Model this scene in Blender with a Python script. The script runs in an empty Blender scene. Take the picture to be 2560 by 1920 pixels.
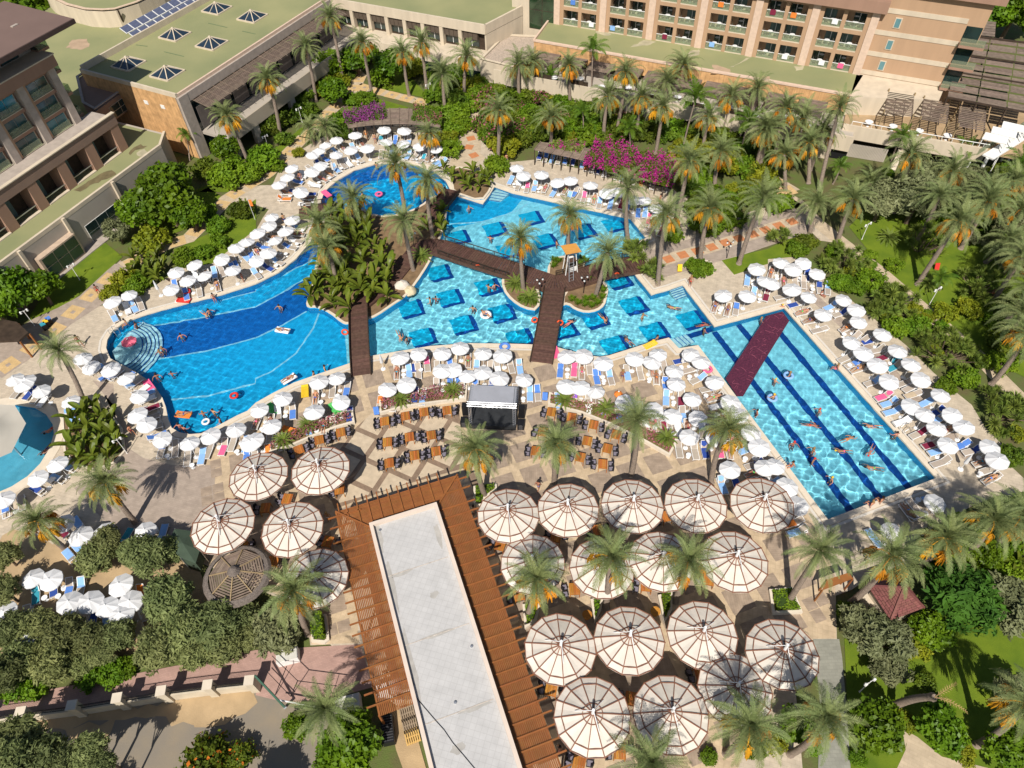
import bpy, bmesh, math, random
import numpy as np
from mathutils import Vector, Matrix
from mathutils.geometry import tessellate_polygon
sc = bpy.context.scene
COL = sc.collection
R = math.radians
rnd = random.Random(7)

# ---------------------------------------------------------------- camera
F, CX, CY, H = 1775.0, 1280.0, 960.0, 58.0          # focal length in survey pixels, centre, flying height
dn = Vector((60.0, 1500.0, F)).normalized()
fw = (Vector((0, 0, 1)) - dn * dn.z).normalized()
rt = dn.cross(fw).normalized()
cam = bpy.data.cameras.new('camera')
cam.sensor_fit = 'HORIZONTAL'; cam.sensor_width = 36.0; cam.lens = F / 2560 * 36
cam.clip_start = 1.0; cam.clip_end = 2000.0
camo = bpy.data.objects.new('camera', cam); COL.objects.link(camo); sc.camera = camo
ax = [Vector((rt[k], fw[k], -dn[k])) for k in range(3)]
m3 = Matrix((ax[0], -ax[1], -ax[2])).transposed()
camo.matrix_world = Matrix.Translation((0, 0, H)) @ m3.to_4x4()

# ---------------------------------------------------------------- sky, sun, exposure
SUN_EL, SHADOW_AZ = 49.0, 78.0
world = bpy.data.worlds.new('World'); sc.world = world; world.use_nodes = True
wn = world.node_tree
sky = wn.nodes.new('ShaderNodeTexSky'); sky.sky_type = 'NISHITA'; sky.sun_disc = False
sky.sun_elevation = R(SUN_EL); sky.sun_rotation = R(90 - (SHADOW_AZ + 180)) % (2 * math.pi)
wn.links.new(sky.outputs[0], wn.nodes['Background'].inputs[0]); wn.nodes['Background'].inputs[1].default_value = 0.065
sl = bpy.data.lights.new('sun', 'SUN'); sl.energy = 4.9; sl.angle = R(0.53); sl.color = (1.0, 0.945, 0.86)
sun = bpy.data.objects.new('sun', sl); COL.objects.link(sun)
a_ = R(SHADOW_AZ); e_ = R(SUN_EL)
sd = Vector((math.cos(a_) * math.cos(e_), math.sin(a_) * math.cos(e_), -math.sin(e_)))
sun.rotation_euler = sd.to_track_quat('-Z', 'Y').to_euler()
sl.cycles.is_caustics_light = True
sc.view_settings.view_transform = 'Standard'; sc.view_settings.look = 'None'
sc.view_settings.exposure = 0.14; sc.view_settings.gamma = 1.0
sc.cycles.use_denoising = True
sc.cycles.max_bounces = 6; sc.cycles.diffuse_bounces = 2; sc.cycles.glossy_bounces = 2
sc.cycles.transmission_bounces = 5; sc.cycles.transparent_max_bounces = 6

# ---------------------------------------------------------------- helpers
def W(x, y, z=0.0):
    """a surveyed image point -> the place it stands on, at height z"""
    d = Vector((x - CX, y - CY, F)); t = (H - z) / d.dot(dn)
    return Vector((t * d.dot(rt), t * d.dot(fw), z))
def T(i, j, x, y): return (i * 640 + x / 3.4563, j * 480 + y / 3.4563)
def TW(i, j, x, y, z=0.0): return W(*T(i, j, x, y), z)
def Q(p):
    v = Vector((p[0], p[1], H - p[2]))
    c = Vector((rt.x * v.x + fw.x * v.y + dn.x * v.z, rt.y * v.x + fw.y * v.y + dn.y * v.z, rt.z * v.x + fw.z * v.y + dn.z * v.z))
    return (CX + F * c.x / c.z, CY + F * c.y / c.z)
def height_of(base, top, z0=0.0, hmax=16):
    b = W(*base, z0); best = None
    for k in range(10, hmax * 10):
        q = Q((b.x, b.y, z0 + k * .1)); d = (q[0] - top[0]) ** 2 + (q[1] - top[1]) ** 2
        if best is None or d < best[0]: best = (d, k * .1)
    return best[1]
def poly(i, j, *pts, z=0.0): return [TW(i, j, x, y, z) for x, y in pts]

def lin(c): return tuple(((v / 255) / 12.92 if v / 255 <= .04045 else ((v / 255 + .055) / 1.055) ** 2.4) for v in c)
MATS = {}
def mat(name, col, rough=.8, var=.12, scale=2.0, metal=0.0, bump=0.0, bscale=20.0, rand=0.0, trans=0.0, spec=.3, col2=None, detail=4.0, stretch=None):
    """base colour with noise variation, optional per-object variation"""
    if name in MATS: return MATS[name]
    m = bpy.data.materials.new(name); m.use_nodes = True; nt = m.node_tree; N = nt.nodes; L = nt.links
    b = N['Principled BSDF']; b.inputs['Roughness'].default_value = rough; b.inputs['Metallic'].default_value = metal
    b.inputs['Specular IOR Level'].default_value = spec
    tc = N.new('ShaderNodeTexCoord'); vec = tc.outputs['Object']
    if stretch:
        mp = N.new('ShaderNodeMapping'); mp.inputs['Scale'].default_value = stretch; L.new(vec, mp.inputs[0]); vec = mp.outputs[0]
    no = N.new('ShaderNodeTexNoise'); no.inputs['Scale'].default_value = scale; no.inputs['Detail'].default_value = detail
    L.new(vec, no.inputs['Vector'])
    c = Vector(col); c2 = Vector(col2) if col2 else c * (1 - var)
    c1 = c if col2 else c * (1 + var)
    mx = N.new('ShaderNodeMix'); mx.data_type = 'RGBA'
    rp = N.new('ShaderNodeMapRange'); rp.inputs[1].default_value = .3; rp.inputs[2].default_value = .7
    L.new(no.outputs['Fac'], rp.inputs[0]); L.new(rp.outputs[0], mx.inputs['Factor'])
    mx.inputs['A'].default_value = (*c2, 1); mx.inputs['B'].default_value = (*c1, 1)
    out = mx.outputs['Result']
    if rand:
        oi = N.new('ShaderNodeObjectInfo'); hs = N.new('ShaderNodeHueSaturation')
        r1 = N.new('ShaderNodeMapRange'); r1.inputs[3].default_value = 1 - rand; r1.inputs[4].default_value = 1 + rand
        L.new(oi.outputs['Random'], r1.inputs[0]); L.new(r1.outputs[0], hs.inputs['Value'])
        r2 = N.new('ShaderNodeMapRange'); r2.inputs[3].default_value = .5 - rand * .06; r2.inputs[4].default_value = .5 + rand * .06
        wh = N.new('ShaderNodeMath'); wh.operation = 'FRACT'; ml = N.new('ShaderNodeMath'); ml.operation = 'MULTIPLY'; ml.inputs[1].default_value = 7.3
        L.new(oi.outputs['Random'], ml.inputs[0]); L.new(ml.outputs[0], wh.inputs[0]); L.new(wh.outputs[0], r2.inputs[0]); L.new(r2.outputs[0], hs.inputs['Hue'])
        L.new(out, hs.inputs['Color']); out = hs.outputs['Color']
    L.new(out, b.inputs['Base Color'])
    if bump:
        n2 = N.new('ShaderNodeTexNoise'); n2.inputs['Scale'].default_value = bscale; n2.inputs['Detail'].default_value = 3; L.new(vec, n2.inputs['Vector'])
        bp = N.new('ShaderNodeBump'); bp.inputs['Strength'].default_value = bump; bp.inputs['Distance'].default_value = .05
        L.new(n2.outputs['Fac'], bp.inputs['Height']); L.new(bp.outputs[0], b.inputs['Normal'])
    if trans:
        tr = N.new('ShaderNodeBsdfTranslucent'); L.new(out, tr.inputs['Color']); ms = N.new('ShaderNodeMixShader'); ms.inputs[0].default_value = trans
        L.new(b.outputs[0], ms.inputs[1]); L.new(tr.outputs[0], ms.inputs[2]); L.new(ms.outputs[0], N['Material Output'].inputs[0])
    MATS[name] = m; return m
def tile_mat(name, col, grout, bw, bh, rot=0.0, var=.12, rough=.75, mortar=.012, offset=.0, scale=1.0, vary=.065):
    """fine paving joints too small to build, in the object's own coordinates"""
    m = mat(name, col, rough, var, 1.3); nt = m.node_tree; N = nt.nodes; L = nt.links
    src = N['Principled BSDF'].inputs['Base Color'].links[0].from_socket
    br = N.new('ShaderNodeTexBrick'); br.offset = offset; br.inputs['Scale'].default_value = scale
    br.inputs['Brick Width'].default_value = bw; br.inputs['Row Height'].default_value = bh; br.inputs['Mortar Size'].default_value = mortar
    br.inputs['Color1'].default_value = (1 - vary, 1 - vary, 1 - vary, 1); br.inputs['Color2'].default_value = (1 + vary, 1 + vary, 1 + vary, 1); br.inputs['Mortar'].default_value = (*grout, 1)
    tc = N.new('ShaderNodeTexCoord'); mp = N.new('ShaderNodeMapping'); mp.inputs['Rotation'].default_value = (0, 0, rot)
    L.new(tc.outputs['Object'], mp.inputs[0]); L.new(mp.outputs[0], br.inputs['Vector'])
    mu = N.new('ShaderNodeMix'); mu.data_type = 'RGBA'; mu.blend_type = 'MULTIPLY'; mu.inputs['Factor'].default_value = 1
    L.new(src, mu.inputs['A']); L.new(br.outputs['Color'], mu.inputs['B']); L.new(mu.outputs['Result'], N['Principled BSDF'].inputs['Base Color'])
    return m

KIDS = {}
class MB:
    def __init__(s): s.v = []; s.f = []; s.m = []
    def add(s, vs, fs, mi=0):
        o = len(s.v); s.v += [tuple(v) for v in vs]; s.f += [tuple(i + o for i in f) for f in fs]; s.m += [mi] * len(fs); return s
    def box(s, c, d, rz=0.0, mi=0, ry=0.0, rx=0.0):
        M = Matrix.Rotation(rz, 3, 'Z') @ Matrix.Rotation(ry, 3, 'Y') @ Matrix.Rotation(rx, 3, 'X')
        vs = [M @ Vector((sx * d[0] / 2, sy * d[1] / 2, sz * d[2] / 2)) + Vector(c) for sz in (-1, 1) for sy in (-1, 1) for sx in (-1, 1)]
        return s.add(vs, [(0, 2, 3, 1), (4, 5, 7, 6), (0, 1, 5, 4), (2, 6, 7, 3), (0, 4, 6, 2), (1, 3, 7, 5)], mi)
    def bar(s, a, b, w, h, mi=0):
        a = Vector(a); b = Vector(b); d = b - a; L = d.length; d.normalize()
        x = d.cross(Vector((0, 0, 1))); x = x.normalized() if x.length > 1e-4 else Vector((1, 0, 0)); u = x.cross(d)
        vs = [p + x * sx * w / 2 + u * sz * h / 2 for p in (a, b) for sx, sz in ((-1, -1), (1, -1), (1, 1), (-1, 1))]
        return s.add(vs, [(0, 3, 2, 1), (4, 5, 6, 7), (0, 1, 5, 4), (1, 2, 6, 5), (2, 3, 7, 6), (3, 0, 4, 7)], mi)
    def tube(s, pts, rad, n=8, mi=0, cap=True):
        pts = [Vector(p) for p in pts]; o = []
        if not hasattr(rad, '__len__'): rad = [rad] * len(pts)
        for k, p in enumerate(pts):
            d = (pts[min(k + 1, len(pts) - 1)] - pts[max(k - 1, 0)]).normalized()
            x = d.cross(Vector((0, 0, 1))) if abs(d.z) < .95 else d.cross(Vector((0, 1, 0)))
            x.normalize(); y = d.cross(x)
            o += [p + (x * math.cos(t) + y * math.sin(t)) * rad[k] for t in [2 * math.pi * q / n for q in range(n)]]
        fs = [(k * n + q, k * n + (q + 1) % n, (k + 1) * n + (q + 1) % n, (k + 1) * n + q) for k in range(len(pts) - 1) for q in range(n)]
        if cap: fs += [tuple(range(n)), tuple(reversed(range((len(pts) - 1) * n, len(pts) * n)))]
        return s.add(o, fs, mi)
    def prism(s, pl, z0, z1, mi=0, bottom=False):
        pl = ccw(pl); n = len(pl)
        vs = [(p[0], p[1], z1) for p in pl] + [(p[0], p[1], z0) for p in pl]
        tr = tessellate_polygon([[Vector((p[0], p[1], 0)) for p in pl]])
        fs = [up(pl, t) for t in tr] + [(k, n + k, n + (k + 1) % n, (k + 1) % n) for k in range(n)]
        if bottom: fs += [tuple(n + i for i in reversed(up(pl, t))) for t in tr]
        return s.add(vs, fs, mi)
    def sheet(s, loops, z, mi=0):
        if not isinstance(loops[0], (list,)): loops = [loops]
        flat = [p for l in loops for p in l]
        tr = tessellate_polygon([[Vector((p[0], p[1], 0)) for p in l] for l in loops])
        return s.add([(p[0], p[1], z) for p in flat], [up(flat, t) for t in tr], mi)
    def lathe(s, prof, n=12, mi=0, c=(0, 0, 0)):
        vs = [(c[0] + r * math.cos(2 * math.pi * q / n), c[1] + r * math.sin(2 * math.pi * q / n), c[2] + z) for r, z in prof for q in range(n)]
        fs = [(k * n + q, k * n + (q + 1) % n, (k + 1) * n + (q + 1) % n, (k + 1) * n + q) for k in range(len(prof) - 1) for q in range(n)]
        return s.add(vs, fs, mi)
def up(pl, t):
    a, b, c = [pl[i] for i in t]
    return tuple(t) if (b[0] - a[0]) * (c[1] - a[1]) - (b[1] - a[1]) * (c[0] - a[0]) > 0 else tuple(reversed(t))
def area(pl): return sum(pl[k][0] * pl[(k + 1) % len(pl)][1] - pl[(k + 1) % len(pl)][0] * pl[k][1] for k in range(len(pl))) / 2
def ccw(pl): return list(pl) if area(pl) > 0 else list(reversed(pl))
def offset(pl, d):
    """polygon pushed outwards by d (ccw)"""
    pl = ccw(pl); n = len(pl); out = []
    for k in range(n):
        a, b, c = Vector(pl[k - 1][:2]), Vector(pl[k][:2]), Vector(pl[(k + 1) % n][:2])
        e1 = (b - a).normalized(); e2 = (c - b).normalized(); n1 = Vector((e1.y, -e1.x)); n2 = Vector((e2.y, -e2.x))
        m = (n1 + n2); m = m.normalized() if m.length > .1 else n1
        out.append(Vector((*(b + m * d / max(.5, m.dot(n1))), 0)))
    return out
def smooth_poly(pl, it=1):
    for _ in range(it):
        q = []
        for k in range(len(pl)):
            a, b = Vector(pl[k]), Vector(pl[(k + 1) % len(pl)]); q += [a * .75 + b * .25, a * .25 + b * .75]
        pl = q
    return pl
def inside(p, pl):
    r = False; j = len(pl) - 1
    for i in range(len(pl)):
        if (pl[i][1] > p[1]) != (pl[j][1] > p[1]) and p[0] < (pl[j][0] - pl[i][0]) * (p[1] - pl[i][1]) / (pl[j][1] - pl[i][1]) + pl[i][0]: r = not r
        j = i
    return r
def mesh(mb, name, mats, smooth=False):
    me = bpy.data.meshes.new(name); me.from_pydata(mb.v, [], mb.f)
    for m in (mats if isinstance(mats, (list, tuple)) else [mats]): me.materials.append(m)
    if any(mb.m): me.polygons.foreach_set('material_index', mb.m)
    if smooth: me.polygons.foreach_set('use_smooth', [True] * len(me.polygons))
    me.update(); return me
def obj(name, mb, mats, parent=None, loc=(0, 0, 0), rz=0.0, smooth=False):
    me = mb if isinstance(mb, bpy.types.Mesh) else mesh(mb, name, mats, smooth)
    o = bpy.data.objects.new(name, me); COL.objects.link(o); o.location = loc; o.rotation_euler = (0, 0, rz)
    if parent: o.parent = parent; KIDS.setdefault(parent.name, []).append(o)
    return o
def tag(o, label, cat, group=None, kind=None):
    if label: o['label'] = label
    if cat: o['category'] = cat
    if group: o['group'] = group
    if kind: o['kind'] = kind
    return o
def thing(name, label, cat, loc=(0, 0, 0), rz=0.0, group=None):
    o = bpy.data.objects.new(name, None); COL.objects.link(o); o.location = loc; o.rotation_euler = (0, 0, rz); o.empty_display_size = .2
    return tag(o, label, cat, group)
def struct(name, mb, mats, parent=None, smooth=False):
    o = obj(name, mb, mats, parent, smooth=smooth)
    if not parent: o['kind'] = 'structure'
    return o
def kids(r): return KIDS.get(r.name, ())
def dup(root, loc=None, rz=None, parent=None, tree=None):
    """a copy of a thing with copies of its parts and sub-parts"""
    r = root.copy(); COL.objects.link(r)
    if parent is not None: r.parent = parent
    if loc is not None: r.location = loc
    if rz is not None: r.rotation_euler = (0, 0, rz)
    for c in kids(root): dup(c, parent=r)
    return r
ONES = 'zeroth first second third fourth fifth sixth seventh eighth ninth tenth eleventh twelfth thirteenth fourteenth fifteenth sixteenth seventeenth eighteenth nineteenth'.split()
TENS = {2: 'twent', 3: 'thirt', 4: 'fort', 5: 'fift', 6: 'sixt', 7: 'sevent', 8: 'eight', 9: 'ninet'}
def nth(n):
    if n < 20: return ONES[n]
    return TENS[n // 10] + ('ieth' if n % 10 == 0 else 'y-' + ONES[n % 10])
LAB = {}
def later(o, zone, tmpl, pos=None): LAB.setdefault((zone, tmpl), []).append((pos or o.location.copy(), o))
def write_labels(zones):
    for (zone, tmpl), L in LAB.items():
        where, frm, d = zones[zone]
        d = Vector((math.cos(R(d)), math.sin(R(d)), 0)) if not isinstance(d, Vector) else d
        L.sort(key=lambda q: q[0].dot(d))
        for k, (_, o) in enumerate(L): o['label'] = tmpl.format(n=nth(k + 1), where=where, frm=frm)
AX = R(18.0)                                          # the plaza and lap pool axis
ux = Vector((math.cos(AX), math.sin(AX), 0)); uy = Vector((-math.sin(AX), math.cos(AX), 0))

# ---------------------------------------------------------------- materials
M = dict(
 deck=tile_mat('cream_deck_stone', (.5, .42, .32), (.8, .78, .76), .6, .3, AX, .14, mortar=.012, offset=.5),
 coping=mat('coping_stone', (.66, .57, .45), .7, .07, 1.2, bump=.1),
 drain=mat('drain_grate', (.62, .57, .5), .6, .05, 3),
 brown=tile_mat('brown_paver', (.325, .25, .187), (.8, .78, .76), .8, .2, AX, .2, mortar=.01, offset=.5),
 band=tile_mat('beige_paver', (.5, .385, .255), (.86, .84, .82), .4, .4, AX, .16, mortar=.012),
 diamond=mat('pale_flagstone', (.52, .42, .3), .8, .13, 1.6, detail=8),
 dband=tile_mat('umber_flagstone', (.235, .165, .115), (.8, .8, .8), .6, .3, R(65), .16, mortar=.012),
 grey_pave=tile_mat('grey_paver', (.36, .29, .235), (.86, .86, .86), .4, .2, AX, .12, mortar=.01, offset=.5),
 yellow=tile_mat('yellow_paver', (.56, .39, .19), (.85, .82, .78), .3, .3, R(60), .12, mortar=.01),
 greenstone=tile_mat('grey_green_paver', (.27, .265, .22), (.85, .85, .85), .5, .25, 0, .12, mortar=.012, offset=.5),
 salmon=mat('terracotta_paver', (.5, .2, .085), .8, .12, 2),
 path=tile_mat('path_paver', (.5, .40, .28), (.86, .84, .82), .5, .25, R(30), .12, mortar=.01, offset=.5),
 pink=tile_mat('pink_paver', (.41, .26, .215), (.86, .84, .84), .25, .12, R(14), .1, mortar=.01, offset=.5),
 lawn=mat('lawn', (.16, .22, .012), .9, .3, .5, bump=.9, bscale=22, col2=(.09, .15, .008), detail=10),
 ground=mat('garden_soil', (.1, .145, .03), .95, .3, .6, bump=.8, bscale=12, col2=(.12, .1, .045), detail=10),
 sand=mat('sandy_ground', (.42, .3, .17), .95, .2, .5, bump=.4, bscale=8, detail=8),
 road=mat('worn_street', (.2, .18, .155), .9, .2, .35, bump=.2, bscale=10, col2=(.27, .22, .155), detail=9),
 greenroof=mat('green_roof_coating', (.31, .3, .145), .85, .14, .12, col2=(.225, .24, .115), detail=6),
 cream=mat('cream_render', (.58, .49, .37), .85, .09, 1.0, stretch=(1, 1, .14)),
 tan=mat('tan_render', (.44, .285, .175), .85, .07, .9, stretch=(1, 1, .14)),
 terra=mat('terracotta_render', (.33, .2, .14), .85, .08, .9, stretch=(1, 1, .14)),
 terra_b=mat('brown_render', (.27, .18, .135), .85, .06, .5),
 pinkstone=mat('pink_stone_cladding', (.63, .47, .36), .8, .08, 2.2),
 greystone=mat('grey_stone_cladding', (.4, .34, .29), .8, .12, 1.5),
 stone=tile_mat('orange_stone_cladding', (.56, .33, .15), (.75, .7, .66), 1.2, .3, 0, .22, mortar=.012, offset=.4),
 greywall=mat('grey_render', (.42, .37, .31), .85, .07, .5),
 roofbrown=mat('brown_roof_sheet', (.175, .115, .095), .7, .06, .3),
 glass=mat('window_glass', (.018, .035, .034), .06, .3, .4, spec=.8),
 glass_rail=mat('railing_glass', (.3, .33, .2), .1, .1, 1, spec=.6),
 curtain=mat('curtain', (.12, .17, .155), .9, .3, 1.2, stretch=(9, 9, .3)),
 dark=mat('dark_timber', (.05, .033, .022), .7, .3, 2),
 black=mat('black_metal', (.012, .012, .014), .5, .1, 3),
 white=mat('white_plastic', (.8, .8, .8), .45, .03, 2),
 whitep=mat('white_paint', (.78, .77, .74), .6, .04, 2),
 steel=mat('steel', (.55, .56, .58), .35, .05, 3, metal=.8),
 wood=mat('boardwalk_wood', (.095, .05, .037), .75, .25, 3, rand=.16, stretch=(1, 1, 1)),
 pergola=mat('weathered_wood', (.2, .15, .115), .85, .22, 2, rand=.15),
 orange_wood=mat('stained_pine', (.27, .1, .03), .6, .12, 2, rand=.07),
 table=mat('orange_table_wood', (.4, .15, .03), .5, .2, 3, rand=.25, stretch=(1, 8, 1)),
)
def two_sided(name, col, trans=.35, rough=.7, var=.25, scale=1.2, rand=.2, col2=None):
    return mat(name, col, rough, var, scale, rand=rand, trans=trans, spec=.25, col2=col2)
LEAF = dict(
 palm=two_sided('date_palm_leaf', (.27, .315, .12), .22, .55, .22, .9, .22, (.15, .195, .065)),
 palm_g=two_sided('green_palm_leaf', (.14, .23, .02), .3, .5, .3, .8, .15, (.07, .15, .015)),
 dry=mat('dry_palm_leaf', (.36, .24, .1), .9, .2, 1.5),
 tree=two_sided('citrus_leaf', (.16, .26, .01), .3, .45, .4, .9, .15, (.06, .13, .008)),
 hedge=two_sided('hedge_leaf', (.19, .3, .014), .3, .6, .3, 1.1, .2, (.09, .18, .008)),
 shrub=two_sided('shrub_leaf', (.15, .21, .014), .3, .6, .4, 1.0, .3, (.06, .11, .01)),
 olive=two_sided('olive_leaf', (.26, .275, .13), .25, .6, .3, .8, .14, (.15, .17, .075)),
 conifer=two_sided('cypress_leaf', (.27, .3, .11), .28, .7, .35, 1.4, .28, (.12, .15, .05)),
 banana=two_sided('banana_leaf', (.19, .23, .025), .3, .4, .4, .9, .2, (.075, .115, .012)),
 yucca=two_sided('yucca_leaf', (.25, .31, .055), .25, .5, .3, .8, .18, (.125, .185, .03)),
 magenta=two_sided('bougainvillea_bract', (.62, .03, .3), .35, .7, .3, 1.2, .1, (.45, .035, .24)),
 purple=two_sided('purple_bract', (.38, .07, .32), .3, .7, .3, 1.2, .1, (.2, .06, .16)),
 pinkflower=two_sided('pink_oleander_bloom', (.55, .2, .25), .3, .7, .3, 2, .1, (.3, .08, .1)),
 fruit=mat('orange_dates', (.6, .27, .012), .6, .3, 9, rand=.2, col2=(.42, .17, .008)),
)
BARK = mat('palm_bark', (.27, .21, .165), .95, .3, 5, bump=.8, bscale=14, stretch=(1, 1, 3))
BARK2 = mat('tree_bark', (.14, .1, .07), .95, .3, 4)
# ---------------------------------------------------------------- figure meshes by pose
TOW = {k: mat('towel_' + k, c, .95, .08, 3) for k, c in dict(blue=(.09, .22, .6), light=(.25, .45, .78), white=(.8, .8, .8), navy=(.03, .07, .3), teal=(.04, .3, .4), pink=(.8, .12, .27), orange=(.75, .22, .04), maroon=(.2, .02, .05), sand=(.5, .4, .28), purple=(.3, .12, .6), yellow=(.75, .5, .03), red=(.6, .04, .03), green=(.1, .5, .12)).items()}
skin = mat('skin', (.42, .2, .115), .6, .08, 4, rand=.3); hairm = mat('dark_hair', (.03, .018, .012), .7, .2, 4); hairb = mat('fair_hair', (.3, .18, .07), .7, .2, 4)
def skin_mesh(name, V, E_, Rd, m, sub=1):
    me = bpy.data.meshes.new(name + '_cage'); me.from_pydata(V, E_, []); o = bpy.data.objects.new(name + '_cage', me); COL.objects.link(o)
    md = o.modifiers.new('skin', 'SKIN'); md.use_smooth_shade = True; sv = me.skin_vertices[0].data if me.skin_vertices else None
    if sv is None:
        bm = bmesh.new(); bm.from_mesh(me); bm.verts.layers.skin.verify(); bm.to_mesh(me); bm.free(); sv = me.skin_vertices[0].data
    for k, r in enumerate(Rd): sv[k].radius = (r if isinstance(r, tuple) else (r, r)); sv[k].use_root = (k == 0)
    sb = o.modifiers.new('sub', 'SUBSURF'); sb.levels = sub; sb.render_levels = sub
    dg = bpy.context.evaluated_depsgraph_get(); dg.update(); out = bpy.data.meshes.new_from_object(o.evaluated_get(dg)); out.name = name
    out.materials.clear(); out.materials.append(m); out.polygons.foreach_set('use_smooth', [True] * len(out.polygons)); bpy.data.objects.remove(o); bpy.data.meshes.remove(me); return out
# joints of a standing figure facing -Y, 1.72 m
ST_J = dict(pel=(0, 0, .95), spi=(0, .01, 1.15), che=(0, 0, 1.36), nec=(0, .01, 1.5), hd0=(0, -.01, 1.58), hd1=(0, -.01, 1.68), shL=(.19, 0, 1.42), elL=(.27, .03, 1.14), wrL=(.28, -.06, .9), haL=(.28, -.09, .8), shR=(-.19, 0, 1.42), elR=(-.27, .03, 1.14), wrR=(-.28, -.06, .9), haR=(-.28, -.09, .8), hiL=(.1, 0, .9), knL=(.11, -.02, .5), anL=(.11, .03, .09), toL=(.13, -.14, .04), hiR=(-.1, 0, .9), knR=(-.11, -.02, .5), anR=(-.11, .03, .09), toR=(-.13, -.14, .04))
RAD = dict(pel=(.13, .11), spi=(.115, .09), che=(.14, .105), nec=.055, hd0=.08, hd1=.085, shL=.06, elL=.042, wrL=.03, haL=.035, shR=.06, elR=.042, wrR=.03, haR=.035, hiL=.09, knL=.058, anL=.04, toL=.035, hiR=.09, knR=.058, anR=.04, toR=.035)
EDG = [('pel', 'spi'), ('spi', 'che'), ('che', 'nec'), ('nec', 'hd0'), ('hd0', 'hd1'), ('che', 'shL'), ('shL', 'elL'), ('elL', 'wrL'), ('wrL', 'haL'), ('che', 'shR'), ('shR', 'elR'), ('elR', 'wrR'), ('wrR', 'haR'), ('pel', 'hiL'), ('hiL', 'knL'), ('knL', 'anL'), ('anL', 'toL'), ('pel', 'hiR'), ('hiR', 'knR'), ('knR', 'anR'), ('anR', 'toR')]
def pose(**k): d = dict(ST_J); d.update(k); return d
def lie(d): return {k: (v[0], v[2] - .95, -v[1] + .0) for k, v in d.items()}        # on the back, head to +Y
POSES = dict(
 stand=pose(), walk=pose(knL=(.11, -.16, .52), anL=(.11, -.2, .12), toL=(.12, -.36, .09), knR=(-.11, .06, .5), anR=(-.11, .3, .16), toR=(-.12, .2, .05), elL=(.26, .14, 1.16), wrL=(.26, .16, .92), haL=(.26, .16, .82), elR=(-.26, -.08, 1.14), wrR=(-.25, -.26, .98), haR=(-.25, -.32, .9)),
 wade=pose(elL=(.4, -.05, 1.26), wrL=(.5, -.28, 1.2), haL=(.5, -.38, 1.18), elR=(-.4, -.05, 1.26), wrR=(-.48, -.3, 1.2), haR=(-.46, -.4, 1.18)),
 sit=pose(pel=(0, .05, .12), spi=(0, .07, .33), che=(0, .05, .55), nec=(0, .04, .7), hd0=(0, 0, .79), hd1=(0, 0, .89), shL=(.19, .05, .6), elL=(.28, .16, .36), wrL=(.26, .2, .12), haL=(.26, .2, .06), shR=(-.19, .05, .6), elR=(-.28, .1, .36), wrR=(-.2, -.15, .25), haR=(-.16, -.24, .22), hiL=(.1, -.02, .12), knL=(.12, -.45, .14), anL=(.12, -.5, -.28), toL=(.12, -.66, -.34), hiR=(-.1, -.02, .12), knR=(-.12, -.45, .14), anR=(-.14, -.52, -.28), toR=(-.14, -.68, -.32)))
sup = lie(pose(elL=(.3, .02, 1.15), wrL=(.24, -.02, .93), haL=(.2, -.04, .85), knR=(-.12, -.2, .52), anR=(-.11, .0, .12), toR=(-.12, -.2, .1), toL=(.13, -.14, .0)))
POSES['lie'] = sup
prone = {k: (v[0], v[2] - .95, v[1]) for k, v in pose(elL=(.28, 0, 1.62), wrL=(.24, .02, 1.86), haL=(.22, .02, 1.95), elR=(-.34, .06, 1.2), wrR=(-.36, .12, .98), haR=(-.36, .14, .9), hd0=(0, -.03, 1.58), hd1=(0, -.03, 1.68), anL=(.13, .1, .12), toL=(.13, .08, -.04), anR=(-.16, -.06, .12), toR=(-.16, -.02, -.04), knL=(.12, .04, .5), knR=(-.14, -.05, .5)).items()}
prone = {k: (v[0], v[1], -v[2] * -1) for k, v in prone.items()}; POSES['swim'] = prone
names = list(ST_J); BODY = {}; CLO = {}; CLOB = {}; TOPB = {}
NB = ['pel', 'spi', 'hiL', 'hiR', 'mL', 'mR']
for p_, J in POSES.items():
    BODY[p_] = skin_mesh('body_' + p_, [J[n] for n in names], [(names.index(a), names.index(b)) for a, b in EDG], [RAD[n] for n in names], skin)
    mid = lambda a, b, u: tuple(a[i] * (1 - u) + b[i] * u for i in range(3))
    CLOB[p_] = skin_mesh('trunks_' + p_, [J['pel'], mid(J['pel'], J['spi'], .45), J['hiL'], mid(J['hiL'], J['knL'], .42), J['hiR'], mid(J['hiR'], J['knR'], .42)], [(0, 1), (0, 2), (2, 3), (0, 4), (4, 5)], [(.145, .125), (.132, .108), .105, .095, .105, .095], TOW['blue'])
    TOPB[p_] = skin_mesh('top_' + p_, [J['che'], mid(J['che'], J['spi'], .35), mid(J['che'], J['shL'], .6), mid(J['che'], J['shR'], .6)], [(0, 1), (0, 2), (0, 3)], [(.15, .12), (.14, .11), .075, .075], TOW['blue'])
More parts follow.
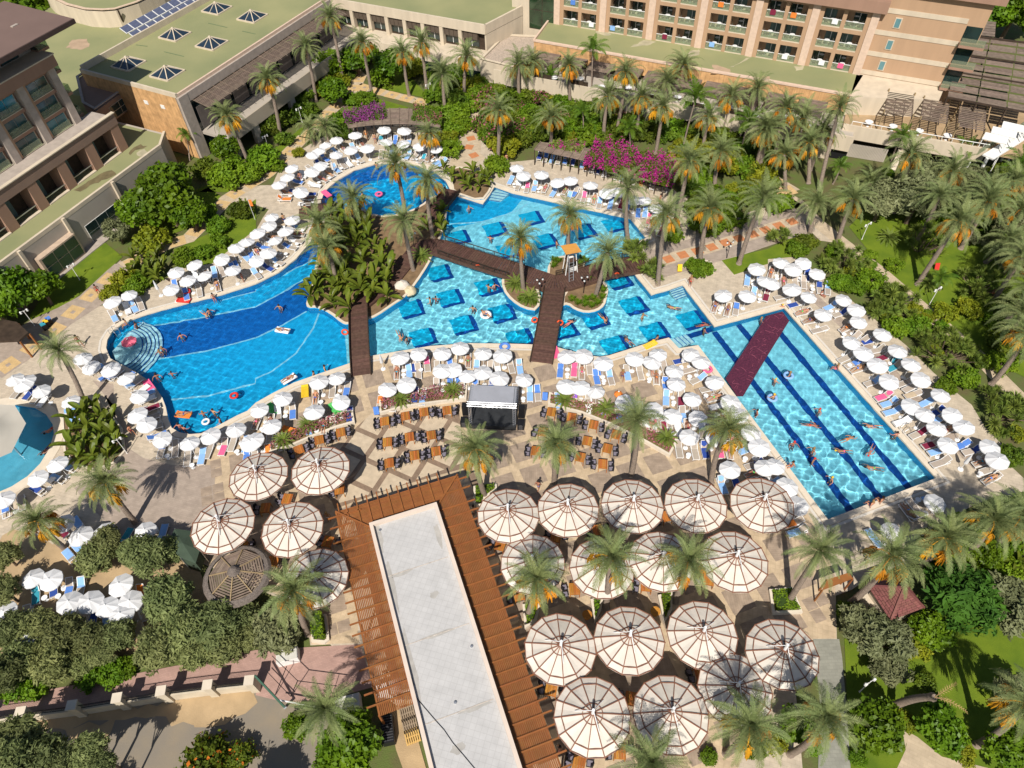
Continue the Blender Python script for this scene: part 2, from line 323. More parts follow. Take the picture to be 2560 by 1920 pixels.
# ================================================================ pools and ground
def pt(l): return [W(*T(*q)) for q in l]
main_px = [(0,1,915,1350),(0,1,925,1280),(0,1,970,1205),(0,1,1060,1135),(0,1,1150,1095),(0,1,1300,1045),(0,1,1600,965),(0,1,1900,890),(0,1,2212,790),
 (1,1,200,690),(1,1,350,570),(1,1,470,430),(1,1,510,320),(1,1,545,200),(1,1,560,80),(1,0,590,1659),(1,0,640,1608),(1,0,720,1545),(1,0,850,1470),(1,0,1030,1415),(1,0,1200,1405),(1,0,1400,1430),(1,0,1540,1480),(1,0,1640,1560),
 (1,1,1700,20),(1,1,1960,100),(1,1,2020,20),(1,0,2060,1610),(2,1,0,5),(2,1,500,115),(2,1,800,180),(2,1,1025,230),(2,1,1165,400),(2,1,1000,460),(2,1,1065,715),(2,1,1205,885),(2,1,1360,840),(2,1,1475,800),(2,1,1750,1160)]
main = pt(main_px) + [W(1960.5,769), W(2342,1196), W(2069,1300), W(1745,864)]
main += pt([(2,1,1440,1355),(2,1,1355,1262),(2,1,1200,1300),(2,1,1000,1365),(2,1,840,1415),(2,1,760,1428),(2,1,690,1420),(2,1,500,1375),(2,1,390,1345),(2,1,160,1320),(2,1,0,1315),
 (1,1,1850,1310),(1,1,1500,1335),(1,1,1170,1390),(1,1,990,1420),(1,1,790,1490),(1,1,500,1590),(1,1,330,1650),(1,2,150,80),(1,2,0,165),(0,2,2140,235),(0,2,2050,275),(0,2,1900,355),(0,2,1740,430),(0,2,1640,438),(0,2,1550,422),(0,2,1480,380),(0,2,1450,300),(0,2,1430,200),(0,2,1400,120),(0,2,1340,30),
 (0,1,1320,1659),(0,1,1250,1610),(0,1,1150,1545),(0,1,1050,1495),(0,1,950,1440)])
kid = pt([(0,2,130,175),(0,2,300,200),(0,2,400,260),(0,2,460,350),(0,2,470,430),(0,2,430,560),(0,2,350,690),(0,2,240,800),(0,2,100,890),(0,2,-40,950),(0,2,-240,900),(0,2,-330,640),(0,2,-280,360),(0,2,-120,200)])
main = ccw(main); kid = ccw(kid)
WZ, FZ = -.12, -1.35
deck_poly = [W(-260,820), W(-120,860)] + pt([(0,1,60,1330),(0,1,330,1215),(0,1,560,1090),(0,1,840,990),(0,1,900,975),(0,1,1140,880),(0,1,1290,830),(0,1,1440,745),(0,1,1560,660),(0,1,1830,620),(0,1,1940,520),(0,1,2080,410),(0,1,2212,330),(1,1,60,220),(1,1,110,150),(1,1,20,120),(0,1,2180,130),(0,1,2000,110),(0,1,1960,20),(1,0,40,1600),(1,0,140,1600),(1,0,230,1400),(1,0,380,1300),(1,0,520,1215),(1,0,640,1150),(1,0,790,1095),(1,0,1200,1060),(1,0,1600,1095),(1,0,1640,1260),(1,0,1740,1420),(1,0,1760,1240),(1,0,1850,1080),(1,0,1900,980),(1,0,1960,1010),(1,0,1930,1200),(1,0,2060,1330),(1,0,2150,1440),(1,0,2200,1400),(2,0,190,1380),(2,0,700,1480),(2,0,1400,1640),(2,1,1420,0),(2,1,1560,40),(2,1,1580,330),(2,1,2212,120),(3,1,0,80),(3,1,180,30),(3,1,600,440),(3,1,450,420),(3,1,370,340),(3,1,160,300),(2,1,2150,490),(2,1,1850,590),(2,1,1920,700),(2,1,2212,620),(3,1,0,580),(3,1,230,560),(3,1,330,640),(3,1,500,740),(3,1,560,860),(3,1,700,920),(3,1,850,1040),(3,1,1200,1330),(3,1,1430,1560),(3,2,1600,50),(3,2,1760,180),(3,2,1880,380),(3,2,2060,560),(3,2,2110,720),(3,2,2300,900),(3,2,2300,1000),(3,2,2000,960),(3,2,1750,1060),(3,2,1420,1250),(3,2,1330,1440),(3,2,1280,1560),(3,3,900,0),(3,3,720,120),(3,3,585,170),(3,3,595,545),(3,3,200,560)]) + [W(2010,1960), W(1180,1960)] + pt([(1,3,1440,1250),(1,3,1230,1130),(1,3,1060,1000),(1,3,640,590),(1,3,470,600),(1,3,430,300),(0,2,1640,1500),(0,2,1500,1500),(0,2,1100,1420),(0,2,560,1659),(0,3,0,280)]) + [W(-260,1560)]
BIG = [Vector((-500,-200,0)), Vector((520,-200,0)), Vector((520,620,0)), Vector((-500,620,0))]
struct('ground', MB().sheet([BIG, main, kid], -.05), M['ground'])
struct('pool_deck', MB().sheet([ccw(deck_poly), main, kid], 0.0), M['deck'])

tile_l = tile_mat('aqua_mosaic', (.27, .74, .87), (.92, .95, .97), .3, .3, AX, .06, mortar=.006)
tile_m = mat('azure_mosaic', (.008, .45, .8), .5, .07, 2)
tile_d = mat('navy_mosaic', (.002, .15, .5), .5, .08, 2)
tile_n = mat('lane_mosaic', (.001, .065, .3), .5, .08, 2)
tile_w = mat('wall_mosaic', (.015, .34, .66), .5, .07, 2)
caustic_line = mat('painted_caustic', (.3, .7, .86), .5, .05, 3)  # bright caustic streaks at depth changes, painted as pale strips on the floor
water_m = bpy.data.materials.new('pool_water'); water_m.use_nodes = True
N = water_m.node_tree.nodes; N.clear(); o_ = N.new('ShaderNodeOutputMaterial'); g_ = N.new('ShaderNodeBsdfGlass')
g_.inputs['Roughness'].default_value = 0; g_.inputs['IOR'].default_value = 1.33; g_.inputs['Color'].default_value = (.93, .985, 1, 1)
water_m.node_tree.links.new(g_.outputs[0], o_.inputs[0])
rng = np.random.default_rng(5)
WAVES = [(2 * math.pi / L * math.cos(a), 2 * math.pi / L * math.sin(a), p, .0054 * L ** 1.25) for L, a, p in zip(rng.uniform(.32, 1.75, 46), rng.uniform(0, 6.28, 46), rng.uniform(0, 6.28, 46))]
def in_poly_np(X, Y, pl):
    r = np.zeros(X.shape, bool); j = len(pl) - 1
    for i in range(len(pl)):
        xi, yi, xj, yj = pl[i][0], pl[i][1], pl[j][0], pl[j][1]
        if yi != yj: r ^= ((yi > Y) != (yj > Y)) & (X < (xj - xi) * (Y - yi) / (yj - yi) + xi)
        j = i
    return r
def water(name, pl, res=.1, calm=1.0):
    xs = np.arange(min(p[0] for p in pl) - .4, max(p[0] for p in pl) + .4, res); ys = np.arange(min(p[1] for p in pl) - .4, max(p[1] for p in pl) + .4, res)
    X, Y = np.meshgrid(xs, ys); Z = np.zeros_like(X)
    for kx, ky, p, A in WAVES: Z += A * np.sin(kx * X + ky * Y + p)
    amp = calm * (.62 + .38 * np.sin(X * .11 + 1.3) * np.sin(Y * .13 + .4))
    # the western basin is calmer than the lap pool
    Z = WZ + Z * amp
    keep = in_poly_np(X, Y, offset(pl, .12)); ny, nx = X.shape
    q = keep[:-1, :-1] & keep[:-1, 1:] & keep[1:, 1:] & keep[1:, :-1]
    idx = np.arange(nx * ny).reshape(ny, nx)
    fs = np.stack([idx[:-1, :-1][q], idx[:-1, 1:][q], idx[1:, 1:][q], idx[1:, :-1][q]], -1)
    used = np.unique(fs); rm = np.full(nx * ny, -1); rm[used] = np.arange(len(used))
    v = np.stack([X.ravel()[used], Y.ravel()[used], Z.ravel()[used]], -1); fs = rm[fs]
    me = bpy.data.meshes.new(name); me.vertices.add(len(v)); me.vertices.foreach_set('co', v.ravel())
    me.loops.add(len(fs) * 4); me.loops.foreach_set('vertex_index', fs.ravel()); me.polygons.add(len(fs))
    me.polygons.foreach_set('loop_start', np.arange(0, len(fs) * 4, 4)); me.polygons.foreach_set('use_smooth', np.ones(len(fs), bool))
    me.update(calc_edges=True); me.materials.append(water_m)
    o = bpy.data.objects.new(name, me); COL.objects.link(o); o['kind'] = 'structure'; o.cycles.is_caustics_caster = True
    return o
RECV = []
def recv(o): o.cycles.is_caustics_receiver = True; RECV.append(o); return o
water('pool_water', main); water('splash_pool_water', kid, .14, .6)
pf = recv(struct('pool_floor', MB().sheet([main], FZ), tile_l))
kf = recv(struct('splash_pool_floor', MB().sheet([kid], -.75), mat('kid_tile', (.13, .5, .66), .5, .08, 1)))
def walls(pl, z0, z1):
    mb = MB(); n = len(pl)
    mb.add([(p[0], p[1], z) for z in (z0, z1) for p in pl], [((k + 1) % n, k, n + k, n + (k + 1) % n) for k in range(n)]); return mb
recv(struct('pool_wall', walls(main, FZ - .02, -.002), tile_w)); recv(struct('splash_pool_wall', walls(kid, -.8, -.002), tile_w))
def ring(pl, d0, d1, z, n0=0):
    a = offset(pl, d0) if d0 else [Vector((p[0], p[1], 0)) for p in ccw(pl)]; b = offset(pl, d1); n = len(a); mb = MB()
    mb.add([(p[0], p[1], z) for p in a] + [(p[0], p[1], z) for p in b], [((k + 1) % n, k, n + k, n + (k + 1) % n) for k in range(n)])
    mb.add([(p[0], p[1], z) for p in a] + [(p[0], p[1], z - .2) for p in a], [(k, (k + 1) % n, n + (k + 1) % n, n + k) for k in range(n)])
    mb.add([(p[0], p[1], z) for p in b] + [(p[0], p[1], z - .1) for p in b], [((k + 1) % n, k, n + k, n + (k + 1) % n) for k in range(n)])
    return mb
struct('pool_coping', ring(main, -.04, .52, .045), M['coping'])
struct('pool_drain', ring(main, .62, .86, .012), M['drain'])
struct('splash_pool_coping', ring(kid, -.03, 1.0, .04), M['coping'])
def floor_sheet(name, pl, m, lvl, parent=pf):
    return recv(obj(name, MB().sheet([pl], FZ + .006 * lvl), m, parent))
AZ = -1.02                                            # apparent depth at which floor marks are read
def wz(l): return [W(*T(*q), AZ) for q in l]
west = wz([(0,1,880,1300),(0,1,1000,1120),(0,1,1600,950),(0,1,2212,780),(1,1,200,670),(1,1,500,380),(1,1,700,420),(1,1,760,1100),(1,1,790,1500),(1,1,500,1600),(1,2,150,90),(0,2,2140,245),(0,2,1740,450),(0,2,1500,420),(0,2,1400,130),(0,1,1250,1640),(0,1,1000,1500)])
floor_sheet('azure_floor', west, tile_m, 1)
lA = [(0,1,1255,1180),(0,1,1700,1105),(0,1,2212,1000),(1,1,0,1000),(1,1,230,880),(1,1,555,680)]
lB = [(1,1,440,1040),(1,1,230,1160),(1,1,0,1270),(0,1,2212,1270),(0,1,1800,1380),(0,1,1450,1440),(0,1,1100,1475),(0,1,1180,1330)]
floor_sheet('navy_floor_band', wz(lA + [(1,1,640,700),(1,1,560,1000)] + lB), tile_d, 2)
lC = [(0,1,1900,950),(0,1,2212,870),(1,1,0,850),(1,1,250,720),(1,1,540,570)]
floor_sheet('navy_floor_band', wz(lC + [(1,1,640,480),(1,1,560,340),(1,1,470,440),(1,1,330,590),(1,1,180,700),(0,1,2200,800)]), tile_d, 2)
nw = wz([(1,0,590,1659),(1,0,720,1545),(1,0,850,1470),(1,0,1030,1415),(1,0,1200,1405),(1,0,1400,1430),(1,0,1540,1480),(1,0,1640,1560),(1,1,1600,200),(1,1,1000,300),(1,1,520,300),(1,1,560,60)])
floor_sheet('azure_floor', nw, tile_m, 1)
floor_sheet('navy_floor_band', wz([(1,0,620,1659),(1,0,760,1560),(1,0,900,1490),(1,0,1050,1450),(1,0,1250,1440),(1,0,1420,1470),(1,0,1400,1540),(1,0,1200,1545),(1,0,1000,1580),(1,0,930,1640),(1,1,860,60),(1,1,700,160),(1,1,560,200)]), tile_d, 2)
floor_sheet('azure_floor', wz([(1,1,1690,40),(1,1,1960,115),(1,1,2030,30),(1,0,2080,1640),(2,1,100,60),(2,1,0,180),(1,1,2000,260),(1,1,1700,320),(1,1,1600,300)]), tile_m, 1)
def line_sheet(l, w, m, lvl, name='floor_line', end=None):
    p = [Vector((q.x, q.y, 0)) for q in wz(l)]; mb = MB(); n = len(p); a = []; b = []
    for k in range(n):
        d = (p[min(k + 1, n - 1)] - p[max(k - 1, 0)]).normalized(); s = Vector((-d.y, d.x, 0)) * w / 2; a.append(p[k] + s); b.append(p[k] - s)
    mb.add([(q.x, q.y, FZ + .006 * lvl) for q in a + b], [(n + k, n + k + 1, k + 1, k) for k in range(n - 1)])
    return recv(obj(name, mb, m, pf))
line_sheet(lA, .22, caustic_line, 3); line_sheet(lB[:-1], .22, caustic_line, 3); line_sheet(lC, .22, caustic_line, 3)
line_sheet([(1,1,550,1050),(1,1,500,1180),(1,1,350,1400),(1,1,150,1550),(1,1,0,1620),(0,2,2212,0),(0,2,1800,110),(0,2,1480,145)], .22, caustic_line, 3)
line_sheet([(1,1,1650,290),(1,1,1950,270),(2,1,60,170),(2,1,150,100)], .25, caustic_line, 3)
def nline(a, b, w):
    A, B = W(*a, AZ), W(*b, AZ); d = (B - A).normalized(); s = Vector((-d.y, d.x, 0)) * w / 2
    return recv(obj('lane_line', MB().add([(*(q).xy, FZ + .018) for q in (A - s, B - s, B + s, A + s)], [(0, 1, 2, 3)]), tile_n, pf))
nline((1785,832), (2130,1282), .72); nline((1844,812), (2203,1252), .72); nline((1925,806), (2277,1228), .72); nline(T(2,1,1495,1265), T(2,1,1730,1192), .75)
# square inlays with a navy edge on two sides
inl = [(1,1,1570,705),(1,1,1990,825),(1,1,1660,920),(1,1,1325,1015),(1,1,1775,1150),(1,1,2110,1050),(1,1,1425,1260),(1,1,1730,400),(1,1,2050,330),(1,1,2170,510),(2,1,150,235),(2,1,270,430),(2,1,600,350),(2,1,870,290),(2,1,900,770),(2,1,1030,985),(2,1,1530,1110),(2,1,1210,1210),(2,1,870,1330),(2,1,700,1100),(2,1,430,1190),(2,1,50,1265)]
sqm = mesh(MB().add([(-1.2, -1.2, 0), (1.2, -1.2, 0), (1.2, 1.2, 0), (-1.2, 1.2, 0)], [(0, 1, 2, 3)]), 'tile_inlay', mat('blue_mosaic', (.004, .46, .74), .5, .06, 2))
lm = mesh(MB().add([(-.95, -1.68, 0), (1.68, -1.68, 0), (1.2, -1.15, 0), (-1.2, -1.15, 0), (1.2, 1.2, 0), (1.68, .95, 0)], [(0, 1, 2, 3), (1, 5, 4, 2)]), 'navy_edge', tile_n)
for q in inl:
    p = W(*T(*q), AZ); s = recv(obj('tile_inlay', sqm, None, pf, (p.x, p.y, FZ + .012), AX)); recv(obj('navy_edge', lm, None, s, (0, 0, .006)))
# steps
def steps(c, r0, n, a0, a1, name):
    t = thing(name, None, None)
    for k in range(n):
        r = r0 - k * .42; mb = MB(); A = [a0 + (a1 - a0) * q / 22 for q in range(23)]
        mb.prism([(c.x, c.y)] + [(c.x + r * math.cos(a), c.y + r * math.sin(a)) for a in A], FZ, FZ + (k + 1) * .9 / n)
        recv(obj('step', mb, mat('step_tile', (.5, .8, .86), .5, .06, 2), t)); recv(obj('nosing', MB().tube([(c.x + r * math.cos(a), c.y + r * math.sin(a), FZ + (k + 1) * .9 / n) for a in A], .045, 5), tile_d, t))
    return t
s_ = steps(TW(0,1,960,1360), 5.4, 6, R(-58), R(72), 'curved_steps'); tag(s_, 'curved pale blue steps at the rounded end of the western pool', 'steps')
def flight(a, b, c, n, label):
    t = thing('pool_steps', label, 'steps'); A, B, C = W(*a, -.2), W(*b, -.2), W(*c, -1.0)
    D = (C - A); D.z = 0; e = (B - A); e.z = 0
    for k in range(n):
        p0 = A; p1 = A + D * ((k + 1) / n)
        mb = MB().prism([p0, p0 + e, p1 + e, p1], FZ, FZ + (n - k) * 1.15 / (n + 1)); recv(obj('step', mb, mat('step_tile', (.22, .5, .6)), t))
        recv(obj('nosing', MB().bar(p1.xy.to_3d() + Vector((0, 0, FZ + (n - k) * 1.15 / (n + 1))), (p1 + e).xy.to_3d() + Vector((0, 0, FZ + (n - k) * 1.15 / (n + 1))), .09, .03), tile_d, t))
flight(T(2,1,1360,845), T(2,1,1475,805), T(2,1,1410,945), 5, 'broad pool steps beside the sunlit corner deck by the lap pool')
flight((1245,468), (1282,474), (1213,503), 5, 'pool steps at the far corner of the northern pool')
flight(T(2,1,1365,1275), T(2,1,1440,1345), T(2,1,1500,1240), 4, 'short pool steps where the lap pool meets the plaza')
# ---------------------------------------------------------------- paving zones
def ragged(pl, amp, step, seed):
    r = random.Random(seed); out = []
    for k in range(len(pl)):
        a, b = Vector(pl[k - 1]), Vector(pl[k]); n = max(1, int((b - a).length / step)); d = (b - a).normalized()
        for i in range(n): out.append(a.lerp(b, i / n) + Vector((-d.y, d.x, 0)) * r.gauss(0, amp))
    return out
def zone(name, px, m, z=.004, rag=0):
    pl = ccw([W(*T(*q)) for q in px])
    if rag: pl = ragged(smooth_poly(pl, 1), rag, .7, len(px))
    return struct(name, MB().sheet([pl], z), M[m])
plaza = [(1,1,1010,1470),(1,1,1500,1390),(2,1,160,1370),(2,1,700,1480),(2,1,1300,1330),(2,1,1440,1420),(2,1,1590,1400),(2,2,2000,330),(3,2,300,1060),(3,2,420,1240),(3,3,580,0),(3,3,590,540),(3,3,200,545),(2,3,2212,1000),(2,3,1900,1800),(1,3,1850,1800),(1,2,1750,900),(1,2,1180,1100),(1,2,700,1300),(1,2,850,1659),(1,3,890,580),(1,3,480,590),(1,3,420,260),(0,2,1650,1500),(0,2,1730,950),(0,2,1730,590),(1,2,0,370),(1,2,500,60)]
plaza_w = ccw([W(*T(*q)) for q in plaza])
pz = struct('plaza', MB().sheet([plaza_w], .004), M['band'])
fan = [(1,2,870,370),(1,2,1000,255),(1,2,1380,215),(1,2,1750,180),(1,2,1770,390),(1,2,1830,700),(1,2,1940,830),(1,2,1890,930),(1,2,1790,730),(1,2,1180,900),(1,2,680,1080),(1,2,650,1000),(1,2,560,940),(1,2,700,600)]
fan_w = ccw([W(*T(*q)) for q in fan])
slab = mesh(MB().box((0, 0, 0), (2.15, 2.15, .012)), 'paving_slab', M['brown'])
small = mesh(MB().box((0, 0, 0), (1.02, 1.02, .012)), 'paving_slab', M['brown'])
half = mesh(MB().box((0, 0, 0), (2.15, 1.02, .012)), 'paving_slab', M['brown'])
org = W(*T(2,1,290,1560)); n_slab = 0
for i in range(-16, 16):
    for j in range(-17, 8):
        c = org + ux * (i * 2.95) + uy * (j * 2.95)
        if not inside(c, plaza_w) or inside(c, fan_w): continue
        if all(inside(c + ux * a + uy * b, plaza_w) and not inside(c + ux * a + uy * b, fan_w) for a in (-1.1, 1.1) for b in (-1.1, 1.1)):
            obj('paving_slab', slab, None, pz, (c.x, c.y, .008), AX + (0 if (i + j) % 2 else math.pi / 2)); n_slab += 1
        else:
            for a in (-.55, .55):
                for b in (-.55, .55):
                    d = c + ux * a + uy * b
                    if all(inside(d + ux * e + uy * f, plaza_w) and not inside(d + ux * e + uy * f, fan_w) for e in (-.5, .5) for f in (-.5, .5)):
                        obj('paving_slab', small, None, pz, (d.x, d.y, .008), AX)
fz = struct('dining_court', MB().sheet([fan_w], .014), M['dband'])
va = Vector((math.cos(R(64)), math.sin(R(64)), 0)); vb = Vector((math.cos(R(-29)), math.sin(R(-29)), 0)); o0 = TW(1,2,1060,470)
def clip(pl, cl):
    out = [Vector((p[0], p[1])) for p in pl]
    n = len(cl)
    for k in range(n):
        a, b = cl[k], cl[(k + 1) % n]; res = []
        for q in range(len(out)):
            p, r = out[q - 1], out[q]
            sp = (b[0] - a[0]) * (p[1] - a[1]) - (b[1] - a[1]) * (p[0] - a[0]); sr = (b[0] - a[0]) * (r[1] - a[1]) - (b[1] - a[1]) * (r[0] - a[0])
            if (sp >= 0) != (sr >= 0): res.append(p + (r - p) * (sp / (sp - sr)))
            if sr >= 0: res.append(r)
        out = res
        if not out: return []
    return out
fan_c = ccw([W(*T(*q)) for q in [(1,2,870,370),(1,2,1000,255),(1,2,1380,215),(1,2,1750,180),(1,2,1770,390),(1,2,1800,700),(1,2,1790,730),(1,2,1180,900),(1,2,680,1080),(1,2,650,1000),(1,2,560,940),(1,2,700,600)]])
for i in range(-5, 6):
    for j in range(-5, 6):
        c = o0 + va * ((i + .5) * 2.72) + vb * ((j + .5) * 2.82); e = va * 1.09; f = vb * 1.14
        pl = [c - e - f, c - e + f, c + e + f, c + e - f]
        if not any(inside(p, fan_w) for p in pl + [c]): continue
        for t in tessellate_polygon([[Vector((p.x, p.y, 0)) for p in fan_w]]): pass
        ok = [p for p in pl if inside(p, fan_w)]
        if len(ok) == 4: q = pl
        else:
            q = clip(ccw(pl), fan_c)
            if len(q) < 3 or abs(area(q)) < .3: continue
        obj('flagstone', MB().prism(q, .012, .022), M['diamond'], fz)
# garden paths: grey-edged walks with inset squares
def walk(name, l, w, m, inset=None, insw=1.3, pitch=2.6, core=None, z=.008, phase=.5):
    p = [W(*T(*q)) for q in l]; n = len(p); a = []; b = []
    for k in range(n):
        d = (p[min(k + 1, n - 1)] - p[max(k - 1, 0)]).normalized(); s = Vector((-d.y, d.x, 0)) * w / 2; a.append(p[k] + s); b.append(p[k] - s)
    o = struct(name, MB().add([(q.x, q.y, z) for q in a + b], [(n + k, n + k + 1, k + 1, k) for k in range(n - 1)]), M[m])
    if inset:
        L = [0]
        for k in range(n - 1): L.append(L[-1] + (p[k + 1] - p[k]).length)
        if inset in MATS_INS: me = MATS_INS[inset]
        else: me = MATS_INS[inset] = mesh(MB().box((0, 0, 0), (insw, insw, .012)), 'inset_paver', M[inset])
        s = phase * pitch
        while s < L[-1] - insw * .4:
            k = max(i for i in range(n - 1) if L[i] <= s); d = (p[k + 1] - p[k]).normalized(); c = p[k] + d * (s - L[k])
            q = obj('inset_paver', me, None, o, (c.x, c.y, z + .003), math.atan2(d.y, d.x))
            if core: obj('centre_paver', CORE, None, q, (0, 0, .006))
            s += pitch
    return o
MATS_INS = {}
CORE = mesh(MB().box((0, 0, 0), (.5, .5, .008)), 'centre_paver', M['grey_pave'])
zone('side_path', [(0,1,-60,1300),(0,1,300,1090),(0,1,500,1000),(0,1,760,860),(0,1,1040,590),(0,1,1100,640),(0,1,900,960),(0,1,480,1230),(0,1,430,1330),(0,1,200,1450),(0,1,-60,1600)], 'grey_pave', .006)
walk('west_path', [(0,1,-40,1570),(0,1,180,1420),(0,1,470,1190),(0,1,730,945),(0,1,990,700),(0,1,1060,640)], 2.5, 'grey_pave', 'yellow', 2.0, 3.1, True, .012)
walk('garden_path', [(0,1,1060,650),(0,1,1450,450),(0,1,1630,400),(0,1,1780,250),(0,1,1960,60),(1,0,100,1500),(1,0,420,1180)], 2.3, 'path', 'yellow', 1.7, 3.0, True)
walk('garden_path', [(1,0,420,1200),(1,0,640,960),(1,0,830,800),(1,0,900,660),(1,0,780,560),(1,0,680,520)], 2.3, 'path', 'yellow', 1.5, 3.0, True)
walk('garden_path', [(1,0,880,740),(1,0,1050,790),(1,0,1300,850),(1,0,1500,900)], 1.9, 'path', 'yellow', 1.3, 2.8, True)
walk('salmon_path', [(2,1,1290,600),(2,1,1450,550),(2,1,1700,485),(2,1,1900,420),(2,1,2100,360),(3,1,60,300),(3,1,260,240)], 1.9, 'path', 'salmon', 1.25, 2.05, None, .016)
walk('walk_border', [(2,1,1180,640),(2,1,1450,560),(2,1,1700,490),(2,1,1900,430),(2,1,2100,370),(3,1,60,310),(3,1,300,240)], 5.2, 'grey_pave', None, z=.012)
walk('salmon_path', [(1,0,1840,1160),(1,0,1870,1220),(1,0,1830,1290),(1,0,1930,1390)], 2.2, 'path', 'salmon', 1.5, 2.5, None, .012)
walk('garden_path', [(1,0,1760,1460),(1,0,1840,1290),(1,0,1840,1200),(1,0,1900,1060),(1,0,1950,960)], 3.6, 'path', None, z=.008)
walk('east_path', [(3,1,60,-20),(3,1,250,90),(3,1,420,260),(3,1,620,420),(3,1,800,560),(3,1,960,680),(3,1,1100,800),(3,1,1330,1000),(3,1,1520,1160),(3,1,1840,1440),(3,1,1990,1600),(3,2,2212,160),(3,2,2400,330)], 1.9, 'path', None)
walk('east_path', [(3,0,0,1530),(3,0,200,1640),(3,1,60,20),(3,1,250,140)], 2.4, 'path', 'yellow', 1.3, 3)
for nm, px in (('lawn', [(2,1,1810,590),(2,1,1920,715),(2,1,2212,620),(3,1,0,580),(3,1,230,560),(3,1,230,380),(2,1,2212,490)]),
  ('lawn', [(0,1,480,730),(0,1,900,430),(0,1,1060,560),(0,1,850,750),(0,1,330,1180),(0,1,250,1080)]), ('lawn', [(0,1,1250,350),(0,1,1400,400),(0,1,1630,310),(0,1,1940,60),(0,1,1800,-40),(0,1,1300,200)]),
  ('lawn', [(3,1,700,300),(3,1,960,620),(3,1,1330,980),(3,1,1840,1400),(3,1,2400,1700),(3,1,2500,900),(3,1,2300,200),(3,1,1200,0),(3,1,900,100)]),
  ('lawn', [(3,3,660,540),(3,3,1100,480),(3,3,1700,200),(3,3,2400,600),(3,3,2400,1900),(3,3,720,1900)]), ('lawn', [(1,0,960,600),(1,0,1250,560),(1,0,1500,850),(1,0,1040,760)]),
  ('lawn', [(0,0,1650,1659),(0,0,2212,1420),(1,0,420,1080),(1,0,380,1180),(1,0,0,1500),(0,1,2000,0)]), ('lawn', [(1,0,830,880),(1,0,1050,850),(1,0,1330,930),(1,0,1250,950),(1,0,760,960)]), ('lawn', [(0,1,1500,500),(0,1,1800,360),(0,1,2212,60),(0,1,2212,320),(0,1,1830,620),(0,1,1560,660)])):
    zone(nm, px, 'lawn', .002)
zone('corner_terrace', [(2,1,1330,690),(2,1,1500,660),(2,1,1730,890),(2,1,1900,830),(2,1,2212,940),(3,1,60,920),(2,1,2212,1020),(2,1,1770,1110),(2,1,1510,790)], 'deck', .002)
zone('brown_strip', [(3,1,200,700),(3,1,260,720),(3,1,520,980),(3,1,1000,1430),(3,2,1600,400),(3,2,1860,700),(3,2,1780,740),(3,2,1500,460),(3,1,900,1420),(3,1,400,960)], 'grey_pave', .006)
zone('brown_strip', [(0,2,980,0),(0,2,800,-30),(0,2,900,90),(0,2,1000,200),(0,2,1060,260),(0,2,1120,560),(0,2,1240,640),(0,2,1480,700),(0,2,1740,700),(0,2,1860,700),(0,2,1850,1200),(0,2,1480,1420),(0,2,1200,1450),(0,2,820,1100),(0,2,640,900),(0,2,900,780),(0,2,1080,600),(0,2,1000,300)], 'grey_pave', .007)
zone('sand_yard', [(0,2,-60,1200),(0,2,560,1420),(0,2,1100,1430),(0,2,1640,1500),(0,3,2212,600),(0,3,0,900),(0,3,-100,900)], 'sand', .003, .2)
zone('service_walk', [(0,3,-60,1060),(0,3,600,950),(0,3,1240,830),(0,3,2212,640),(1,3,0,640),(1,3,900,590),(1,3,1010,960),(1,3,400,1130),(1,3,0,1030),(0,3,2212,900),(0,3,1100,1080),(0,3,-60,1280)], 'pink', .010)
zone('street', [(0,3,-100,1330),(0,3,1100,1120),(0,3,2212,950),(1,3,100,1030),(1,3,430,1090),(1,3,900,1190),(1,3,700,2000),(0,3,-100,2200)], 'road', .006)
zone('dirt_verge', [(0,3,-100,1270),(0,3,700,1160),(0,3,1700,1040),(0,3,2150,960),(0,3,2140,1180),(0,3,1700,1280),(0,3,1240,1190),(0,3,600,1300),(0,3,-100,1400)], 'sand', .014, .22)
zone('dirt_patch', [(0,3,1660,1060),(0,3,2180,960),(0,3,2212,1040),(0,3,2090,1240),(0,3,1900,1300),(0,3,1640,1240)], 'sand', .018, .25)
zone('dirt_patch', [(0,3,560,1290),(0,3,840,1240),(0,3,1000,1300),(0,3,860,1400),(0,3,640,1380)], 'sand', .018, .3)
zone('yard_slab', [(1,3,1150,1180),(1,3,1300,1060),(1,3,1480,1700),(1,3,1300,1750),(1,3,1210,1500)], 'sand', .009)
zone('garden_walk', [(3,3,390,545),(3,3,615,545),(3,3,640,700),(3,3,680,1150),(3,3,720,1760),(3,3,430,1760),(3,3,450,1100),(3,3,400,620)], 'greenstone', .012)
zone('east_walk', [(3,3,1160,1320),(3,3,1290,1390),(3,3,1500,1560),(3,3,1900,1659),(3,3,2000,1800),(3,3,1050,1800),(3,3,1190,1500)], 'path', .008)
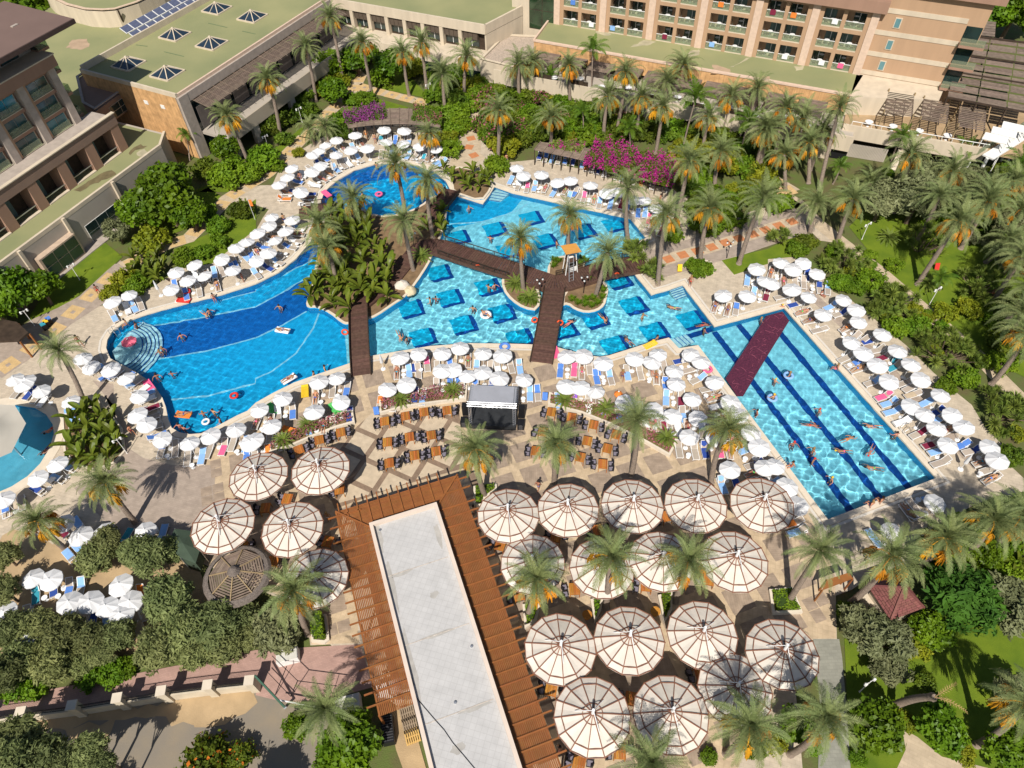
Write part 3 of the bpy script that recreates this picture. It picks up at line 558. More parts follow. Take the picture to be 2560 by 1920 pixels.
# ================================================================ islands, boardwalk, bridges
soil = mat('planting_soil', (.2, .13, .07), .95, .25, 1.5, bump=.4)
def island(label, px, top='soil', name='planted_island', z1=.12):
    pl = ccw(smooth_poly([W(*T(*q)) for q in px], 1)); t = thing(name, label, 'island')
    recv(obj('island_wall', MB().prism(pl, FZ, z1 - .03), tile_w, t))
    obj('kerb', ring(offset(pl, -.28), 0, .3, z1 + .03), M['coping'], t)
    obj('planting_bed', MB().prism(offset(pl, -.25), z1 - .03, z1), soil if top == 'soil' else M['lawn'], t)
    return pl
ISL = island('large kerbed island of banana plants and palms between the pools', [(1,1,600,170),(1,1,760,190),(1,1,900,140),(1,1,1040,215),(1,1,1250,200),(1,1,1420,130),(1,1,1520,40),(1,1,1600,30),(1,1,1660,100),(1,1,1640,250),(1,1,1600,400),(1,1,1520,560),(1,1,1500,620),(1,1,1390,790),(1,1,1290,915),(1,1,1200,970),(1,1,1050,1075),(1,1,960,1110),(1,1,790,1150),(1,1,740,1135),(1,1,640,1050),(1,1,530,1000),(1,1,445,1005),(1,1,435,960),(1,1,490,800),(1,1,530,560),(1,1,560,330)])
island('small kidney island with a leaning palm west of the plaza footbridge', [(2,1,-80,850),(2,1,-10,940),(2,1,100,1012),(2,1,230,1032),(2,1,250,860),(2,1,150,790),(2,1,0,760),(2,1,-90,740)])
island('kidney island with grassy clumps and a leaning palm east of the plaza footbridge', [(2,1,430,990),(2,1,480,972),(2,1,540,1020),(2,1,640,1050),(2,1,740,1032),(2,1,800,985),(2,1,818,920),(2,1,835,830),(2,1,760,740),(2,1,560,780),(2,1,440,880)])
island('sandy island carrying the lifeguard tower', [(2,1,300,760),(2,1,315,620),(2,1,400,555),(2,1,560,570),(2,1,650,650),(2,1,600,730),(2,1,430,790)])
island('kerbed bed of banana plants between the round and northern pools', [(1,1,1690,-60),(1,0,1640,1480),(1,0,1800,1440),(1,0,2050,1560),(1,0,2040,1640),(1,1,1950,95),(1,1,1700,10)], z1=.2)
rock = thing('boulder', 'pale two-lobed boulder spilling water beside the banana island', 'rock')
for k, (x, y, rx, ry, rz) in enumerate([(1265, 820, .95, .8, .9), (1330, 850, .75, .95, .5)]):
    mb = MB(); c = TW(1, 1, x, y); ring_n = 14; vs = []; rr = random.Random(k + 3)
    for a in range(8):
        th = math.pi / 2 * a / 7
        for b in range(ring_n): f = 1 + rr.uniform(-.08, .08); vs.append((c.x + rx * math.cos(th) * math.cos(2 * math.pi * b / ring_n) * f * 1.1, c.y + ry * math.cos(th) * math.sin(2 * math.pi * b / ring_n) * f, -.4 + (rz + .4) * math.sin(th) * f))
    mb.add(vs, [(a * ring_n + b, a * ring_n + (b + 1) % ring_n, (a + 1) * ring_n + (b + 1) % ring_n, (a + 1) * ring_n + b) for a in range(7) for b in range(ring_n)])
    obj('lobe', mb, mat('pale_limestone', (.62, .56, .48), .9, .12, 1.5, bump=.5, bscale=6) if k == 0 else mat('ochre_limestone', (.6, .5, .33), .9, .2, 1.5, bump=.5, bscale=6), rock, smooth=True)

def boardwalk(name, label, pts, width, cat='bridge', plank=.3, rails=(), fascia=.3, gap=.035, low=None):
    t = thing(name, label, cat)
    P = [W(*T(*q[:4]), q[4]) for q in pts]; L = [0]
    for k in range(len(P) - 1): L.append(L[-1] + (P[k + 1] - P[k]).length)
    def at(s):
        s = max(0, min(L[-1], s)); k = max(i for i in range(len(P) - 1) if L[i] <= s + 1e-9); u = (s - L[k]) / (L[k + 1] - L[k])
        def cr(a, b, c, d): return .5 * ((2 * b) + (c - a) * u + (2 * a - 5 * b + 4 * c - d) * u * u + (3 * b - a - 3 * c + d) * u ** 3)
        p = [P[max(k - 1, 0)], P[k], P[k + 1], P[min(k + 2, len(P) - 1)]]; return cr(*p)
    def fr(s):
        d = (at(s + .15) - at(s - .15)); d.normalize(); x = Vector((-d.y, d.x, 0)).normalized(); return at(s), d, x
    n = int(L[-1] / plank)
    for k in range(n):
        a, d0, x0 = fr(k * plank + gap / 2); b, d1, x1 = fr((k + 1) * plank - gap / 2); w = width / 2
        vs = [a - x0 * w, b - x1 * w, b + x1 * w, a + x0 * w]; vs += [v - Vector((0, 0, .07)) for v in vs]
        obj('plank', MB().add(vs, [(3, 2, 1, 0)[::-1], (0, 1, 5, 4), (1, 2, 6, 5), (2, 3, 7, 6), (3, 0, 4, 7)]), M['wood'], t)
    m = max(6, int(L[-1] / .8)); ss = [L[-1] * k / m for k in range(m + 1)]
    for sg in (-1, 1):
        mb = MB()
        for k in range(m):
            a, _, x0 = fr(ss[k]); b, _, x1 = fr(ss[k + 1])
            mb.bar(a + x0 * sg * (width / 2 + .05) - Vector((0, 0, fascia / 2 - .04)), b + x1 * sg * (width / 2 + .05) - Vector((0, 0, fascia / 2 - .04)), .1, fascia)
        obj('side_beam', mb, M['wood'], t)
    for sg, s0, s1, hh in rails:
        k0 = s0 * L[-1]; k1 = s1 * L[-1]; nn = max(2, round((k1 - k0) / 1.5)); r = obj('railing', MB().bar(fr(k0)[0] + fr(k0)[2] * sg * width / 2 + Vector((0, 0, .05)), fr(k0)[0] + fr(k0)[2] * sg * width / 2 + Vector((0, 0, hh)), .09, .09), M['dark'], t)
        for q in range(nn):
            a, _, x0 = fr(k0 + (k1 - k0) * q / nn); b, _, x1 = fr(k0 + (k1 - k0) * (q + 1) / nn); a = a + x0 * sg * width / 2; b = b + x1 * sg * width / 2
            Z = Vector((0, 0, 1)); obj('post', MB().bar(b + Z * .05, b + Z * hh, .09, .09), M['dark'], r)
            mb = MB().bar(a + Z * (hh - .04), b + Z * (hh - .04), .1, .06).bar(a + Z * .16, b + Z * .16, .05, .05)
            for u in range(1, 9): p = a.lerp(b, u / 9); mb.bar(p + Z * .16, p + Z * (hh - .05), .035, .035)
            obj('baluster_panel', mb, M['dark'], r)
    if low:
        for sg in (-1, 1):
            mb = MB()
            for k in range(m):
                a, _, x0 = fr(ss[k]); b, _, x1 = fr(ss[k + 1]); mb.bar(a + x0 * sg * (width / 2 + .09) + Vector((0, 0, low / 2)), b + x1 * sg * (width / 2 + .09) + Vector((0, 0, low / 2)), .1, low)
            obj('side_board', mb, M['dark'], t)
    return t
boardwalk('boardwalk', 'long curved brown boardwalk with black railings crossing the pools', [(1,1,1330,600,.3),(1,1,1430,490,.4),(1,1,1560,470,.7),(1,1,1800,545,1.0),(1,1,2100,640,.95),(2,1,60,690,.7),(2,1,220,745,.5),(2,1,380,790,.42),(2,1,560,745,.45),(2,1,760,680,.6),(2,1,950,640,.55),(2,1,1165,615,.25)], 2.7, 'boardwalk', .3, ((1, .16, .5, .85), (1, .64, .95, .85), (-1, .18, .46, .8)), .45)
boardwalk('footbridge', 'brown plank footbridge from the banana island to the plaza', [(1,1,885,960,.55),(1,1,888,1150,.75),(1,1,897,1380,.6),(1,1,912,1590,.08)], 1.95, plank=.42, low=.4)
boardwalk('footbridge', 'brown plank footbridge from the lifeguard junction to the plaza', [(2,1,368,830,.44),(2,1,340,1000,.8),(2,1,300,1230,.65),(2,1,252,1480,.08)], 2.3, plank=.3, low=.35)
boardwalk('footbridge', 'small shaded footbridge with curved rail beside the round pool', [(1,1,370,190,.2),(1,1,540,150,.55),(1,1,740,130,.3)], 2.0, rails=((1, .1, .8, .9),))
boardwalk('footbridge', 'short dark footbridge linking banana bed and palm island', [(1,1,1500,240,.4),(1,1,1590,120,.6),(1,1,1700,-20,.4)], 2.0, low=.4)
boardwalk('island_walkway', 'brown plank walkway through the banana island', [(1,1,1300,590,.28),(1,1,1225,680,.28),(1,1,1120,800,.28),(1,1,980,900,.4),(1,1,890,970,.5)], 2.2, 'walkway')
# lifeguard tower
t = thing('lifeguard_tower', 'lifeguard tower with orange roof and ladder on the boardwalk island', 'lifeguard tower')
c = TW(2,1,500,700,.15); up_ = 2.2
for a, b in ((-.6, -.5), (.6, -.5), (.6, .5), (-.6, .5)):
    p = c + ux * a + uy * b; obj('leg', MB().bar(p + ux * a * .35, c + ux * a * .75 + uy * b * .75 + Vector((0, 0, 3.7)), .09, .09), M['whitep'], t)
obj('platform', MB().box(c + Vector((0, 0, up_)), (1.2, 1.1, .1), AX), M['wood'], t)
obj('seat', MB().box(c + Vector((0, 0, up_ + .4)), (.6, .5, .08), AX).box(c + uy * .28 + Vector((0, 0, up_ + .75)), (.6, .08, .6), AX), M['whitep'], t)
obj('roof', MB().box(c + Vector((0, 0, 3.75)), (2.0, 1.7, .07), AX, ry=R(6)), mat('orange_canvas', (.62, .3, .07), .8, .08, 2), t)
ld = obj('ladder', MB(), M['steel'], t)
for s in (-.28, .28): obj('rail', MB().bar(c + ux * (s - .55) - uy * 1.75 + Vector((0, 0, .1)), c + ux * (s - .15) - uy * .5 + Vector((0, 0, up_ + .6)), .06, .06), M['steel'], ld)
for k in range(7): u = (k + .5) / 7.5; p = (c - ux * .55 - uy * 1.75).lerp(c - ux * .15 - uy * .5, u) + Vector((0, 0, .1 + u * 2.4)); obj('rung', MB().bar(p - ux * .28, p + ux * .28, .05, .05), M['steel'], ld)
tag(obj('notice_board', MB().box(TW(2,1,528,665,.9), (.9, .05, .7), AX), M['whitep']), 'white notice board standing beside the lifeguard tower', 'sign')
# life rings hung on the bridges
def torus(R0, r, n=16, m=8):
    mb = MB(); vs = [((R0 + r * math.cos(b)) * math.cos(a), (R0 + r * math.cos(b)) * math.sin(a), r * math.sin(b)) for a in [2 * math.pi * k / n for k in range(n)] for b in [2 * math.pi * k / m for k in range(m)]]
    return mb.add(vs, [(i * m + j, ((i + 1) % n) * m + j, ((i + 1) % n) * m + (j + 1) % m, i * m + (j + 1) % m) for i in range(n) for j in range(m)])
ringm = mesh(torus(.32, .1), 'life_ring', mat('life_ring_orange', (.75, .09, .02), .5, .05, 2), True)
for (q, z, lab) in (((1,1,1915,650), .7, 'orange life ring hung on the arched boardwalk side'), ((2,1,905,720), .35, 'orange life ring hung on the boardwalk near the deck end'), ((2,1,195,1105), .6, 'orange life ring on the west side of the plaza footbridge'), ((2,1,415,1130), .6, 'orange life ring on the east side of the plaza footbridge'), ((1,1,768,1210), .6, 'orange life ring on the side of the banana island footbridge')):
    o = obj('life_ring', ringm, None, None, TW(*q, z)); o.rotation_euler = (R(80), 0, R(5)); tag(o, lab, 'life ring', 'life rings on the bridges')
# purple net afloat in the lap pool
net = [(1916,790),(1956,779),(1973,802),(1915,895),(1858,990),(1842,990),(1814,946),(1865,868)]
pl = ccw([W(x, y, -.05) for x, y in net]); xs = MB(); rr = random.Random(2)
nt_ = thing('floating_mat', 'purple floating mat laid across the lap pool', 'mat')
obj('mat_sheet', MB().prism(pl, -.13, -.03), mat('purple_mat', (.115, .022, .05), .85, .35, 5, bump=1.0, bscale=7, col2=(.055, .012, .03), detail=8), nt_)
for k in range(46):
    a = pl[0].lerp(pl[0], 0); q = None
    while q is None:
        p = Vector((rr.uniform(min(v.x for v in pl), max(v.x for v in pl)), rr.uniform(min(v.y for v in pl), max(v.y for v in pl)), -.02))
        if inside(p, pl): q = p
    d = Vector((rr.uniform(-1, 1), rr.uniform(-1, 1), 0)).normalized() * rr.uniform(.3, .8); e = q + d
    if inside(e, pl): obj('cord', MB().tube([q, q.lerp(e, .5) + Vector((rr.uniform(-.1, .1), rr.uniform(-.1, .1), .03)), e], .025, 5), mat('purple_cord', (.24, .06, .1), .8), nt_)
# ================================================================ the bar with its slatted pergola
e1 = Vector((math.cos(R(17.5)), math.sin(R(17.5)), 0)); e2 = Vector((math.sin(R(17.5)), -math.cos(R(17.5)), 0))
A = TW(1,2,975,1200,4.0); A.z = 0; BW = (TW(1,2,1560,1020,4.0) - TW(1,2,975,1200,4.0)).length; BL = 24.0
def bp(x, y, z): return A + e1 * x + e2 * y + Vector((0, 0, z))
bar = thing('bar_building', 'long white-roofed bar with orange slatted pergola on three sides', 'building')
obj('wall', MB().prism([bp(.35, .35, 0), bp(BW - .35, .35, 0), bp(BW - .35, BL, 0), bp(.35, BL, 0)], 0, 3.5), M['cream'], bar)
rf = obj('roof', MB().prism([bp(.3, .3, 0), bp(BW - .3, .3, 0), bp(BW - .3, BL, 0), bp(.3, BL, 0)], 3.5, 3.62), tile_mat('white_roof_tile', (.49, .48, .47), (.88, .875, .87), .45, .45, R(17.5), .07, mortar=.018, vary=.012), bar)
for nm, a, b in (('parapet', bp(.15, 0, 3.75), bp(.15, BL, 3.75)), ('parapet', bp(BW - .15, 0, 3.75), bp(BW - .15, BL, 3.75)), ('parapet', bp(.3, .15, 3.75), bp(BW - .3, .15, 3.75))): obj(nm, MB().bar(a, b, .3, .5), mat('pale_parapet', (.66, .55, .46), .8, .06, .8), rf)
for y in (5.2, 11.2, 17.2): obj('roof_joint', MB().bar(bp(.45, y, 3.63), bp(BW - .45, y, 3.63), .06, .02), mat('joint_stain', (.5, .44, .38), .9, .3, 3), rf)
for k, (x, y, a, b) in enumerate(((.55, 1.2, .25, 1.6), (.6, 6.0, .2, 2.4), (BW - .7, 3.0, .22, 1.2), (1.6, 5.3, .9, .2), (3.2, 11.2, 1.4, .16), (.55, 12.5, .25, 3.0), (4.2, 17.3, 1.2, .2), (2.2, 19.5, .5, .35), (3.6, 8.0, .35, .3))): obj('roof_stain', MB().sheet([ccw([bp(x + a * math.cos(q * .5) * (1 + .25 * math.sin(q * 2.3 + k)), y + b * math.sin(q * .5) * (1 + .25 * math.cos(q * 1.7)), 0) for q in range(12)])], 3.625), mat('roof_dirt', (.4, .38, .35), .9, .12, 2), rf)
for x, y in ((.75, .8), (BW - .8, 13), (2.9, 16.5)): obj('roof_drain', MB().lathe([(.12, 3.62), (.12, 3.7), (0, 3.72)], 8, 0, bp(x, y, 0)), M['steel'], rf)
cab = [TW(1,3,x,y,3.67) for x, y in ((1300,850),(1345,880),(1362,940),(1352,990),(1385,1050),(1450,1130),(1540,1235),(1625,1330),(1700,1440),(1790,1545),(1890,1665),(1960,1750))]
tag(obj('roof_cable', MB().tube(cab, .022, 5), M['black']), 'thin black cable snaking across the white bar roof', 'cable')
PW, OV, NS = 2.6, .75, 19
LEFT_END = 15.4
for k in range(NS):
    u = (k + .6) / NS * PW
    obj('slat', MB().bar(bp(-u, -u, 3.12), bp(-u, LEFT_END, 3.12), .1, .05), M['orange_wood'], bar)
    obj('slat', MB().bar(bp(BW + u, -u, 3.12), bp(BW + u, BL, 3.12), .1, .05), M['orange_wood'], bar)
    obj('slat', MB().bar(bp(-u, -u, 3.12), bp(BW + u, -u, 3.12), .1, .05), M['orange_wood'], bar)
y = .45
while y < BL:
    if y < LEFT_END: obj('rafter', MB().bar(bp(-.02, y, 3.2), bp(-PW - OV, y, 3.2), .11, .13), M['orange_wood'], bar)
    obj('rafter', MB().bar(bp(BW + .02, y, 3.2), bp(BW + PW + OV, y, 3.2), .11, .13), M['orange_wood'], bar); y += .94
for k in range(-1, 10):
    x = -1.6 + k * .94 if k >= 0 else -2.3
    y0 = 0 if 0 < x < BW else (-(-x) if x < 0 else -(x - BW))
    if x < BW + PW: obj('rafter', MB().bar(bp(x, min(0, y0) - .02, 3.2), bp(x, -PW - OV, 3.2), .11, .13), M['orange_wood'], bar)
for k in (-1, -2):
    obj('rafter', MB().bar(bp(-PW * (k + 2.4) / 2.4, -PW * .4 * -k, 3.2), bp(-PW - OV, -PW * .4 * -k, 3.2), .11, .13), M['orange_wood'], bar)
    obj('rafter', MB().bar(bp(BW + PW * .4 * -k, -PW * .4 * -k, 3.2), bp(BW + PW + OV, -PW * .4 * -k, 3.2), .11, .13), M['orange_wood'], bar)
for s, x0 in ((-1, 0), (1, BW)): obj('hip_beam', MB().bar(bp(x0, 0, 3.26), bp(x0 + s * PW, -PW, 3.26), .12, .14), M['orange_wood'], bar)
for p in [(-PW, -PW), (BW + PW, -PW), (BW / 2, -PW)] + [(-PW, y) for y in (3, 8, 13, 15.3)] + [(BW + PW, y) for y in (3, 8, 13, 18, 23)]: obj('post', MB().bar(bp(*p, 0), bp(*p, 3.1), .14, .14), M['orange_wood'], bar)
obj('edge_beam', MB().bar(bp(-PW, -PW, 3.03), bp(-PW, LEFT_END, 3.03), .1, .12).bar(bp(BW + PW, -PW, 3.03), bp(BW + PW, BL, 3.03), .1, .12).bar(bp(-PW, -PW, 3.03), bp(BW + PW, -PW, 3.03), .1, .12), M['orange_wood'], bar)
# ================================================================ stage with truss roof
st = thing('stage', 'black concert stage with grey ribbed roof on silver trusses', 'stage')
s0 = W(1172, 1062.6, .6); s1 = W(1289, 1067.8, .6); s0.z = 0; s1.z = 0; sx = (s1 - s0); SL = sx.length; sx.normalize(); sy = Vector((-sx.y, sx.x, 0)); SZ = 3.1
SD = (W(1173.7, 962, SZ) - s0).dot(sy); SR = (W(1169, 1006, SZ) - s0).dot(sy)
def sp(x, y, z): return s0 + sx * x + sy * y + Vector((0, 0, z))
obj('platform', MB().prism([sp(0, 0, 0), sp(SL, 0, 0), sp(SL, SD, 0), sp(0, SD, 0)], 0, .6), mat('black_stage', (.03, .032, .035), .55, .2, 2), st)
rfm_ = mat('grey_roof_sheet', (.34, .35, .39), .5, .06, 1); rf = obj('roof', MB().prism([sp(.05, SR, 0), sp(SL - .05, SR, 0), sp(SL - .05, SD, 0), sp(.05, SD, 0)], SZ - .1, SZ), rfm_, st)
for k in range(20): y = SR + .06 + (SD - SR - .1) * k / 20; obj('roof_rib', MB().bar(sp(.05, y, SZ + .03), sp(SL - .05, y, SZ + .03), .07, .07), rfm_, rf)
def truss(a, b, w, parent):
    a = Vector(a); b = Vector(b); d = (b - a); L = d.length; d.normalize(); x = d.cross(Vector((.3, .2, 1))).normalized(); y = d.cross(x); mb = MB(); n = max(3, int(L / w))
    cs = [x * i * w / 2 + y * j * w / 2 for i, j in ((-1, -1), (1, -1), (1, 1), (-1, 1))]
    for c in cs: mb.tube([a + c, b + c], .03, 4)
    for k in range(n):
        for q in range(4): mb.tube([a + d * (L * k / n) + cs[q], a + d * (L * (k + 1) / n) + cs[(q + 1) % 4]], .018, 3)
    return obj('truss', mb, M['steel'], parent)
for x in (.15, SL - .15):
    for y in (.35, SD - .15): truss(sp(x, y, .6), sp(x, SR - .1 if y < 1 else y, SZ), .28, st)
    truss(sp(x, SR - .2, SZ - .05), sp(x, SD, SZ - .05), .26, st)
truss(sp(-.1, SR - .15, SZ - .05), sp(SL + .1, SR - .15, SZ - .05), .3, st)
for k in range(5): obj('lamp_head', MB().tube([sp(1.5 + k * .45, SR - .1, SZ - .25), sp(1.52 + k * .45, SR + .05, SZ - .6)], [.1, .16], 8), M['white'], st)
for x, lab in ((-.55, 'black loudspeaker beside the stage on the dining court side'), (SL + .5, 'black loudspeaker beside the stage on the plaza side')):
    sk = thing('loudspeaker', lab, 'loudspeaker'); obj('cabinet', MB().box(sp(x, .5, .4), (.7, .8, .8), math.atan2(sx.y, sx.x)), M['black'], sk); obj('top_box', MB().box(sp(x, 1.9, .75), (.65, .6, 1.5), math.atan2(sx.y, sx.x)), M['black'], sk)
    for z in (.25, .58): obj('speaker_cone', MB().tube([sp(x, .1, z), sp(x, .08, z)], [.22, .2], 12), mat('speaker_grey', (.06, .06, .065), .6), sk)
# ================================================================ planter beds on the plaza
def planter(label, px, h=.45, wall=.22, top=None, name='planter'):
    pl = ccw([W(*T(*q)) for q in px]); t = thing(name, label, 'planter')
    n = len(pl); inn = offset(pl, -wall); mb = MB()
    mb.add([(p[0], p[1], h) for p in pl] + [(p[0], p[1], h) for p in inn] + [(p[0], p[1], 0) for p in pl] + [(p[0], p[1], h - .1) for p in inn],
           [(k, (k + 1) % n, n + (k + 1) % n, n + k) for k in range(n)] + [(2 * n + k, 2 * n + (k + 1) % n, (k + 1) % n, k) for k in range(n)] + [(n + k, n + (k + 1) % n, 3 * n + (k + 1) % n, 3 * n + k) for k in range(n)])
    obj('planter_wall', mb, mat('pale_planter', (.66, .58, .47), .85, .07, 1), t); obj('soil', MB().prism(inn, h - .2, h - .08), soil, t)
    return inn
BED = {}
BED['w'] = planter('long white-edged planter of pink flowers west of the stage', [(1,2,1075,275),(1,2,1065,145),(1,2,1300,75),(1,2,1560,40),(1,2,1830,30),(1,2,1820,150),(1,2,1560,180),(1,2,1300,215)])
BED['s'] = planter('white-edged flower planter in front of the western parasols', [(1,2,860,350),(1,2,840,230),(1,2,560,330),(1,2,330,420),(1,2,90,570),(1,2,130,610),(1,2,300,560),(1,2,480,480),(1,2,700,395)])
BED['e'] = planter('long angled white-edged planter of flowers east of the stage', [(2,2,310,195),(2,2,320,90),(2,2,700,180),(2,2,900,230),(2,2,1130,380),(2,2,1430,500),(2,2,1360,640),(2,2,1150,520),(2,2,850,370),(2,2,600,270)])
BED['h1'] = planter('white planter with clipped hedge and palm beside the salmon path', [(2,1,1510,655),(2,1,1590,580),(2,1,1720,620),(2,1,1745,700),(2,1,1610,750)], .35)
BED['h2'] = planter('white planter with clipped hedge and palm at the northern deck corner', [(2,1,1315,370),(2,1,1350,320),(2,1,1460,340),(2,1,1485,395),(2,1,1340,440)], .35)
BED['h3'] = planter('square white planter with hedge and leaning palm near the red-roofed hut', [(3,3,30,340),(3,3,0,130),(3,3,200,110),(3,3,290,330)], .4)
BED['h4'] = planter('narrow hedge planter at the corner of the bar pergola', [(1,2,1885,1060),(1,2,1880,900),(1,2,2080,880),(1,2,2085,930),(1,2,1985,1000),(1,2,1960,1070)], .4)
BED['h5'] = planter('slim triangular hedge planter between the central round canopies', [(2,3,675,215),(2,3,790,195),(2,3,770,300),(2,3,712,410)], .4)
BED['h6'] = planter('slim triangular hedge planter between the eastern round canopies', [(2,3,1255,180),(2,3,1380,150),(2,3,1380,300),(2,3,1310,420)], .4)
BED['h7'] = planter('narrow hedge planter beside the eastern edge of the bar pergola', [(2,3,90,260),(2,3,250,240),(2,3,210,400),(2,3,110,470)], .4)
BED['h8'] = planter('planter with clipped block hedge in the service corner', [(1,3,485,580),(1,3,480,420),(1,3,520,340),(1,3,615,340),(1,3,640,560),(1,3,600,590)], .3)
# ================================================================ buildings
def clear_glass(name, col, t=.6):
    m = bpy.data.materials.new(name); m.use_nodes = True; n = m.node_tree.nodes; l = m.node_tree.links; b = n['Principled BSDF']; b.inputs['Base Color'].default_value = (*col, 1); b.inputs['Roughness'].default_value = .08
    tr = n.new('ShaderNodeBsdfTransparent'); tr.inputs[0].default_value = (.85, .95, .85, 1); ms = n.new('ShaderNodeMixShader'); ms.inputs[0].default_value = t; l.new(b.outputs[0], ms.inputs[1]); l.new(tr.outputs[0], ms.inputs[2]); l.new(ms.outputs[0], n['Material Output'].inputs[0]); return m
RAILG = clear_glass('balcony_glass', (.34, .35, .26), .7)
def v3(p, z): return Vector((p.x, p.y, z))
class Frame:
    """x along a facade, y out of it, z up"""
    def __init__(s, a, b, out): s.o = v3(a, 0); s.x = (v3(b, 0) - s.o).normalized(); s.y = Vector((s.x.y, -s.x.x, 0)) * out; s.a = math.atan2(s.x.y, s.x.x)
    def p(s, x, y, z): return s.o + s.x * x + s.y * y + Vector((0, 0, z))
    def blk(s, mb, x0, x1, y0, y1, z0, z1, mi=0): return mb.box(s.p((x0 + x1) / 2, (y0 + y1) / 2, (z0 + z1) / 2), (x1 - x0, y1 - y0, z1 - z0), s.a, mi)
    def part(s, name, x0, x1, y0, y1, z0, z1, m, parent): return obj(name, s.blk(MB(), x0, x1, y0, y1, z0, z1), M[m] if isinstance(m, str) else m, parent)
def window(fr, parent, x0, x1, z0, z1, y, nx=2, nz=1, frame='whitep', glass='glass', bar=.07, d=.1):
    w = fr.part('window', x0, x1, y - .05, y + .02, z0, z1, frame, parent)
    for i in range(nx):
        for k in range(nz):
            a = x0 + (x1 - x0) * i / nx; b = x0 + (x1 - x0) * (i + 1) / nx; c = z0 + (z1 - z0) * k / nz; e = z0 + (z1 - z0) * (k + 1) / nz
            o = fr.part('pane', a + bar / 2, b - bar / 2, y + .005, y + .035, c + bar / 2, e - bar / 2, glass, w)
    return w
# small balcony furniture (prototypes are used as the first copies)
def proto_chair(m, name='balcony_chair'):
    t = thing(name, None, 'chair'); mm = M[m] if isinstance(m, str) else m
    obj('seat', MB().box((0, 0, .43), (.46, .46, .05)), mm, t); obj('backrest', MB().box((0, .22, .68), (.46, .05, .45), rx=R(-10)), mm, t)
    lm_ = mesh(MB().bar((0, 0, 0), (0, 0, .42), .04, .04), 'leg', mm)
    for x in (-.2, .2):
        for y in (-.2, .2): obj('leg', lm_, None, t, (x, y, 0))
    return t
def proto_round_table(m='white', r=.38, h=.7, name='balcony_table'):
    t = thing(name, None, 'table'); obj('table_top', MB().lathe([(0, h), (r, h), (r, h - .04), (0, h - .04)], 14), M[m], t); obj('leg', MB().lathe([(.03, h - .04), (.03, .04), (.2, .02), (.2, 0)], 8), M[m], t); return t
BCH = proto_chair(mat('wicker', (.12, .12, .09), .8)); BTB = proto_round_table(); used = {}
def place(proto, loc, rz, group=None, cat=None):
    if proto.name in used: o = dup(proto, loc, rz)
    else: used[proto.name] = 1; o = proto; o.location = loc; o.rotation_euler = (0, 0, rz)
    if group: o['group'] = group
    return o
# ---- the hotel with balconies
HZ, FH = 6.0, 2.98
cols = [W(*q, HZ) for q in ((1504.8,78.6),(1622.2,98.5),(1744.9,119.4),(1871.1,141.2),(2002.8,164.1),(2140.1,185))]
hf = Frame(cols[0], cols[5], 1); cx = [(c - hf.o).dot(hf.x) for c in cols]; step = (cx[5] - cx[0]) / 5; cx = [cx[0] + step * k for k in range(-1, 6)]
hotel = thing('hotel_building', 'tan hotel block with rows of glazed balconies and pale columns', 'building')
NF = 3; ZT = HZ + NF * FH
hf.part('rear_wall', cx[0] - .6, cx[6] + .8, -12, -1.75, HZ - .5, ZT + 3, 'tan', hotel)
for k in range(7): hf.part('column', cx[k] - .52, cx[k] + .52, -1.7, .22, HZ + .002, ZT, 'pinkstone', hotel)
hf.part('cornice', cx[0] - 1.5, cx[6] + 1.2, -3.2, .9, ZT, ZT + 1.5, 'terra', hotel)
hf.part('upper_storey', cx[0], cx[6] - 1, -12, -2.5, ZT + 1.5, ZT + 4.5, 'tan', hotel)
rr = random.Random(11); bal = []
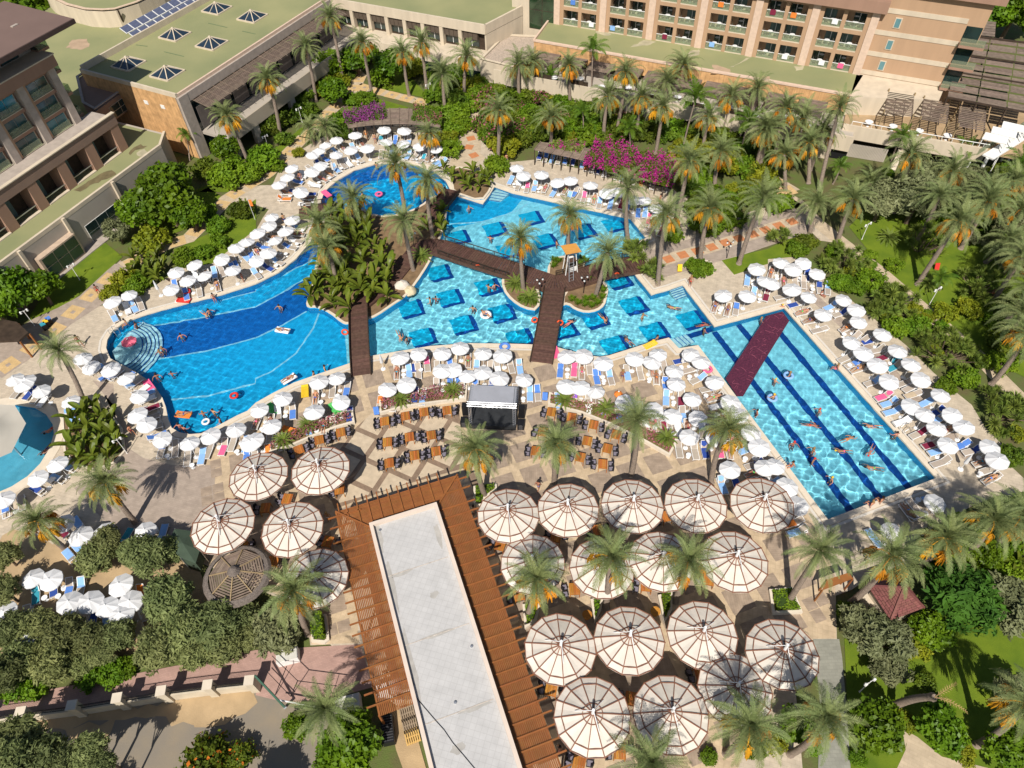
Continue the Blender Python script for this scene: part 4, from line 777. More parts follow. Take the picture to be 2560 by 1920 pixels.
for k in range(6):
    x0 = cx[k] + .52; x1 = cx[k + 1] - .52; mid = (x0 + x1) / 2; fin = .62
    for xs in ((x0, x0 + fin), (mid - .28, mid + .28), (x1 - fin, x1)): hf.part('pier', xs[0], xs[1], -1.7, .04, HZ + .003, ZT - .003, 'tan', hotel)
    for f in range(NF):
        z = HZ + f * FH
        for b0, b1 in ((x0 + fin, mid - .28), (mid + .28, x1 - fin)):
            b = hf.part('balcony', b0, b1, -1.75, .02, z + (.0 if f else .004), z + .16, 'cream', hotel)
            hf.part('beam', b0, b1, -.35, .03, z + FH - .55, z + FH + .002, 'tan', b)
            dx = rr.random() < .5; w0 = b0 + (.05 if dx else (b1 - b0) * .36); w1 = b1 - ((b1 - b0) * .36 if dx else .05)
            w = hf.part('window', w0, w1, -1.76, -1.68, z + .16, z + 2.35, 'curtain' if rr.random() < .4 else 'glass', b)
            hf.part('mullion', (w0 + w1) / 2 - .04, (w0 + w1) / 2 + .04, -1.70, -1.64, z + .16, z + 2.35, 'whitep', b)
            hf.part('railing_pane', b0 + .02, b1 - .02, -.03, 0, z + .18, z + 1.05, RAILG, b); hf.part('handrail', b0, b1, -.06, .03, z + 1.05, z + 1.11, 'whitep', b)
            if f < 3 and k >= 0:
                c = hf.p((b0 + b1) / 2 + rr.uniform(-.2, .2), -.75, z + .16); bal.append(place(BTB, c, 0, 'tables on the hotel balconies'))
                later(bal[-1], 'hotel', 'small round hotel balcony table, {n} {frm}', Vector((f * 1000 + c.x, 0, 0)))
                for s in (-.75, .72): o = place(BCH, hf.p((b0 + b1) / 2 + s, -.8 + rr.uniform(-.1, .1), z + .16), hf.a + (R(90) if s < 0 else R(-90)) + rr.uniform(-.4, .4), 'chairs on the hotel balconies'); later(o, 'hotel', 'dark wicker hotel balcony chair, {n} {frm}', Vector((f * 1000 + o.location.x, 0, 0)))
            if rr.random() < .3 or (f == 0 and k == 5):
                cc = rr.choice(['blue', 'white', 'light', 'white', 'pink', 'maroon', 'orange']); a = b0 + rr.uniform(.2, (b1 - b0) - 1.1); mb = MB()
                hf.blk(mb, a, a + .8, .035, .06, z + .45, z + 1.13); hf.blk(mb, a, a + .8, -.09, .06, z + 1.115, z + 1.135); o = tag(obj('towel', mb, TOW[cc]), None, 'towel', 'towels on the hotel balconies'); later(o, 'hotel', cc.replace('light', 'light blue') + ' towel on a hotel balcony, {n} {frm}', Vector((f * 1000 + a, 0, 0)))
# end wall with cream bands and slot windows
e0 = cx[6] + .52; e1_ = e0 + 13.0; ef = Frame(hf.p(e0, 0, 0), hf.p(e0 + 10, 0, 0), 1)
def px_x(q, z): return (W(*q, z) - hf.o).dot(hf.x)
ew = thing('hotel_wing', 'windowless tan hotel end wall banded with cream stripes', 'building')
hf.part('wall', e0, e1_, -10, -.25, 3, ZT + 2.8, 'tan', ew)
for f in range(4): hf.part('band', e0, e1_ - 2.2, -.3, -.18, HZ + .1 + f * FH - (.25 if f else 0), HZ + .75 + f * FH - (.25 if f else 0), 'cream', ew)
for f in range(3):
    fr_ = hf.part('window', e0 + 2.0, e0 + 2.9, -.3, -.15, HZ + 1.0 + f * FH, HZ + 2.4 + f * FH, 'cream', ew); hf.part('pane', e0 + 2.12, e0 + 2.78, -.2, -.12, HZ + 1.12 + f * FH, HZ + 2.28 + f * FH, mat('pale_blue_glass', (.12, .25, .27), .1, .1, 1), fr_)
    bb = hf.part('balcony', e1_ - 2.2, e1_ + .9, -.2, 1.0, HZ + .2 + f * FH, HZ + .55 + f * FH, 'terra', ew); hf.part('railing_pane', e1_ - 2.15, e1_ + .85, .95, .98, HZ + .56 + f * FH, HZ + 1.5 + f * FH, RAILG, bb); hf.part('recess', e1_ - 2.1, e1_ - .1, -.26, -.2, HZ + .6 + f * FH, HZ + 2.6 + f * FH, 'glass', bb)
hf.part('cornice', e0 - .4, e1_ + 1.2, -10, .5, ZT + 2.8, ZT + 3.6, 'terra', ew)
cb = [W(2143,180,6), W(2366,207,6), W(2348,250,6), W(2125,242,6)]
obj('porch_roof', MB().prism(cb, 3.2, 6.0), M['cream'], ew)
# glass stair tower and cream wall left of the balconies
tw = thing('stair_tower', 'cream stair tower with tall dark green window beside the hotel balconies', 'tower')
g0 = px_x((1292,95), 5); g1 = px_x((1360,103), 5)
hf.part('wall', g0 - 3.2, cx[0] - .6, -9, -.2, 2.5, 24, 'cream', tw)
window(hf, tw, g0, g1, 4.6, 23, -.12, 2, 6, 'dark', mat('green_glass', (.02, .045, .02), .08, .5, .5, spec=.8), .1)
# podium with green roof
podium = thing('hotel_podium', 'green-roofed hotel podium with orange stone front', 'building')
q0 = W(1335,103,HZ); q1 = W(2125,240,HZ); pd = [hf.p(cx[0] - 1.6, 0, 0), hf.p(cx[6] + 1.0, 0, 0), q1, q0]
obj('roof', MB().prism(pd, HZ - .4, HZ), M['greenroof'], podium)
pfm = Frame(q0, q1, 1); PL = (v3(q1, 0) - v3(q0, 0)).length
obj('rear_block', MB().prism([pfm.p(0, -.4, 0), pfm.p(PL, -.4, 0), hf.p(cx[6], -1, 0), hf.p(cx[0], -1, 0)], 0, HZ - .4), M['dark'], podium)
pfm.part('stone_front', 0, PL, -.35, .02, 3.6, HZ - .02, 'stone', podium); pfm.part('parapet_cap', -.1, PL + .1, -.4, .12, HZ - .02, HZ + .22, 'pinkstone', podium)
qa = hf.p(cx[0] - 1.6, 0, HZ); dd_ = Frame(q0, v3(qa, 0), 1); obj('end_parapet', MB().bar(q0 + Vector((0, 0, .1)), qa + Vector((0, 0, .1)), .3, .5), M['pinkstone'], podium)
TD = 7.0
pfm.part('terrace_floor', -4, PL + 2, 0.05, TD, 2.5, 3.0, 'greywall', podium); pfm.part('terrace_wall', -4, PL + 2, TD, TD + .25, 1.7, 3.95, 'cream', podium)
for k in range(int(PL / 4.2) + 2):
    if k % 3 != 1: pfm.part('wall_pier', -4 + k * 4.2, -4 + k * 4.2 + 2.2, TD - .3, TD + .2, 0, 1.7, 'cream', podium)
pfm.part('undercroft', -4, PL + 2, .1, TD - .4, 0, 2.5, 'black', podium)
k = 0; x = 1.0
while x < PL - 2:
    t = thing('terrace_pergola', None, 'pergola'); later(t, 'podium', 'brown slatted terrace pergola below the hotel, {n} {frm}', pfm.p(x, 3, 4))
    for q in range(9): obj('slat', MB().bar(pfm.p(x, .5 + q * .36, 4.75), pfm.p(x + 3.9, .5 + q * .36, 4.75), .26, .05), M['pergola'], t)
    for xx in (x + .1, x + 3.8):
        obj('rafter', MB().bar(pfm.p(xx, .3, 4.66), pfm.p(xx, 4.1, 4.66), .12, .14), M['dark'], t); obj('post', MB().bar(pfm.p(xx, 3.7, 3.0), pfm.p(xx, 3.7, 4.6), .14, .14), M['dark'], t)
    x += 4.6
for k in range(int(PL / 3)): pfm.part('railing', k * 3 + .05, k * 3 + 2.95, TD + .05, TD + .1, 3.95, 4.6, 'dark', podium) if k % 2 else None
WT = proto_round_table('white', .55, .74, 'terrace_table')
for k in range(12):
    o = place(WT, pfm.p(2 + k * PL / 12.5, 4.6 + (k % 2) * 1.2, 3.0), 0, 'white tables on the hotel terrace'); later(o, 'podium', 'white round table on the hotel terrace, {n} {frm}')
# ---- long low northern building
nb = thing('northern_wing', 'long cream wing with row of awning windows behind the palms', 'building')
n0 = W(*((720 + 1600 / 3.253), 205 / 3.253), 8.0); n1 = W(720 + 430 / 3.253, 0, 8.0); n1 = n0 + (n1 - n0) * 1.6; nf_ = Frame(n1, n0, 1); NL = (v3(n0, 0) - v3(n1, 0)).length
obj('roof', MB().prism([nf_.p(0, -.3, 0), nf_.p(NL, -.3, 0), nf_.p(NL + 2.5, -16, 0), nf_.p(0, -16, 0)], 7.2, 7.5), M['greenroof'], nb)
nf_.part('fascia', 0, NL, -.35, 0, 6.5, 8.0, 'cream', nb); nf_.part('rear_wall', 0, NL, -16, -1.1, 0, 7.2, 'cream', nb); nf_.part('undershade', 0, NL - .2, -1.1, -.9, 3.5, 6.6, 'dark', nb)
obj('end_fascia', MB().bar(nf_.p(NL - .1, -.2, 7.25), nf_.p(NL + 2.5, -9, 7.25), .35, 1.5), M['cream'], nb)
obj('end_wall', MB().bar(nf_.p(NL - .1, -.2, 3.2), nf_.p(NL + 2.5, -9, 3.2), .3, 6.4), M['cream'], nb)
x = .8
while x < NL - 2:
    nf_.part('pier', x - .75, x - .1, -.9, -.05, 3.2, 6.5, 'cream', nb)
    w = nf_.part('awning', x + .05, x + 2.75, -.75, -.3, 5.2, 6.5, mat('brown_awning', (.1, .075, .055), .8), nb)
    for q in range(4): nf_.part('awning_rib', x + .1 + q * .85, x + .16 + q * .85, -.32, -.26, 5.2, 6.5, 'dark', w)
    ww = nf_.part('window', x + .1, x + 2.7, -.9, -.8, 3.9, 5.3, 'glass', nb); nf_.part('mullion', x + 1.36, x + 1.44, -.8, -.74, 3.9, 5.3, 'whitep', ww)
    x += 3.55
nf_.part('apron', -1, NL + .5, -.9, 3.2, 0, 3.5, 'cream', nb)
for k in range(7): nf_.part('ground_opening', 3 + k * 6.2, 7.6 + k * 6.2, 3.2, 3.25, .2, 1.9, 'glass', nb)
gv = thing('gravel_roof_block', 'cream block with gravel roof beside the stair tower', 'building')
gp = [W(1305,122,4.2), W(1365,160,4.2), W(1240,205,4.2), W(1215,165,4.2)]
gp = [nf_.p(NL + .6, -6, 0), hf.p(g1 + 2, .2, 0), pfm.p(-.2, TD - 1, 0), nf_.p(NL + .6, 3.6, 0)]
obj('body', MB().prism(gp, 0, 4.0), M['cream'], gv); obj('gravel', MB().prism(offset(gp, -.4), 4.0, 4.06), mat('gravel', (.42, .34, .27), .95, .3, 6, bump=.6, bscale=30), gv); obj('parapet', ring(offset(gp, -.4), 0, .4, 4.3), M['cream'], gv)
# ---- stone-clad building with skylights
SB = thing('skylight_building', 'orange stone building with green roof and six glazed pyramid skylights', 'building')
sf = Frame(Vector((-61.4,104.1,0)), Vector((-45,95.4,0)), 1); SW_ = 18.56; u65 = -sf.y; SLen = 36
obj('body', MB().prism([sf.p(0, 0, 0), sf.p(SW_ - .05, 0, 0), sf.p(SW_ - .05, -SLen, 0), sf.p(0, -SLen, 0)], 0, 9.5), M['stone'], SB)
obj('roof', MB().prism([sf.p(.3, -.3, 0), sf.p(SW_ - .3, -.3, 0), sf.p(SW_ - .3, -SLen, 0), sf.p(.3, -SLen, 0)], 9.5, 9.62), M['greenroof'], SB)
for a, b in (((0, .15), (SW_, .15)), ): pass
obj('parapet', MB().bar(sf.p(0, -.15, 9.8), sf.p(SW_, -.15, 9.8), .3, .6), M['cream'], SB); obj('parapet', MB().bar(sf.p(.15, -.3, 10.0), sf.p(.15, -SLen, 10.0), .3, 1.0), M['cream'], SB); obj('parapet', MB().bar(sf.p(SW_ - .15, -.3, 9.7), sf.p(SW_ - .15, -SLen, 9.7), .3, .4), M['pinkstone'], SB)
for x in (11.4, 14.6): sf.part('vent', x, x + .75, 0, .06, 7.2, 7.75, 'whitep', SB)
side = Frame(sf.p(SW_, 0, 0), sf.p(SW_, -SLen, 0), 1)
side.part('corner_pier', 0, 1.7, -.3, .35, 0, 9.5, 'greystone', SB); side.part('fascia', 1.7, SLen, -.2, .3, 8.3, 9.5, 'greystone', SB); side.part('glazing', 1.7, SLen, -.05, .05, 0, 8.3, 'glass', SB)
aw = obj('awning', MB().bar(side.p(2.2, .4, 8.2), side.p(SLen, .4, 8.2), .1, .15), M['dark'], SB)
for k in range(12): obj('slat', MB().bar(side.p(2.2, .55 + k * .22, 8.2 - k * .05), side.p(SLen, .55 + k * .22, 8.2 - k * .05), .19, .03), M['pergola'], aw)
for k in range(24): obj('rib', MB().bar(side.p(2.2 + k * 1.45, .3, 8.32), side.p(2.2 + k * 1.45, 3.5, 7.68), .05, .07), M['pergola'], aw)
side.part('terrace', 1.8, SLen, .1, 5.2, 3.2, 3.6, 'greywall', SB); side.part('balustrade', 1.8, SLen, 5.2, 5.45, 2.7, 4.7, mat('taupe_render', (.42, .36, .28), .85, .05, .5), SB)
for k in range(8): side.part('pier', 2.5 + k * 4.4, 3.6 + k * 4.4, 4.6, 5.3, 0, 2.7, 'greywall', SB)
for k in range(9): side.part('screen', 1.9 + k * 3.6, 4.9 + k * 3.6, .8, .86, 4.2, 7.4, mat('screen_grey', (.13, .11, .1), .8), SB)
def skylight(px, label):
    c = W(*px, 9.65); t = thing('skylight', label, 'skylight', (c.x, c.y, 9.62), sf.a); s = 1.75; hgt = 1.15
    for k in range(4):
        a = [(-s, -s), (s, -s), (s, s), (-s, s)]; p = a[k]; q = a[(k + 1) % 4]; m_ = ((p[0] + q[0]) / 2, (p[1] + q[1]) / 2)
        for (f, g) in ((p, m_), (m_, q)): obj('pane', MB().add([(*f, .12), (*g, .12), (0, 0, hgt)], [(0, 1, 2)]), mat('blue_glass', (.02, .035, .055), .08, .2, 1, spec=.8), t)
        obj('frame_bar', MB().bar((*p, .1), (*q, .1), .18, .22), M['cream'], t)
        obj('glazing_bar', MB().bar((*p, .16), (0, 0, hgt + .05), .13, .09), M['cream'], t); obj('glazing_bar', MB().bar((*m_, .16), (0, 0, hgt + .05), .08, .07), M['cream'], t)
    obj('cap', MB().lathe([(.2, hgt), (.16, hgt + .12), (0, hgt + .16)], 8), M['cream'], t)
z5 = lambda x, y: (320 + x / 5.53, y / 5.53)
for q, lab in ((z5(545, 1020), 'glazed pyramid skylight nearest the stone corner of the green roof'), (z5(10, 890), 'glazed pyramid skylight half in shadow at the terrace end of the green roof'), (z5(1160, 610), 'middle glazed pyramid skylight on the awning side of the green roof'), (z5(650, 490), 'middle glazed pyramid skylight on the panel side of the green roof'), (z5(1720, 240), 'far glazed pyramid skylight on the awning side of the green roof'), (z5(1230, 130), 'red-edged far glazed pyramid skylight on the green roof')): skylight(q, lab)
for k, (a, b) in enumerate([((110, 620), (265, 640)), ((500, 715), (770, 780)), ((1110, 320), (1370, 380)), ((1580, 430), (1760, 470))]): obj('roof_seam', MB().bar(W(*z5(*a), 9.64), W(*z5(*b), 9.64), .16, .03), mat('seam_green', (.14, .18, .09), .9), SB)
# solar panels on the west parapet
for r in range(2):
    for k in range(9):
        t = thing('solar_panel', None, 'solar panel', sf.p(-1.4 - r * 1.7, -12.5 - k * 1.75, 9.9 + r * .5), sf.a + R(90)); t['group'] = 'solar water panels by the round roof'
        later(t, 'solar', ('blue solar panel in the row beside the green roof, {n} {frm}', 'blue solar panel in the outer row, {n} {frm}')[r])
        obj('panel', MB().box((0, 0, 0), (1.5, 1.2, .07), rx=R(28)), mat('solar_blue', (.1, .115, .18), .3, .15, 2, spec=.7), t); obj('frame', MB().box((0, 0, -.06), (1.66, 1.36, .06), rx=R(28)), M['white'], t); obj('stand', MB().bar((0, .4, -.9), (0, .4, 0), .08, .08).bar((0, -.4, -.9), (0, -.4, -.3), .08, .08), M['whitep'], t)
lowr = thing('low_roof_block', 'lower pale green flat roof behind the brown-roofed hotel wing', 'building')
obj('body', MB().prism([W(40,215,6), W(200,240,6), W(330,190,6), W(470,-70,6), W(600,-330,6), W(0,-330,6), W(-60,0,6)], 0, 6.0), M['greenroof'], lowr)
drum = thing('round_hall', 'round cream hall with curved wall and green roof', 'building')
arc = [W(*T(0,0,x,y), 6) for x, y in ((330,-60),(480,110),(640,190),(800,232),(950,240),(1060,232),(1250,170),(1450,70),(1650,-60))]; cen = sum(arc, Vector()) / len(arc) + Vector((-3, 26, 0))
far = [cen + (cen - p) * .9 for p in arc]
obj('wall', MB().prism(arc + far, 6.0, 8.6), M['cream'], drum); obj('rim', ring(offset(ccw(arc + far), -.45), 0, .5, 9.0), mat('rim_render', (.6, .45, .33), .85), drum); obj('roof', MB().prism(offset(ccw(arc + far), -.4), 8.5, 8.65), M['greenroof'], drum)
obj('downpipe', MB().tube([W(*T(0,0,1020,90), 8.8), W(*T(0,0,1075,215), 6.1)], .14, 6), M['dark'], drum)
# ---- hotel wing at the upper corner (brown roof)
nw_ = thing('western_wing', 'terracotta hotel wing with colonnade, grey pilasters and brown roof', 'building')
wf = Frame(Vector((-59.775,73.861,0)), Vector((-52.045,90.842,0)), 1); WL0, WL1 = -24.0, 18.7
pz_ = 5.0
pp0 = Vector((-47.51,90.61,0)); pp1 = Vector((-59.13,66.22,0)); gf = Frame(pp1, pp0, 1); GL = (pp0 - pp1).length
obj('podium', MB().prism([gf.p(-16, 0, 0), gf.p(GL, 0, 0), gf.p(GL + 3.0, -2.0, 0), gf.p(GL + 3, -12, 0), gf.p(GL, -30, 0), gf.p(-16, -30, 0)], 0, pz_), M['greywall'], nw_)
obj('podium_roof', MB().prism([gf.p(-16, -.3, 0), gf.p(GL - .3, -.3, 0), gf.p(GL + 2.6, -2.2, 0), gf.p(GL + 2.6, -12, 0), gf.p(-16, -12, 0)], pz_, pz_ + .03), M['greenroof'], nw_)
obj('parapet', MB().bar(gf.p(-16, -.15, 5.15), gf.p(GL, -.15, 5.15), .34, .5), M['cream'], nw_); obj('parapet', MB().bar(gf.p(GL, -.15, 5.15), gf.p(GL + 3, -2, 5.15), .34, .5), M['cream'], nw_)
for x in (2.4, 9.2, 17.6): gf.part('pilaster', x - .2, x + .2, -.1, .35, 0, 5.3, 'cream', nw_)
w = gf.part('bay_window', 3.4, 9.0, -.05, .9, .1, 3.3, mat('window_surround', (.5, .38, .28), .8), nw_)
for k in range(3):
    for z0, z1 in ((.3, 1.7), (1.8, 3.1)): gf.part('pane', 3.7 + k * 1.75, 5.35 + k * 1.75, .88, .93, z0, z1, 'glass', w)
window(gf, nw_, 11.2, 16.6, .2, 2.6, .03, 3, 2); window(gf, nw_, 19, 25.5, .2, 2.4, .03, 4, 2); window(gf, nw_, -8, 0, .2, 2.4, .03, 4, 1)
gf.part('plinth', -2, 18, 0, 1.4, 0, .12, 'greystone', nw_)
PB = 4.75; np_ = 9
for k in range(np_):
    x = WL1 - .5 - k * PB
    wf.part('pillar', x - 1.05, x + .35, -2.2, 0, pz_, 8.6, 'terra', nw_)
    if k < np_ - 1:
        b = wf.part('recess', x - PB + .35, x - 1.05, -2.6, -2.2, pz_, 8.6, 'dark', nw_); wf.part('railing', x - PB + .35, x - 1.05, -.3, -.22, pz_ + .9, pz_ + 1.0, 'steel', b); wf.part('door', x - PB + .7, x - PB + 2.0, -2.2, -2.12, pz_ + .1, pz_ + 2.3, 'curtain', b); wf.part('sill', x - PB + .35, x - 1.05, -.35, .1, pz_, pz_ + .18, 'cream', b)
wf.part('beam', WL0, WL1, -4.3, .05, 8.6, 9.5, 'terra_b', nw_); wf.part('upstand', WL0, WL1, -.35, .04, 9.5, 10.1, 'terra_b', nw_); wf.part('coping', WL0, WL1 + .1, -.4, .15, 10.1, 10.22, 'cream', nw_); wf.part('terrace_deck', WL0, WL1 - .05, -4.2, -.35, 9.5, 9.56, 'greystone', nw_)
body_x1 = 16.3
wf.part('wall', WL0, body_x1, -16, -4.35, 5.1, 18.2, 'terra', nw_)
x = body_x1; k = 0
while x > WL0 + 2:
    wf.part('pilaster', x - 1.0, x, -4.36, -3.5, 9.56, 17.0, 'greystone', nw_)
    for f in range(3):
        z = 9.6 + f * 2.45; a = x - 4.6; b_ = x - 1.35; tg = mat('teal_glass', (.02, .075, .085), .08, .5, .8, spec=.8) if (f + k) % 3 else mat('bright_teal_glass', (.03, .16, .19), .08, .3, .8, spec=.8)
        w = wf.part('window', a, b_, -4.37, -4.1, z + .1, z + 1.98, 'cream', nw_); wf.part('pane', a + .12, (a + b_) / 2 - .04, -4.12, -4.05, z + .22, z + 1.86, tg, w); wf.part('pane', (a + b_) / 2 + .04, b_ - .12, -4.12, -4.05, z + .22, z + 1.86, tg, w)
        wf.part('railing_pane', a + .1, b_ - .1, -3.74, -3.7, z + .1, z + .95, RAILG, w); wf.part('balcony_ledge', a, b_, -4.1, -3.68, z + .02, z + .1, 'cream', w)
        wf.part('lintel', x - 4.9, x - 1.0, -4.37, -3.85, z + 2.0, z + 2.4, 'terra', nw_)
    wf.part('pier', x - 4.98, x - 4.6, -4.37, -3.7, 9.57, 17.0, 'tan', nw_)
    x -= 5.0; k += 1
wf.part('cornice', WL0, body_x1 + .5, -6, -3.1, 17.0, 18.35, 'terra', nw_); wf.part('cornice_cap', WL0, body_x1 + .6, -6.1, -3.0, 18.35, 18.5, 'cream', nw_)
wf.part('top_storey', WL0, body_x1 + 1.5, -14, -6.1, 18.2, 20.8, 'greystone', nw_)
for k in range(6): w = wf.part('window', body_x1 - 4.6 - k * 4.2, body_x1 - 1.9 - k * 4.2, -6.12, -6.02, 18.6, 20.6, 'dark', nw_); wf.part('pane', body_x1 - 4.45 - k * 4.2, body_x1 - 2.05 - k * 4.2, -6.03, -5.98, 18.7, 20.5, mat('teal_glass', (.02, .075, .085)), w)
ra = [wf.p(WL0, -2.3, 0), wf.p(20.9, -2.0, 0), wf.p(22.0, -15, 0), wf.p(WL0, -15, 0)]
obj('roof', MB().prism(ra, 20.8, 21.2, bottom=True), M['roofbrown'], nw_); obj('eave', MB().bar(wf.p(WL0, -2.25, 20.9), wf.p(20.95, -1.95, 20.9), .2, .55), mat('eave_brown', (.07, .045, .04), .7), nw_)
ef_ = Frame(wf.p(body_x1, -4.3, 0), wf.p(body_x1, -16, 0), 1)
for f in range(4):
    z = 9.3 + f * 3.0
    b = ef_.part('balcony', .6, 5.6, 0, 1.7, z, z + .35, 'terra', nw_); ef_.part('railing_pane', .6, 5.6, 1.62, 1.67, z + .35, z + 1.35, RAILG, b); ef_.part('railing_pane', .6, .65, .05, 1.6, z + .35, z + 1.35, RAILG, b); ef_.part('glazing', .9, 5.3, .0, .06, z + .4, z + 2.6, 'glass', b); ef_.part('side_pier', 2.9, 3.3, .02, .9, z + .35, z + 3.0, 'greystone', b)
bw = thing('brown_link_block', 'brown rendered link between the hotel wing and stone building', 'building')
lk = [W(236,272,8), W(312,218,8), W(330,195,8), W(255,150,8), W(190,190,8), W(205,255,8)]
obj('body', MB().prism(lk, 5, 7.6), M['terra_b'], bw); obj('rim', ring(offset(ccw(lk), -.3), 0, .35, 8.0), M['greystone'], bw)
lf = Frame(lk[0], lk[1], 1); window(lf, bw, (v3(lk[1], 0) - v3(lk[0], 0)).length * .35, (v3(lk[1], 0) - v3(lk[0], 0)).length * .95, 5.2, 7.0, .04, 2, 2, 'cream')
# ---- restaurant pergola block at the upper right
rb_ = thing('restaurant_terrace', 'cream restaurant terrace with railing at the upper right', 'building')
r0 = W(*T(3,0,720,1085), 3.9); r1 = W(*T(3,0,1900,1290), 3.9); rfm = Frame(r0, r1, 1); RL = (v3(r1, 0) - v3(r0, 0)).length
rfm.part('front_wall', -1, RL, -.3, 0, 1.9, 3.9, 'cream', rb_); rfm.part('floor', -1, RL + 6, -14, -.3, 3.0, 3.35, mat('tan_tile', (.4, .28, .16), .8, .15, 1), rb_)
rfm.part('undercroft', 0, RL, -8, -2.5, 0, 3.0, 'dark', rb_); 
for x in (0, 7.4, 14.5): rfm.part('pier', x, x + 1.0, -1.2, 0, 0, 1.9, 'cream', rb_)
obj('handrail', MB().tube([rfm.p(0, -.1, 4.5), rfm.p(RL, -.1, 4.5)], .05, 6), M['whitep'], rb_)
for k in range(14): obj('rail_post', MB().tube([rfm.p(k * RL / 13.5, -.1, 3.9), rfm.p(k * RL / 13.5, -.1, 4.5)], .035, 5), M['whitep'], rb_)
for k, (a, b, c, d) in enumerate((((1040,790),(1265,825),(1250,1010),(1000,970)), ((1345,850),(1570,885),(1550,1075),(1315,1030)), ((1655,900),(1890,935),(1875,1135),(1640,1090)))):
    t = thing('slatted_pergola', ['slatted brown pergola nearest the hotel end wall', 'middle slatted brown pergola on the restaurant terrace', 'slatted brown pergola beside the white cabanas'][k], 'pergola')
    P_ = [W(*T(3,0,*q), 6.0) for q in (a, b, c, d)]
    for q in range(13):
        u = q / 13 + .02; v = (q + 1) / 13 - .02; obj('slat', MB().add([P_[0].lerp(P_[3], u), P_[1].lerp(P_[2], u), P_[1].lerp(P_[2], v), P_[0].lerp(P_[3], v)] + [p - Vector((0, 0, .05)) for p in (P_[0].lerp(P_[3], u), P_[1].lerp(P_[2], u), P_[1].lerp(P_[2], v), P_[0].lerp(P_[3], v))], [(3, 2, 1, 0), (0, 1, 5, 4), (2, 3, 7, 6)]), M['pergola'], t)
    for u in (.02, .35, .68, .98): obj('rafter', MB().bar(P_[0].lerp(P_[1], u) + Vector((0, 0, -.12)) + (P_[0] - P_[3]) * .06, P_[3].lerp(P_[2], u) - (P_[0] - P_[3]) * .06 + Vector((0, 0, -.12)), .12, .16), M['dark'], t)
    for p in P_: obj('post', MB().bar(v3(p, 3.35), v3(p, 6.4), .16, .16), mat('bamboo', (.33, .24, .13), .8), t)
bgp = thing('reed_pergola', 'large weathered reed pergola roof at the upper right corner', 'pergola')
G_ = [W(*T(3,0,*q), 7.0) for q in ((1690,310),(2400,400),(2330,1000),(1545,850))]
for i in range(3):
    for j in range(26):
        u0, u1 = i / 3 + .004, (i + 1) / 3 - .01; v0, v1 = j / 26, (j + 1) / 26 - .008
        f = lambda u, v: G_[0].lerp(G_[1], u).lerp(G_[3].lerp(G_[2], u), v) + Vector((0, 0, .12 * math.sin(j * 2.1)))
        q = [f(u0, v0), f(u1, v0), f(u1, v1), f(u0, v1)]; obj('slat', MB().add(q + [p - Vector((0, 0, .05)) for p in q], [(3, 2, 1, 0), (0, 1, 5, 4), (2, 3, 7, 6), (1, 2, 6, 5)]), M['pergola'], bgp)
for v in (.0, .33, .62, 1.0): obj('beam', MB().bar(G_[0].lerp(G_[3], v) + Vector((0, 0, .15)), G_[1].lerp(G_[2], v) + Vector((0, 0, .15)), .22, .2), M['dark'], bgp)
for u in (0, .33, .66, 1): obj('post', MB().bar(v3(G_[3].lerp(G_[2], u), 0), v3(G_[3].lerp(G_[2], u), 7), .2, .2), M['dark'], bgp)
sg = [W(*T(3,0,*q), 6.5) for q in ((1745,165),(1970,190),(1960,320),(1730,295))]; t = thing('reed_pergola', 'small reed pergola panel beside the dark trees', 'pergola')
for j in range(6):
    q = [sg[0].lerp(sg[3], j / 6), sg[1].lerp(sg[2], j / 6), sg[1].lerp(sg[2], j / 6 + .15), sg[0].lerp(sg[3], j / 6 + .15)]; obj('slat', MB().add(q + [p - Vector((0, 0, .05)) for p in q], [(3, 2, 1, 0), (0, 1, 5, 4)]), M['pergola'], t)
for p in sg: obj('post', MB().bar(v3(p, 0), v3(p, 6.5), .16, .16), M['dark'], t)
# glass-sided white walkway and cabana roofs
wk = thing('white_canopy', 'long white canopy edge slanting below the cabanas', 'canopy'); a, b = W(*T(3,0,1900,1360), 3.6), W(*T(3,0,2330,1090), 3.6)
obj('canopy_roof', MB().bar(a, b, 1.5, .2), M['whitep'], wk); obj('glass_side', MB().bar(a + Vector((-.5, 1, .6)), b + Vector((-.5, 1, .6)), .06, .9), RAILG, wk)
for p in (a, b): obj('post', MB().bar(v3(p, 0), v3(p, 3.5), .3, .3), M['whitep'], wk)
for k, q in enumerate(((1965,1195),(2040,1145),(2130,1100))):
    c = W(*T(3,0,*q), 5.2); t = thing('cabana', ['white cabana roof beside the slatted pergola', 'middle white cabana roof of the slanting row', 'white cabana roof at the picture edge of the slanting row'][k], 'cabana', (c.x, c.y, 3.2), rfm.a - R(8))
    obj('roof', MB().box((0, 0, 2.0), (3.0, 1.5, .12), rx=R(8)), M['whitep'], t)
    for x in (-1.4, 1.4):
        for y in (-.6, .6): obj('post', MB().bar((x, y, -3.2), (x, y, 2), .09, .09), M['whitep'], t)
for x in (2.2, 5.4, 8.8, 12.4):
    o = place(WT, rfm.p(x, -1.6, 3.35), 0, 'white tables on the restaurant terrace'); later(o, 'rest', 'white table by the railing of the restaurant terrace, {n} {frm}')
